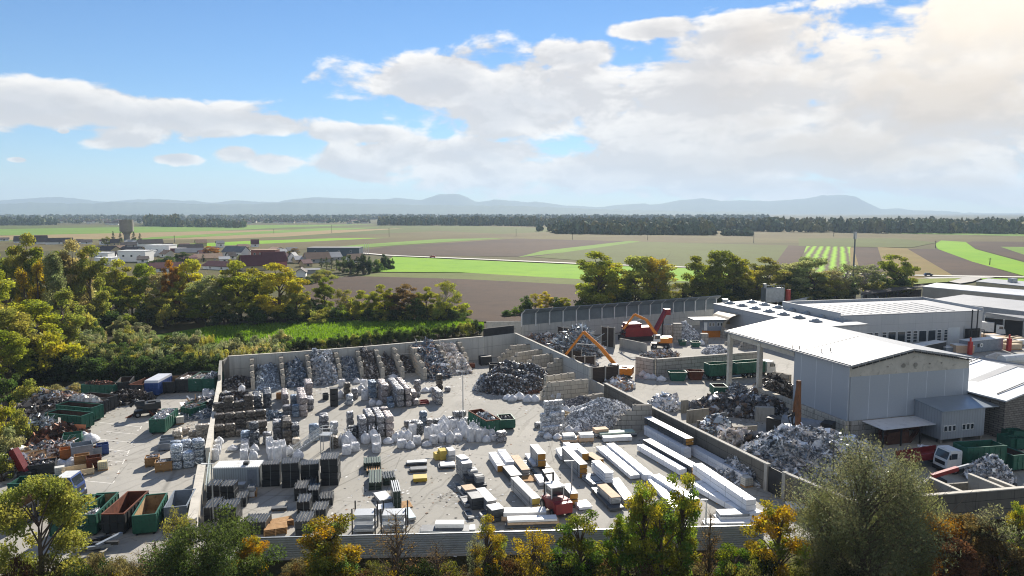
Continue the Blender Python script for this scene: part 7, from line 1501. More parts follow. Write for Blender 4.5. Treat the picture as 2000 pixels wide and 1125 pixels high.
van_box('long grey freight container with a round white emblem', 'a7', (470, 770), (808, 735), 2.6, 2.9, GREYP, True); van_box('dark freight box with a white roof behind the ridge', 'a7', (0, 800), (240, 752), 2.6, 2.4, BLACKP); van_box('small pale box beside the dark freight box', 'a7', (240, 765), (325, 760), 2.4, 1.2, GREYP); van_box('pale wrapped load left of the grey container', 'a7', (340, 770), (525, 772), 2.6, 1.9, TANW)
for (x, y, w_) in ((480, 780, 'red gate post before the grey freight container'), (868, 745, 'red gate post by the stacked pale goods')):
    p = Z('a7', x, y); mb = MB(); mb.box((0, 0, 1.6), (.8, .8, 3.2)); mb.box((0, 0, 3.6), (.3, .3, 1.2)); tag(mb.build('gate_post', MC['red_guard'], None, tuple(p)), w_, 'post')
r_ = random.Random(4)
for i, (x, y) in enumerate(((700, 630), (760, 640), (820, 655), (880, 668), (780, 690), (850, 700), (900, 690), (950, 705), (935, 655), (985, 668), (1010, 690), (930, 735))):
    p = Z('a7', x, y); t_ = thing('crated_goods', f'pale crated goods before the loading bays, {nth(i)} counted across', 'crate', tuple(p), .2 + r_.uniform(-.1, .1), 'crated goods before the loading bays'); mb = MB(); mb.box((0, 1, .8), (4.2, 1.6, 1.2)); mb.build('crate', r_.choice([TANW, WHITEB, BEIGE, GREYW]), t_); mb = MB(); mb.box((0, 1, .1), (4.3, 1.7, .2)); mb.build('pallet', WOODP, t_)
def car(label, k, x, y, rz, m):
    p = Z(k, x, y, .6); t = thing('car', label, 'car', (p.x, p.y, .6), rz); mb = MB(); mb.extr([(-2.1, .35), (2.1, .35), (2.2, .75), (1.5, .95), (-2.0, .98), (-2.2, .7)], -.88, .88); mb.build('body', m, t, fix=True)
    mb = MB(); mb.extr([(-1.9, .97), (1.3, .95), (.6, 1.5), (-1.4, 1.5)], -.78, .78); cab_ = mb.build('cabin', GLASS, t, fix=True); mb = MB(); mb.box((0, -.4, 1.52), (1.5, 1.9, .06)); mb.build('roof', m, t)
    for sx_ in (-.8, .8):
        for yy in (-1.35, 1.35): wheel(t, sx_, yy, .33, .22)
car('dark blue car driving on the road past the brown field', 'px', 1813, 538.5, R(-100), mat('car_blue', '#26355a', .3, .3, .1, 1, None, 0, 0)); car('silver white car on the side road', 'px', 1768, 549, R(-97), mat('car_silver', '#cfd2d4', .3, .3, .05, 1, None, 0, 0))
p = G(845, 501.5); car('small red car on the field road', 'px', 845, 503, R(85), mat('car_red', '#c8321f', .4, 0, .1, 1, None, 0, 0))
# red forklift
p = Z('z6', 1570, 800); t_ = thing('forklift', 'big red forklift with a white roofed cab among the panel packs', 'forklift', (p.x, p.y + 1.0, 0), R(22)); mb = MB(); mb.extr([(-2.0, .6), (1.6, .6), (1.7, 1.5), (-1.4, 1.9), (-2.0, 1.6)], -1.1, 1.1); mb.build('body', REDP, t_, fix=True)
mb = MB(); mb.box((0, -1.75, 1.2), (2.1, .8, 1.2)); mb.build('counterweight', REDP, t_)
mb = MB(); mb.box((0, .4, 2.5), (1.4, 1.5, .95)); cb = mb.build('cab', GLASS, t_); mb = MB(); mb.box((0, .4, 3.1), (1.75, 1.9, .12)); mb.build('roof', WHITEP, cb)
for x in (-.75, .75):
    for y in (-.4, 1.2): mb = MB(); mb.box((x, y, 2.3), (.09, .09, 1.5)); mb.build('pillar', WHITEP, cb)
mb = MB()
for x in (-.55, .55): mb.box((x, 2.0, 2.2), (.16, .22, 3.6))
for zz in (1.0, 2.4, 3.9): mb.box((0, 2.0, zz), (1.2, .16, .16))
mb.build('mast', DARKM, t_)
for x in (-.5, .5): mb = MB(); mb.box((x, 2.75, .35), (.16, 1.4, .08)); mb.build('fork', DARKM, t_)
for x in (-1.0, 1.0): wheel(t_, x, 1.25, .62, .4); wheel(t_, x, -1.3, .5, .36)
# beams and junk at the bottom edge
for i in range(9):
    a = Z('z2', 600 + i * 28, 740 + (i % 3) * 30); b = Z('z2', 830 + i * 26, 690 + ((i * 2) % 4) * 36); L, rz = run(a, b); mb = MB(); mb.box((L / 2, 0, .2 + .06 * i), (L, .3, .28)); mb.box((L / 2, .0, .36 + .06 * i), (L, .36, .05)); tag(mb.build('steel_beam', [DARKM, BLACKP, GREYP][i % 3], None, (a.x, a.y, .03 * i), rz), f'dark steel beam in the loose pile by the near containers, {nth(i)} laid', 'beam', 'steel beams in the loose pile')
for i in range(7):
    p = Z('a6', 225 + i * 22, 690 + (i % 3) * 12); mb = MB(); mb.box((0, 0, .95), (2.0, .1, 1.9), 0, None, 0, R(-14)); tag(mb.build('leaning_board', BEIGE if i % 2 else CARD, None, tuple(p), R(60)), f'beige board leaning among the junk, {nth(i)} from the bushes', 'board', 'beige boards leaning among the junk')
# parking lines painted on the yard
LINE = mat('line_paint', '#dcdad2', .8, 0, .1, 2, '#a09d95', 0, 0)
for (x0, y0, x1, y1) in ((830, 540, 1190, 580), (900, 618, 1160, 642), (810, 680, 1110, 710), (920, 770, 1085, 788), (860, 860, 1045, 876), (690, 1032, 950, 1058), (1185, 598, 1195, 575), (1110, 727, 1130, 700), (1078, 808, 1092, 775), (1035, 893, 1052, 856), (990, 982, 1006, 948), (950, 1058, 968, 1035)):
    a, b = Z('z1', x0, y0), Z('z1', x1, y1); L, rz = run(a, b); mb = MB(); mb.box((L / 2, 0, .018), (L, .13, .006)); o = mb.build('road_marking', LINE, None, (a.x, a.y, 0), rz); o['kind'] = 'structure'

# ------------------------------------------------------------------ vegetation
LEAF = leafy('leaves', 0.5); BARK = mat('bark', '#5a4d40', .95, 0, .25, 2, '#3a3129', .2, .1); BARKP = mat('pale_bark', '#a39c90', .9, 0, .2, 2, '#6b645a', .1, .1)
def tree_proto(kind, seed, H, Rr, n, ls, limbs=True, bark=None):
    """one tree: (trunk mesh, crown mesh). leaves sit in clumps on limbs, with gaps between the clumps"""
    r = np.random.default_rng(seed); pr = random.Random(seed); K = []
    nc = {'round': 46, 'poplar': 44, 'sparse': 40, 'bush': 26, 'conifer': 70, 'willow': 90, 'maple': 44, 'twiggy': 46, 'reed': 26}[kind]
    for i in range(nc):
        a = r.uniform(0, 6.2832); t = r.uniform(0, 1)
        if kind in ('round', 'maple', 'sparse', 'willow', 'twiggy'):
            z0, zr = {'round': (.51, .49), 'maple': (.55, .45), 'sparse': (.60, .40), 'willow': (.53, .46), 'twiggy': (.5, .48)}[kind]
            ph = math.acos(r.uniform(-.85, 1)); q = r.uniform(.3, 1.0) ** .5; lump = 0.72 + 0.45 * pr.random()
            taper = 1 - .35 * max(0, math.cos(ph)) if kind in ('maple', 'twiggy') else 1
            p = (Rr * q * math.sin(ph) * math.cos(a) * lump * taper, Rr * q * math.sin(ph) * math.sin(a) * lump * taper, H * (z0 + zr * q * math.cos(ph) * (.85 + .15 * lump)))
            cr = Rr * r.uniform(.20, .38)
        elif kind == 'poplar':
            zz = r.uniform(.12, .97); w = Rr * (math.sin(math.pi * min(1, zz * .9 + .1)) ** .6) * r.uniform(.4, 1.0); p = (w * math.cos(a), w * math.sin(a), H * zz); cr = Rr * r.uniform(.25, .5)
        elif kind == 'conifer':
            zz = r.uniform(.08, .97) ** .9; w = Rr * (1.02 - zz) * r.uniform(.5, 1.0); p = (w * math.cos(a), w * math.sin(a), H * zz); cr = Rr * (.12 + .22 * (1 - zz))
        elif kind == 'reed':
            q = math.sqrt(t); p = (Rr * q * math.cos(a), Rr * q * math.sin(a), H * r.uniform(.3, .9) * (1 - .35 * q)); cr = Rr * r.uniform(.12, .25)
        else:
            ph = math.acos(r.uniform(0, 1)); q = r.uniform(.5, 1); p = (Rr * q * math.sin(ph) * math.cos(a), Rr * q * math.sin(ph) * math.sin(a), H * (.12 + .82 * q * math.cos(ph))); cr = Rr * r.uniform(.2, .4)
        K.append((*p, cr))
    K = np.array(K); w = K[:, 3] ** 2; ci = r.choice(nc, n, p=w / w.sum()); g = r.standard_normal((n, 3)); g /= np.linalg.norm(g, axis=1, keepdims=True); g *= (r.uniform(0, 1, (n, 1)) ** .45)
    vs = np.array([1, 1, {'poplar': 1.5, 'willow': .9, 'conifer': .4, 'reed': 2.6}.get(kind, .72)])
    P = K[ci, :3] + g * K[ci, 3:4] * vs; P[:, 2] = np.maximum(P[:, 2], .05)
    d = r.standard_normal((n, 3)); e = r.standard_normal((n, 3))
    if kind == 'reed': d = d * .35 + np.array([0, 0, 1.0])
    d /= np.linalg.norm(d, axis=1, keepdims=True); e -= d * (d * e).sum(1, keepdims=True); e /= np.linalg.norm(e, axis=1, keepdims=True)
    s = ls * np.exp(r.normal(0, .3, (n, 1))); asp = .22 if kind in ('conifer', 'reed') else .5 if kind == 'willow' else .72
    A, B = d * s * .5, e * s * .5 * asp
    V = np.stack([P - A, P + B * .9 - A * .1, P + A, P - B * .9 + A * .05], 1).reshape(-1, 3); F4 = np.arange(n * 4).reshape(n, 4)
    tc_ = r.uniform(.72, 1.22, nc)[ci]; tl = r.uniform(.7, 1.25, n) * tc_; hue = (r.uniform(0, 1, nc)[ci] * .6 + r.uniform(0, 1, n) * .4)[:, None]
    gl_, gh_ = (np.array([.50, .88, .8]), np.array([1.2, 1.0, .8])) if kind == 'maple' else (np.array([.80, 1.0, .8]), np.array([1.14, 1.03, .85]))
    if kind == 'maple': hue = np.clip(r.uniform(-.15, 1, nc)[ci] + K[ci, 2] / H * .7 - .35 + r.uniform(-.15, .15, n), 0, 1)[:, None]
    C = tl[:, None] * ((1 - hue) * gl_ + hue * gh_); C = np.repeat(C, 4, 0)
    crown = np_mesh('crown', V, F4, LEAF, np.clip(C, 0, 2)); mb = MB(); lean = [(pr.uniform(-.04, .04) * H, pr.uniform(-.04, .04) * H) for _ in range(3)]
    tr = H * .017 + .04; top = .9 if kind in ('conifer', 'poplar', 'twiggy') else .62
    pts = [(0, 0, -.3), (lean[0][0] * .4, lean[0][1] * .4, H * .2), (lean[0][0], lean[0][1], H * .42), (lean[0][0] * .6, lean[0][1] * .6, H * top)]
    if kind not in ('bush', 'reed'): mb.tube(pts, [tr * 1.25, tr, tr * .75, tr * .2], 8)
    if limbs:
        order = list(range(nc)); pr.shuffle(order)
        for i in order[:(nc if kind in ('willow', 'twiggy', 'sparse', 'maple') else 22)]:
            p = K[i, :3]; zb = min(H * top * .95, max(.02 if kind in ('bush', 'reed') else H * .16, p[2] - (abs(p[0]) + abs(p[1])) * (.75 if kind != 'conifer' else .1))); u = zb / H
            bx = np.interp(u, [0, .2, .42, top], [0, pts[1][0], pts[2][0], pts[3][0]]); by = np.interp(u, [0, .2, .42, top], [0, pts[1][1], pts[2][1], pts[3][1]])
            if kind in ('bush', 'reed'): bx, by, zb = p[0] * .15, p[1] * .15, 0
            m_ = ((bx + p[0]) / 2 + pr.uniform(-.05, .05) * Rr, (by + p[1]) / 2 + pr.uniform(-.05, .05) * Rr, (zb + p[2]) / 2 + .04 * H); r0 = tr * (.42 if kind != 'bush' else .6)
            mb.tube([(bx, by, zb), m_, tuple(p)], [r0, r0 * .55, r0 * .18], 5, None, False)
            if kind in ('twiggy', 'willow', 'sparse'):
                for q in range(5 if kind == 'twiggy' else 2):
                    e_ = Vector(p) + Vector((pr.uniform(-1, 1), pr.uniform(-1, 1), pr.uniform(-.2, 1.1))) * K[i, 3] * 1.6; mb.tube([m_ if q % 2 else tuple(p), tuple(e_)], [r0 * .3, r0 * .08], 4, None, False)
    tm = mb.mesh('trunk', bark or BARK, True) if mb.v else None
    return tm, crown, H, Rr
PRO = {'round': [tree_proto('round', s, 16, 4.4, 14000, .36) for s in (1, 2, 3, 14)], 'poplar': [tree_proto('poplar', s, 20, 2.6, 9000, .36) for s in (4, 5)], 'sparse': [tree_proto('sparse', s, 15, 3.8, 5200, .32, True, BARKP) for s in (6, 7)],
       'conifer': [tree_proto('conifer', 8, 12, 2.6, 4200, .42)], 'bush': [tree_proto('bush', s, 4, 2.6, 3600, .26) for s in (9, 10, 11)], 'reed': [tree_proto('reed', s, 3.2, 2.0, 1500, .42) for s in (12, 13)]}
tr_ = random.Random(21)
TC = {'yellow green': (.36, .35, .065), 'bright yellow': (.46, .40, .07), 'golden': (.46, .33, .06), 'orange': (.44, .22, .055), 'mid green': (.25, .27, .05), 'dark green': (.09, .125, .04), 'olive': (.32, .30, .085), 'grey green': (.29, .30, .15), 'pale brown': (.38, .31, .16), 'brown': (.26, .17, .08), 'fresh green': (.19, .25, .035), 'blackish green': (.055, .075, .03), 'silvery': (.29, .29, .18), 'rust red': (.20, .10, .055)}
KW = {'round': 'round crowned tree', 'poplar': 'slim poplar', 'sparse': 'thin light tree', 'conifer': 'conifer', 'bush': 'bush', 'reed': 'reedy shrub', 'maple': 'maple', 'willow': 'willow', 'twiggy': 'half bare tree'}
NM = {'round': 'broadleaf_tree', 'poplar': 'poplar_tree', 'sparse': 'birch_tree', 'conifer': 'conifer_tree', 'bush': 'bush', 'reed': 'reed_shrub', 'maple': 'maple_tree', 'willow': 'willow_tree', 'twiggy': 'bare_tree'}
def plant(kind, pro, loc, H, Wd, col, label, group=None, dim=1.0):
    tm, cr, h0, r0 = pro; vj = dim * tr_.uniform(.86, 1.16); c = tuple(min(1, x * vj * tr_.uniform(.96, 1.04)) for x in TC[col])
    t = thing(NM[kind], label, 'bush' if kind in ('bush', 'reed') else 'tree', loc, tr_.uniform(0, 6.28), group); sx_, sz_ = Wd / (2 * r0), H / h0
    o = link('crown', cr, t); o.scale = (sx_, sx_, sz_); o.color = (*c, 1)
    if tm is not None: o2 = link('trunk', tm, t); o2.scale = (sx_, sx_, sz_)
    return t
def row(place, lst, group=None):
    """trees seen in the photo: (x, top y, foot y, width in photo pixels, kind, colour)"""
    seen = {}
    for x, yt, yb, wpx, kind, col in sorted(lst):
        g = G(x, yb); H = max(1.2, pix_h(x, yb, yt)); dep = g.y * math.cos(R(PITCH)) + CAM_H * math.sin(R(PITCH)); Wd = wpx * dep / FPX * (1.22 if kind in ('round', 'sparse') else 1.0)
        key = (kind, col); i = seen.get(key, 0); seen[key] = i + 1; n_ = sum(1 for q in lst if q[4] == kind and q[5] == col)
        lab = f'{col} {KW[kind]} {place}' + (f', {nth(i)} from left' if n_ > 1 else '')
        plant(kind, tr_.choice(PRO[kind]), (g.x, g.y, 0), H, Wd, col, lab, group)
row('in the wood left of the village', [(18, 467, 650, 55, 'round', 'mid green'), (58, 468, 650, 60, 'round', 'olive'), (100, 470, 648, 60, 'round', 'mid green'), (150, 478, 645, 62, 'round', 'pale brown'), (182, 480, 645, 60, 'round', 'olive'), (53, 520, 668, 34, 'poplar', 'golden'), (83, 504, 662, 34, 'poplar', 'golden'), (113, 496, 668, 44, 'poplar', 'grey green'),
    (12, 535, 690, 75, 'poplar', 'yellow green'), (-22, 500, 690, 70, 'round', 'yellow green'), (62, 583, 712, 88, 'round', 'yellow green'), (112, 648, 738, 110, 'bush', 'bright yellow'), (150, 515, 640, 60, 'sparse', 'pale brown'), (197, 533, 622, 58, 'round', 'yellow green'), (228, 514, 620, 60, 'round', 'yellow green'), (286, 512, 618, 52, 'round', 'mid green'), (258, 540, 616, 40, 'round', 'yellow green'),
    (315, 530, 622, 44, 'sparse', 'pale brown'), (337, 515, 622, 36, 'round', 'orange'), (372, 503, 618, 46, 'round', 'bright yellow'), (349, 550, 624, 44, 'round', 'yellow green'), (402, 536, 626, 60, 'round', 'grey green'), (425, 528, 627, 50, 'sparse', 'grey green'), (470, 516, 626, 78, 'round', 'yellow green'), (545, 515, 626, 84, 'round', 'bright yellow'), (508, 540, 622, 50, 'round', 'mid green'), (130, 560, 690, 50, 'poplar', 'olive'),
    (30, 600, 740, 80, 'round', 'olive'), (165, 600, 660, 60, 'bush', 'olive'), (15, 640, 760, 70, 'round', 'mid green'), (445, 560, 630, 46, 'round', 'olive'), (580, 560, 628, 50, 'round', 'olive'), (-40, 560, 730, 90, 'round', 'olive'), (215, 560, 632, 50, 'round', 'mid green'), (310, 570, 630, 50, 'round', 'olive'), (385, 570, 630, 46, 'round', 'mid green')])
row('in the row along the brown field', [(605, 585, 625, 44, 'conifer', 'dark green'), (636, 545, 612, 36, 'round', 'mid green'), (672, 560, 618, 34, 'sparse', 'olive'), (690, 582, 622, 40, 'bush', 'yellow green'), (718, 562, 622, 40, 'round', 'yellow green'), (750, 560, 624, 44, 'round', 'yellow green'), (792, 558, 624, 52, 'round', 'brown'), (835, 560, 622, 38, 'round', 'yellow green'), (872, 546, 622, 44, 'sparse', 'yellow green'), (815, 585, 626, 50, 'bush', 'dark green'),
    (770, 592, 626, 50, 'bush', 'blackish green'), (660, 600, 628, 46, 'bush', 'dark green'), (855, 590, 627, 40, 'bush', 'olive'), (725, 600, 627, 44, 'bush', 'dark green'), (625, 605, 630, 40, 'bush', 'olive'), (560, 600, 632, 60, 'bush', 'dark green'), (500, 600, 634, 60, 'bush', 'dark green'), (440, 605, 636, 60, 'bush', 'blackish green'), (900, 605, 626, 40, 'bush', 'dark green')])
row('behind the noise barrier', [(1166, 492, 606, 78, 'round', 'yellow green'), (1190, 510, 604, 50, 'round', 'bright yellow'), (1262, 497, 602, 84, 'round', 'olive'), (1280, 495, 604, 44, 'sparse', 'golden'), (1298, 530, 600, 44, 'sparse', 'olive'), (1335, 550, 600, 40, 'round', 'olive'), (1372, 492, 598, 54, 'round', 'mid green'), (1415, 486, 596, 66, 'round', 'mid green'), (1455, 512, 596, 40, 'round', 'bright yellow'), (1495, 503, 594, 64, 'round', 'olive'), (1527, 530, 592, 36, 'bush', 'yellow green'),
    (1572, 500, 592, 76, 'round', 'grey green'), (1622, 524, 590, 50, 'sparse', 'pale brown'), (1648, 514, 588, 50, 'sparse', 'grey green'), (1690, 512, 586, 60, 'sparse', 'grey green'), (1745, 498, 582, 60, 'round', 'mid green'), (1720, 540, 584, 46, 'bush', 'dark green'), (1600, 560, 594, 50, 'bush', 'dark green'), (1350, 570, 602, 50, 'bush', 'blackish green'), (1222, 560, 606, 46, 'bush', 'dark green'), (1440, 560, 600, 50, 'bush', 'blackish green'), (1395, 560, 600, 50, 'bush', 'dark green'), (1515, 560, 597, 46, 'bush', 'dark green'),
    (1560, 555, 596, 46, 'bush', 'olive'), (1660, 555, 590, 44, 'bush', 'dark green'), (1315, 575, 604, 40, 'bush', 'dark green'), (1145, 575, 608, 36, 'bush', 'olive'), (1176, 525, 602, 60, 'round', 'olive'), (1210, 540, 604, 56, 'bush', 'olive'), (1240, 520, 603, 50, 'round', 'olive'), (1290, 548, 604, 50, 'bush', 'olive'), (1385, 520, 598, 60, 'round', 'mid green'), (1430, 525, 597, 60, 'round', 'olive'), (1478, 530, 596, 56, 'round', 'olive'), (1590, 530, 592, 70, 'round', 'olive'), (1550, 535, 594, 50, 'round', 'dark green'), (1635, 545, 590, 60, 'bush', 'olive'), (1700, 540, 586, 56, 'bush', 'olive'), (1160, 560, 606, 60, 'bush', 'mid green'), (1265, 560, 604, 60, 'bush', 'dark green'), (1760, 530, 582, 40, 'bush', 'dark green'), (1408, 550, 599, 60, 'bush', 'dark green')])
row('at the left end of the noise barrier', [(1028, 578, 612, 34, 'bush', 'dark green'), (1045, 572, 610, 22, 'sparse', 'bright yellow'), (1065, 572, 610, 26, 'round', 'bright yellow'), (1085, 582, 611, 34, 'bush', 'dark green'), (1100, 578, 610, 24, 'round', 'yellow green'), (1130, 580, 610, 34, 'bush', 'dark green'), (1010, 600, 616, 30, 'bush', 'fresh green'), (990, 605, 618, 30, 'bush', 'dark green')])
ur = random.Random(31); lst = []
for i in range(46):
    x = ur.uniform(-20, 900); y = (632 + max(0, (300 - x)) * .16 + ur.uniform(-8, 6)) if x < 330 else ur.uniform(614, 626); lst.append((x, y - (ur.uniform(24, 48) if x < 330 else ur.uniform(18, 34)), y, ur.uniform(40, 62), 'bush', ur.choice(['dark green', 'mid green', 'olive', 'blackish green', 'yellow green', 'olive'])))
row('in the undergrowth of the wood edge', lst, 'undergrowth bushes of the wood edge')
row('around the water tower', [(222, 451, 478, 12, 'conifer', 'blackish green'), (236, 453, 479, 14, 'conifer', 'blackish green'), (262, 452, 479, 16, 'conifer', 'blackish green'), (274, 455, 479, 14, 'conifer', 'blackish green'), (210, 462, 480, 16, 'round', 'olive')])
row('in the village gardens', [(358, 492, 515, 26, 'round', 'dark green'), (412, 482, 503, 26, 'round', 'orange'), (397, 496, 512, 12, 'conifer', 'blackish green'), (330, 500, 520, 40, 'bush', 'dark green'), (300, 503, 522, 40, 'bush', 'dark green'), (566, 490, 512, 14, 'conifer', 'blackish green'), (575, 484, 505, 20, 'sparse', 'brown'), (450, 505, 514, 14, 'bush', 'bright yellow'), (500, 500, 512, 26, 'bush', 'olive'),
    (628, 503, 522, 16, 'conifer', 'blackish green'), (638, 502, 524, 16, 'conifer', 'dark green'), (648, 503, 525, 16, 'conifer', 'blackish green'), (658, 505, 527, 16, 'conifer', 'dark green'), (670, 503, 532, 26, 'bush', 'dark green'), (684, 500, 534, 26, 'bush', 'blackish green'), (698, 500, 535, 24, 'conifer', 'blackish green'), (712, 497, 536, 34, 'bush', 'blackish green'), (722, 500, 535, 26, 'conifer', 'dark green'), (736, 503, 531, 24, 'bush', 'dark green'), (751, 496, 527, 22, 'bush', 'blackish green'), (763, 500, 526, 18, 'bush', 'blackish green'), (640, 522, 545, 40, 'bush', 'olive'), (600, 540, 556, 26, 'bush', 'blackish green'), (620, 530, 552, 30, 'bush', 'olive'), (740, 508, 526, 16, 'bush', 'yellow green'), (470, 498, 508, 18, 'bush', 'olive'), (350, 508, 518, 18, 'bush', 'blackish green')])
# scrub between the wood and the yard, hedge behind the wall, bushes at the yard edge
sr = random.Random(8); lst = []
for i in range(95):
    x = sr.uniform(140, 565); y = sr.uniform(648, 712) if x < 300 else sr.uniform(676, 714); lst.append((x, y - sr.uniform(20, 34), y, sr.uniform(26, 46), sr.choice(['reed', 'reed', 'bush']), sr.choice(['silvery', 'grey green', 'grey green', 'olive', 'silvery', 'pale brown', 'dark green'])))
for i in range(22):
    x = sr.uniform(180, 560); y = sr.uniform(690, 720) - (x - 180) * .02; lst.append((x, y - sr.uniform(22, 34), y, sr.uniform(40, 60), 'bush', sr.choice(['dark green', 'olive', 'blackish green'])))
row('in the pale scrub before the wood', lst, 'scrub bushes before the wood')
lst = []
for i in range(26): x = 556 + i * 15; y = 690 - (x - 556) * .10; lst.append((x, y - 26 + sr.uniform(-4, 4), y, sr.uniform(26, 34), 'bush', sr.choice(['dark green', 'blackish green', 'dark green', 'olive'])))
row('in the dark hedge behind the back wall', lst, 'bushes of the dark hedge')
lst = []
for i in range(30): x = 60 + i * 13; y = 745 - max(0, (x - 330)) * .05 + sr.uniform(-8, 2); lst.append((x, y - sr.uniform(30, 55), y, sr.uniform(44, 70), 'bush', sr.choice(['dark green', 'blackish green', 'blackish green', 'blackish green'])))  # blackish leaf colours carry the shade of the backlit thicket
row('in the thicket behind the containers', lst, 'bushes of the dark thicket')
row('at the junk edge of the container yard', [(10, 770, 850, 60, 'bush', 'yellow green'), (-10, 820, 880, 60, 'bush', 'bright yellow'), (38, 800, 870, 56, 'bush', 'olive'), (20, 840, 900, 60, 'bush', 'grey green'), (60, 745, 790, 60, 'bush', 'olive'), (15, 720, 790, 60, 'bush', 'dark green'), (110, 752, 775, 50, 'bush', 'pale brown'), (150, 748, 768, 44, 'bush', 'pale brown'), (5, 890, 940, 50, 'bush', 'olive')])
# the grass bank
GB = ground_mat('bank_grass', '#55701f', '#688a26', '#48601c', .05, .5)
sheet('grass', [(p.x, p.y) for p in (G(230, 690), G(560, 672), G(940, 645), G(900, 622), G(640, 628), G(430, 634), G(300, 655))], GB, .03)['kind'] = 'stuff'
r = np.random.default_rng(5); n = 26000; px = r.uniform(325, 945, n); u = r.uniform(0, 1, n)
ya = np.interp(px, [325, 430, 640, 900, 945], [662, 634, 628, 622, 632]); yb_ = np.interp(px, [325, 560, 945], [668, 674, 645]); Q = np.array([tuple(G(a, b)) for a, b in zip(px, ya + (yb_ - ya) * u)])
d = r.standard_normal((n, 3)) * .4 + np.array([0, 0, 1]); hgt_ = r.uniform(.25, .7, (n, 1)); sd_ = r.standard_normal((n, 3)); sd_[:, 2] = 0; sd_ /= np.linalg.norm(sd_, axis=1, keepdims=True)
V = np.stack([Q - sd_ * .13, Q + sd_ * .13, Q + d * hgt_], 1).reshape(-1, 3); C = np.repeat(r.uniform(.6, 1.3, (n, 1)) * np.array([1, 1, 1]), 3, 0)
o = link('grass', np_mesh('grass', V, np.arange(n * 3).reshape(n, 3), LEAF, C)); o.color = (.16, .26, .03, 1); o['kind'] = 'stuff'; tag(o, 'bright long grass on the bank behind the yard', 'grass')
# near trees along the lower edge
FG = {'maple': [tree_proto('maple', 31, 11, 2.7, 11000, .19), tree_proto('maple', 32, 11, 2.7, 11000, .19), tree_proto('maple', 36, 11, 2.7, 9000, .19)], 'round': [tree_proto('round', 33, 11, 4.0, 24000, .2)], 'willow': [tree_proto('willow', 34, 14, 6.4, 46000, .17)], 'conifer': [tree_proto('round', 35, 8, 5.0, 30000, .17)],
      'twiggy': [tree_proto('twiggy', 37, 10, 3.0, 1500, .13)], 'sparse': [tree_proto('sparse', 38, 9, 2.4, 3600, .17)], 'bush': [tree_proto('bush', s, 3.6, 2.4, 5200, .15) for s in (39, 40, 41)]}
def near(x, yt, dist, wpx, kind, col, label, group=None, pro=None, i=0, dim=0):
    dr = pix_ray(x, yt); t = dist / dr.y; H = CAM_H + dr.z * t; dep = dist * math.cos(R(PITCH)) + (CAM_H - H) * math.sin(R(PITCH)); X = dr.x * t
    return plant(kind, FG[pro or kind][i % len(FG[pro or kind])], (X, dist, 0), H, wpx * dep / FPX, col, label, group, dim or (.72 if kind == 'willow' else .42 if kind == 'bush' else .8))
near(68, 925, 61, 175, 'round', 'olive', 'yellow green round tree standing before the blue truck')
near(415, 1008, 59, 215, 'conifer', 'dark green', 'dark green bushy pine before the black stacks', None, 'conifer')
near(490, 1032, 60, 64, 'maple', 'golden', 'small golden tree leaning out beside the pine')
near(645, 984, 61, 135, 'maple', 'golden', 'orange golden maple with a green heart before the post racks', None, None, 1)
near(650, 1015, 60.6, 100, 'maple', 'olive', 'olive green tree grown into the orange maple', None, None, 2)
near(770, 985, 60.5, 110, 'twiggy', 'brown', 'nearly bare dark tree before the grey post rack')
near(952, 1003, 60.5, 72, 'maple', 'golden', 'narrow golden maple before the corrugated fence', None, None, 2)
near(1045, 1026, 60, 90, 'sparse', 'golden', 'thin yellowish tree beside the bright green one')
near(1132, 978, 60.5, 112, 'maple', 'mid green', 'ragged bright green tree in front of the red forklift', None, None, 1)
near(1212, 998, 61, 62, 'maple', 'mid green', 'small green tree between the bright green and the tall yellow tops', None, None, 2)
near(1262, 917, 60.2, 90, 'maple', 'yellow green', 'tall yellow topped tree, one of the pair before the panel packs')
near(1332, 897, 61, 84, 'maple', 'yellow green', 'tall yellow green tree with open twigs beside its twin', None, None, 1)
near(1290, 970, 60.6, 150, 'maple', 'mid green', 'dark green tree between the two yellow tops', None, None, 2)
near(1520, 965, 60.5, 112, 'maple', 'golden', 'golden brown tree before the dark gate')
near(1440, 1050, 60, 90, 'maple', 'fresh green', 'low fresh green tree left of the golden brown one', None, None, 1)
near(1695, 862, 59.5, 265, 'willow', 'silvery', 'big grey green willow covering the wall corner')
near(1620, 955, 60.3, 130, 'willow', 'grey green', 'lower grey willow grown beside the big one')
near(1775, 905, 61.2, 130, 'willow', 'grey green', 'thin grey willow top before the low red trailer')
near(1805, 985, 62.5, 150, 'round', 'orange', 'rust orange shrub tree under the bunker wall', None, 'round')
near(1885, 1000, 61.5, 130, 'round', 'brown', 'brownish shrub tree before the bunkers', None, 'round')
near(1950, 985, 60.5, 110, 'sparse', 'silvery', 'pale leaved thin tree at the end of the bunker wall')
near(1998, 965, 61.5, 60, 'maple', 'yellow green', 'yellow green tree at the end of the front wall')
near(1850, 1045, 59, 120, 'round', 'rust red', 'rust red shrub before the brownish shrub tree', None, 'round')
near(1960, 1060, 58.5, 120, 'round', 'brown', 'brown shrub in front of the pale leaved tree', None, 'round')
near(930, 1040, 61, 40, 'sparse', 'silvery', 'thin pale shrub left of the narrow golden maple')
near(1390, 985, 62, 60, 'twiggy', 'brown', 'bare twigs beside the tall yellow green tree')
near(850, 1050, 61, 80, 'twiggy', 'brown', 'low bare shrub left of the narrow golden maple')
near(1700, 1000, 58, 90, 'twiggy', 'silvery', 'bare pale twigs before the big willow')
near(300, 1050, 62, 120, 'twiggy', 'pale brown', 'dry pale shrub beside the pine'); near(345, 985, 62, 60, 'sparse', 'olive', 'thin dry shrub at the foot of the white wall end')
nr = random.Random(17); cols = ['brown', 'olive', 'golden', 'dark green', 'rust red', 'yellow green', 'pale brown', 'blackish green']
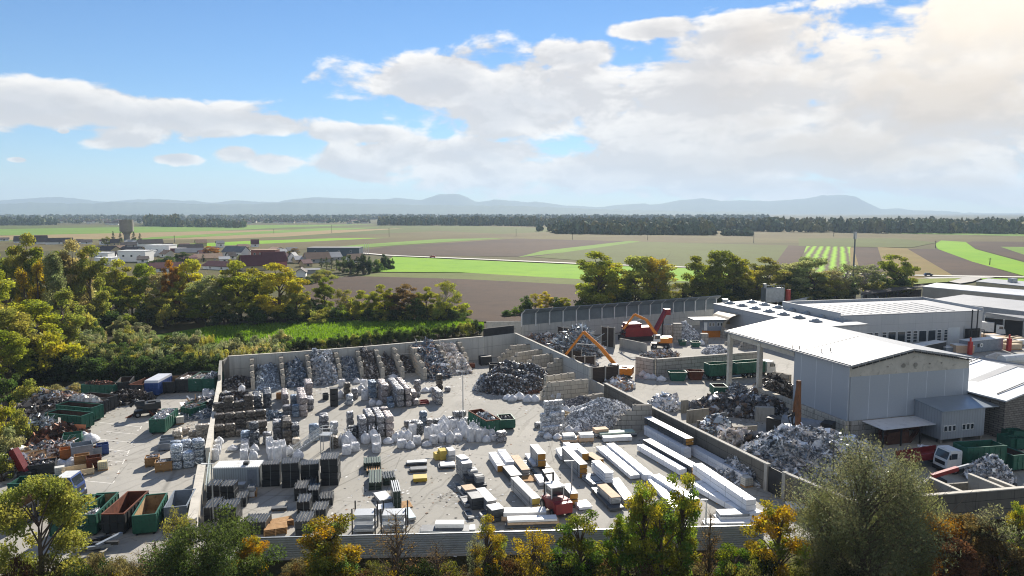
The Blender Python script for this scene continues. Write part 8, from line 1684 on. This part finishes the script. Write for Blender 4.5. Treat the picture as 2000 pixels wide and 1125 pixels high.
for i in range(58):
    x = -20 + i * 36 + nr.uniform(-10, 10); c = nr.choice(cols if x < 1550 else ['brown', 'dark green', 'rust red', 'blackish green', 'olive'])
    near(x, nr.uniform(1070, 1108), nr.uniform(57, 63.5), nr.uniform(60, 110), 'bush', c, f'{c} shrub in the front undergrowth, {nth(i)} from left', 'shrubs of the front undergrowth', None, i)
for i in range(16):
    x = 150 + i * 14 + nr.uniform(-6, 6); near(x, nr.uniform(1068, 1100), nr.uniform(61, 64), 50, 'bush', 'pale brown', f'dry pale shrub below the loose beams, {nth(i)} from the left', 'dry shrubs below the loose beams', None, i)

# ------------------------------------------------------------------ water tower and village
g = G(249, 479); wt = thing('water_tower', 'concrete water tower with a drum head above the village', 'water tower', (g.x, g.y, 0)); s_ = g.y / 737
CT = mat('tower_concrete', '#8f8880', .9, 0, .12, .15, '#6f6962', .05, .05)
def lathe(prof, n=28):
    mb = MB(); k = len(prof); mb.add([(r0 * math.cos(6.2832 * j / n), r0 * math.sin(6.2832 * j / n), z) for r0, z in prof for j in range(n)], [(i * n + j, i * n + (j + 1) % n, (i + 1) * n + (j + 1) % n, (i + 1) * n + j) for i in range(k - 1) for j in range(n)] + [tuple((k - 1) * n + j for j in range(n))]); return mb
ht = pix_h(249, 479, 429); hm = pix_h(249, 479, 452)
lathe([(3.1, 0), (3.0, hm * .7), (3.4, hm * .82), (5.2, hm * .97)]).build('shaft', CT, wt); lathe([(5.2, hm * .97), (6.6, hm * 1.0), (6.6, ht), (6.4, ht), (6.3, ht - .4)]).build('tank_drum', CT, wt)
mb = MB()
for a in range(4): mb.box((5.5 * math.cos(a * 1.57 + .4), 5.5 * math.sin(a * 1.57 + .4), ht + 2.2), (.12, .12, 4.2))
mb.build('antenna', DARKM, wt)
HC = {'white': mat('white_render', '#f4f3ee', .85, 0, .05, .1, None, 0, .05), 'cream': mat('cream_wall', '#c9b98f', .85, 0, .08, .1, None, 0, .05), 'brick': mat('raw_brick', '#8a5448', .9, 0, .15, .3, '#6a3d34', .05, .05), 'pink': mat('pink_render', '#b8757a', .85, 0, .1, .1, None, 0, 0), 'slate': mat('slate_cladding', '#4d5a64', .7, .1, .1, .1, None, 0, .05), 'grey': mat('grey_render', '#a9aaa8', .85, 0, .08, .1, None, 0, .05)}
RC = {'dark': mat('dark_roof_tile', '#4b423f', .85, 0, .15, .3, None, 0, .1), 'red': mat('dark_red_tile', '#5c2f30', .8, 0, .15, .3, None, 0, .08), 'grey': mat('grey_roof_tile', '#73767a', .8, 0, .12, .3, None, 0, .08), 'tan': mat('tan_roof_tile', '#a3876e', .85, 0, .12, .3, None, 0, .08), 'white': ROOFW, 'flat': mat('flat_roof', '#cfd0cf', .7, 0, .08, .2, None, 0, .05)}
hyr = random.Random(9)
def house(label, k, x0, x1, yb, ye, yr, wc, rc, style='side', dep=9.0, yaw=0.0, win=2):
    """a house: x0..x1 its width in the enlargement, yb foot, ye eave, yr ridge"""
    ox, oy, s = ZM[k]; a = G(ox + x0 / s, oy + yb / s); b = G(ox + x1 / s, oy + yb / s); L = (b - a).length; xc = ox + (x0 + x1) / 2 / s
    he = max(2.2, pix_h(xc, oy + yb / s, oy + ye / s)); hr = max(he + .3, pix_h(xc, oy + yb / s, oy + yr / s)); c = (a + b) / 2
    yaw += hyr.choice([.55, .4, -.45, .6]) if style == 'side' and L < 26 else 0
    t = thing('house', label, 'house', (c.x, c.y, 0), yaw); mb = MB(); mb.box((0, dep / 2, he / 2), (L, dep, he))
    if style == 'side': mb.extr([(0, he), (dep, he), (dep / 2, hr - .25)], -L / 2, L / 2)
    w = mb.build('wall', HC[wc], t, fix=True)
    mr = MB()
    if style == 'flat': mr.box((0, dep / 2, he + .2), (L + .4, dep + .4, .4)); mr.build('roof', RC[rc], t)
    elif style == 'side': mr.extr([(-.6, he - .3), (dep / 2, hr - .22), (dep + .6, he - .3), (dep + .6, he), (dep / 2, hr + .1), (-.6, he)], -L / 2 - .5, L / 2 + .5); mr.build('roof', RC[rc], t, fix=True)
    else:
        mr.add([(-L / 2 - .5, -.6, he), (0, -.6, hr), (L / 2 + .5, -.6, he), (-L / 2 - .5, dep + .6, he), (0, dep + .6, hr), (L / 2 + .5, dep + .6, he), (-L / 2 - .5, -.6, he + .35), (0, -.6, hr + .35), (L / 2 + .5, -.6, he + .35), (-L / 2 - .5, dep + .6, he + .35), (0, dep + .6, hr + .35), (L / 2 + .5, dep + .6, he + .35)],
               [(0, 1, 4, 3), (1, 2, 5, 4), (6, 9, 10, 7), (7, 10, 11, 8), (0, 6, 7, 1), (1, 7, 8, 2), (3, 4, 10, 9), (4, 5, 11, 10), (0, 3, 9, 6), (2, 8, 11, 5)]); mr.build('roof', RC[rc], t, fix=True)
        m2 = MB(); m2.add([(-L / 2, 0, he - .01), (L / 2, 0, he - .01), (0, 0, hr - .05)], [(0, 1, 2)]); m2.build('gable', HC[wc], t)
    for i in range(win):
        mw = MB(); mw.box((-L / 2 + L * (i + .7) / (win + .4), -.03, he * .55), (1.5, .1, 1.5), 0, 0); mw.box((-L / 2 + L * (i + .7) / (win + .4), -.07, he * .55), (1.25, .08, 1.25), 0, 1); mw.build('window', [WHITEP, GLASS], t)
    return t
house('white gabled house with a dark roof beside the water tower', 'y7', 605, 815, 330, 268, 233, 'white', 'dark', 'side', 10)
house('large white flat roofed block with small windows', 'y7', 655, 880, 388, 292, 290, 'white', 'flat', 'flat', 14, 0, 3); house('white stepped modern house with a lower wing', 'y7', 392, 655, 445, 345, 340, 'white', 'flat', 'flat', 12, 0, 3); house('white flat house at the edge of the wood', 'y7', 170, 330, 478, 412, 410, 'white', 'flat', 'flat', 10, 0, 1); house('small white upper house behind the wood edge', 'y7', 175, 298, 440, 362, 360, 'white', 'flat', 'flat', 9, 0, 1)
house('cream house with a long brown roof', 'y7', 165, 360, 395, 335, 296, 'cream', 'dark', 'side', 9); house('grey house with a dark hipped roof', 'y7', 360, 595, 390, 335, 302, 'grey', 'dark', 'side', 9); house('pale house with a brown roof under the tower', 'y7', 430, 580, 310, 290, 262, 'white', 'dark', 'side', 10); house('low white extension of the white block', 'y7', 880, 1000, 375, 322, 320, 'white', 'flat', 'flat', 9, 0, 1); house('small white annex below the white block', 'y7', 655, 730, 398, 345, 343, 'white', 'flat', 'flat', 6, 0, 1)
house('house with a grey hip roof among the white ones', 'y7', 955, 1210, 402, 355, 318, 'cream', 'grey', 'side', 11); house('house with a dark roof behind the grey hip roof', 'y7', 985, 1200, 345, 318, 280, 'white', 'dark', 'side', 10); house('white house with a grey saddle roof beside the orange tree', 'y7', 1362, 1590, 405, 352, 300, 'white', 'grey', 'side', 10, .1, 3)
house('unfinished red brick house with open windows', 'y7', 1660, 1890, 412, 335, 332, 'brick', 'tan', 'flat', 11, 0, 4); house('low white house beside the brick shell', 'y7', 1590, 1660, 385, 345, 340, 'white', 'flat', 'flat', 8, 0, 1); house('house with a tan brown roof by the dark conifer', 'y7', 1140, 1385, 440, 420, 370, 'cream', 'tan', 'side', 10)
house('long dark red roofed row behind the yellow trees, left piece', 'y7', 720, 1020, 540, 505, 455, 'white', 'red', 'side', 10); house('long dark red roofed row behind the yellow trees, right piece', 'y7', 1150, 1500, 520, 492, 445, 'white', 'red', 'side', 10); house('big dark red roofed house near the brick shell', 'y7', 1590, 1880, 525, 480, 385, 'cream', 'red', 'side', 12); house('dark red roofed house with a pink gable', 'y8', 180, 385, 385, 335, 250, 'pink', 'red', 'side', 11, 0, 1)
house('long slate grey flat building at the field edge', 'y8', 570, 1055, 285, 212, 207, 'slate', 'grey', 'flat', 16, 0, 4); house('house with a tan tiled roof and grey gable', 'y8', 570, 790, 350, 310, 255, 'grey', 'tan', 'side', 11, .1); house('pale roofed barn beside the tan roof', 'y8', 770, 900, 325, 305, 252, 'grey', 'white', 'side', 10); house('small house with a tan roof before the conifer hedge', 'y8', 970, 1110, 345, 320, 268, 'white', 'tan', 'side', 9); house('white gabled shed with a dark roof at the brown field', 'y8', 465, 555, 482, 450, 405, 'white', 'dark', 'front', 9, .2, 0); house('grey low barn roof beside the white gabled shed', 'y8', 545, 690, 450, 435, 405, 'grey', 'grey', 'side', 8, 0, 0); house('white gabled house behind the pink gable', 'y8', 395, 460, 345, 300, 258, 'white', 'grey', 'front', 8, 0, 1)
for (x0, x1, yb, ye, yr, w_) in ((110, 215, 205, 192, 155, 'leftmost brown roofed house beyond the wood'), (190, 330, 212, 198, 150, 'wide brown roofed house beyond the wood'), (350, 520, 215, 195, 168, 'long brown roofed house beyond the wood'), (470, 545, 225, 205, 185, 'small grey roofed house beyond the wood'), (545, 600, 210, 195, 178, 'white gabled house beyond the wood'), (600, 670, 212, 198, 180, 'dark roofed house left of the tower conifers'), (0, 60, 190, 180, 165, 'brown roofed house at the frame edge beyond the wood')): house(w_, 'y6', x0, x1, yb, ye, yr, 'white', 'dark', 'side', 9, 0, 1)
for i, (x, yb, yt) in enumerate(((1008, 462, 448), (1118, 468, 452), (1265, 469, 455), (1472, 475, 456), (1628, 462, 455), (1827, 485, 470), (1933, 518, 504), (648, 455, 440), (760, 463, 446), (341, 474, 460), (535, 456, 447), (1785, 536, 520))):
    g = G(x, yb); h_ = pix_h(x, yb, yt); mb = MB(); mb.tube([(0, 0, 0), (0, 0, h_)], [.3, .2], 6); mb.box((0, 0, h_ - .6), (2.2, .2, .2)); tag(mb.build('utility_pole', DARKM, None, tuple(g)), f'thin utility pole standing in the fields, {nth(i)} of the scattered line', 'pole', 'utility poles in the fields')
g = G(712, 497)
for i in range(3):
    mb = MB(); mb.tube([(0, 0, 0), (0, 0, 9)], .12, 6); tag(mb.build('flag_pole', WHITEP, None, (g.x + i * 1.6, g.y, 0)), f'thin white pole by the conifer hedge, {nth(i)} from the slate building', 'pole')

vr = random.Random(44)
for i in range(34):
    x = 190 + i * 12.5 + vr.uniform(-5, 5); y = 492 + vr.uniform(-14, 22) + max(0, x - 420) * .05; w_ = vr.uniform(13, 20); rc_ = vr.choice(['red', 'tan', 'dark', 'grey', 'red', 'white'])
    house(f'small white village house with a {dict(red="dark red", tan="tan brown", dark="dark brown", grey="grey", white="pale")[rc_]} roof, {nth(i)} from left', 'px', x - w_ / 2, x + w_ / 2, y, y - vr.uniform(6, 9), y - vr.uniform(11, 15), vr.choice(['white', 'white', 'cream', 'white']), rc_, 'side', 9, 0, 1)
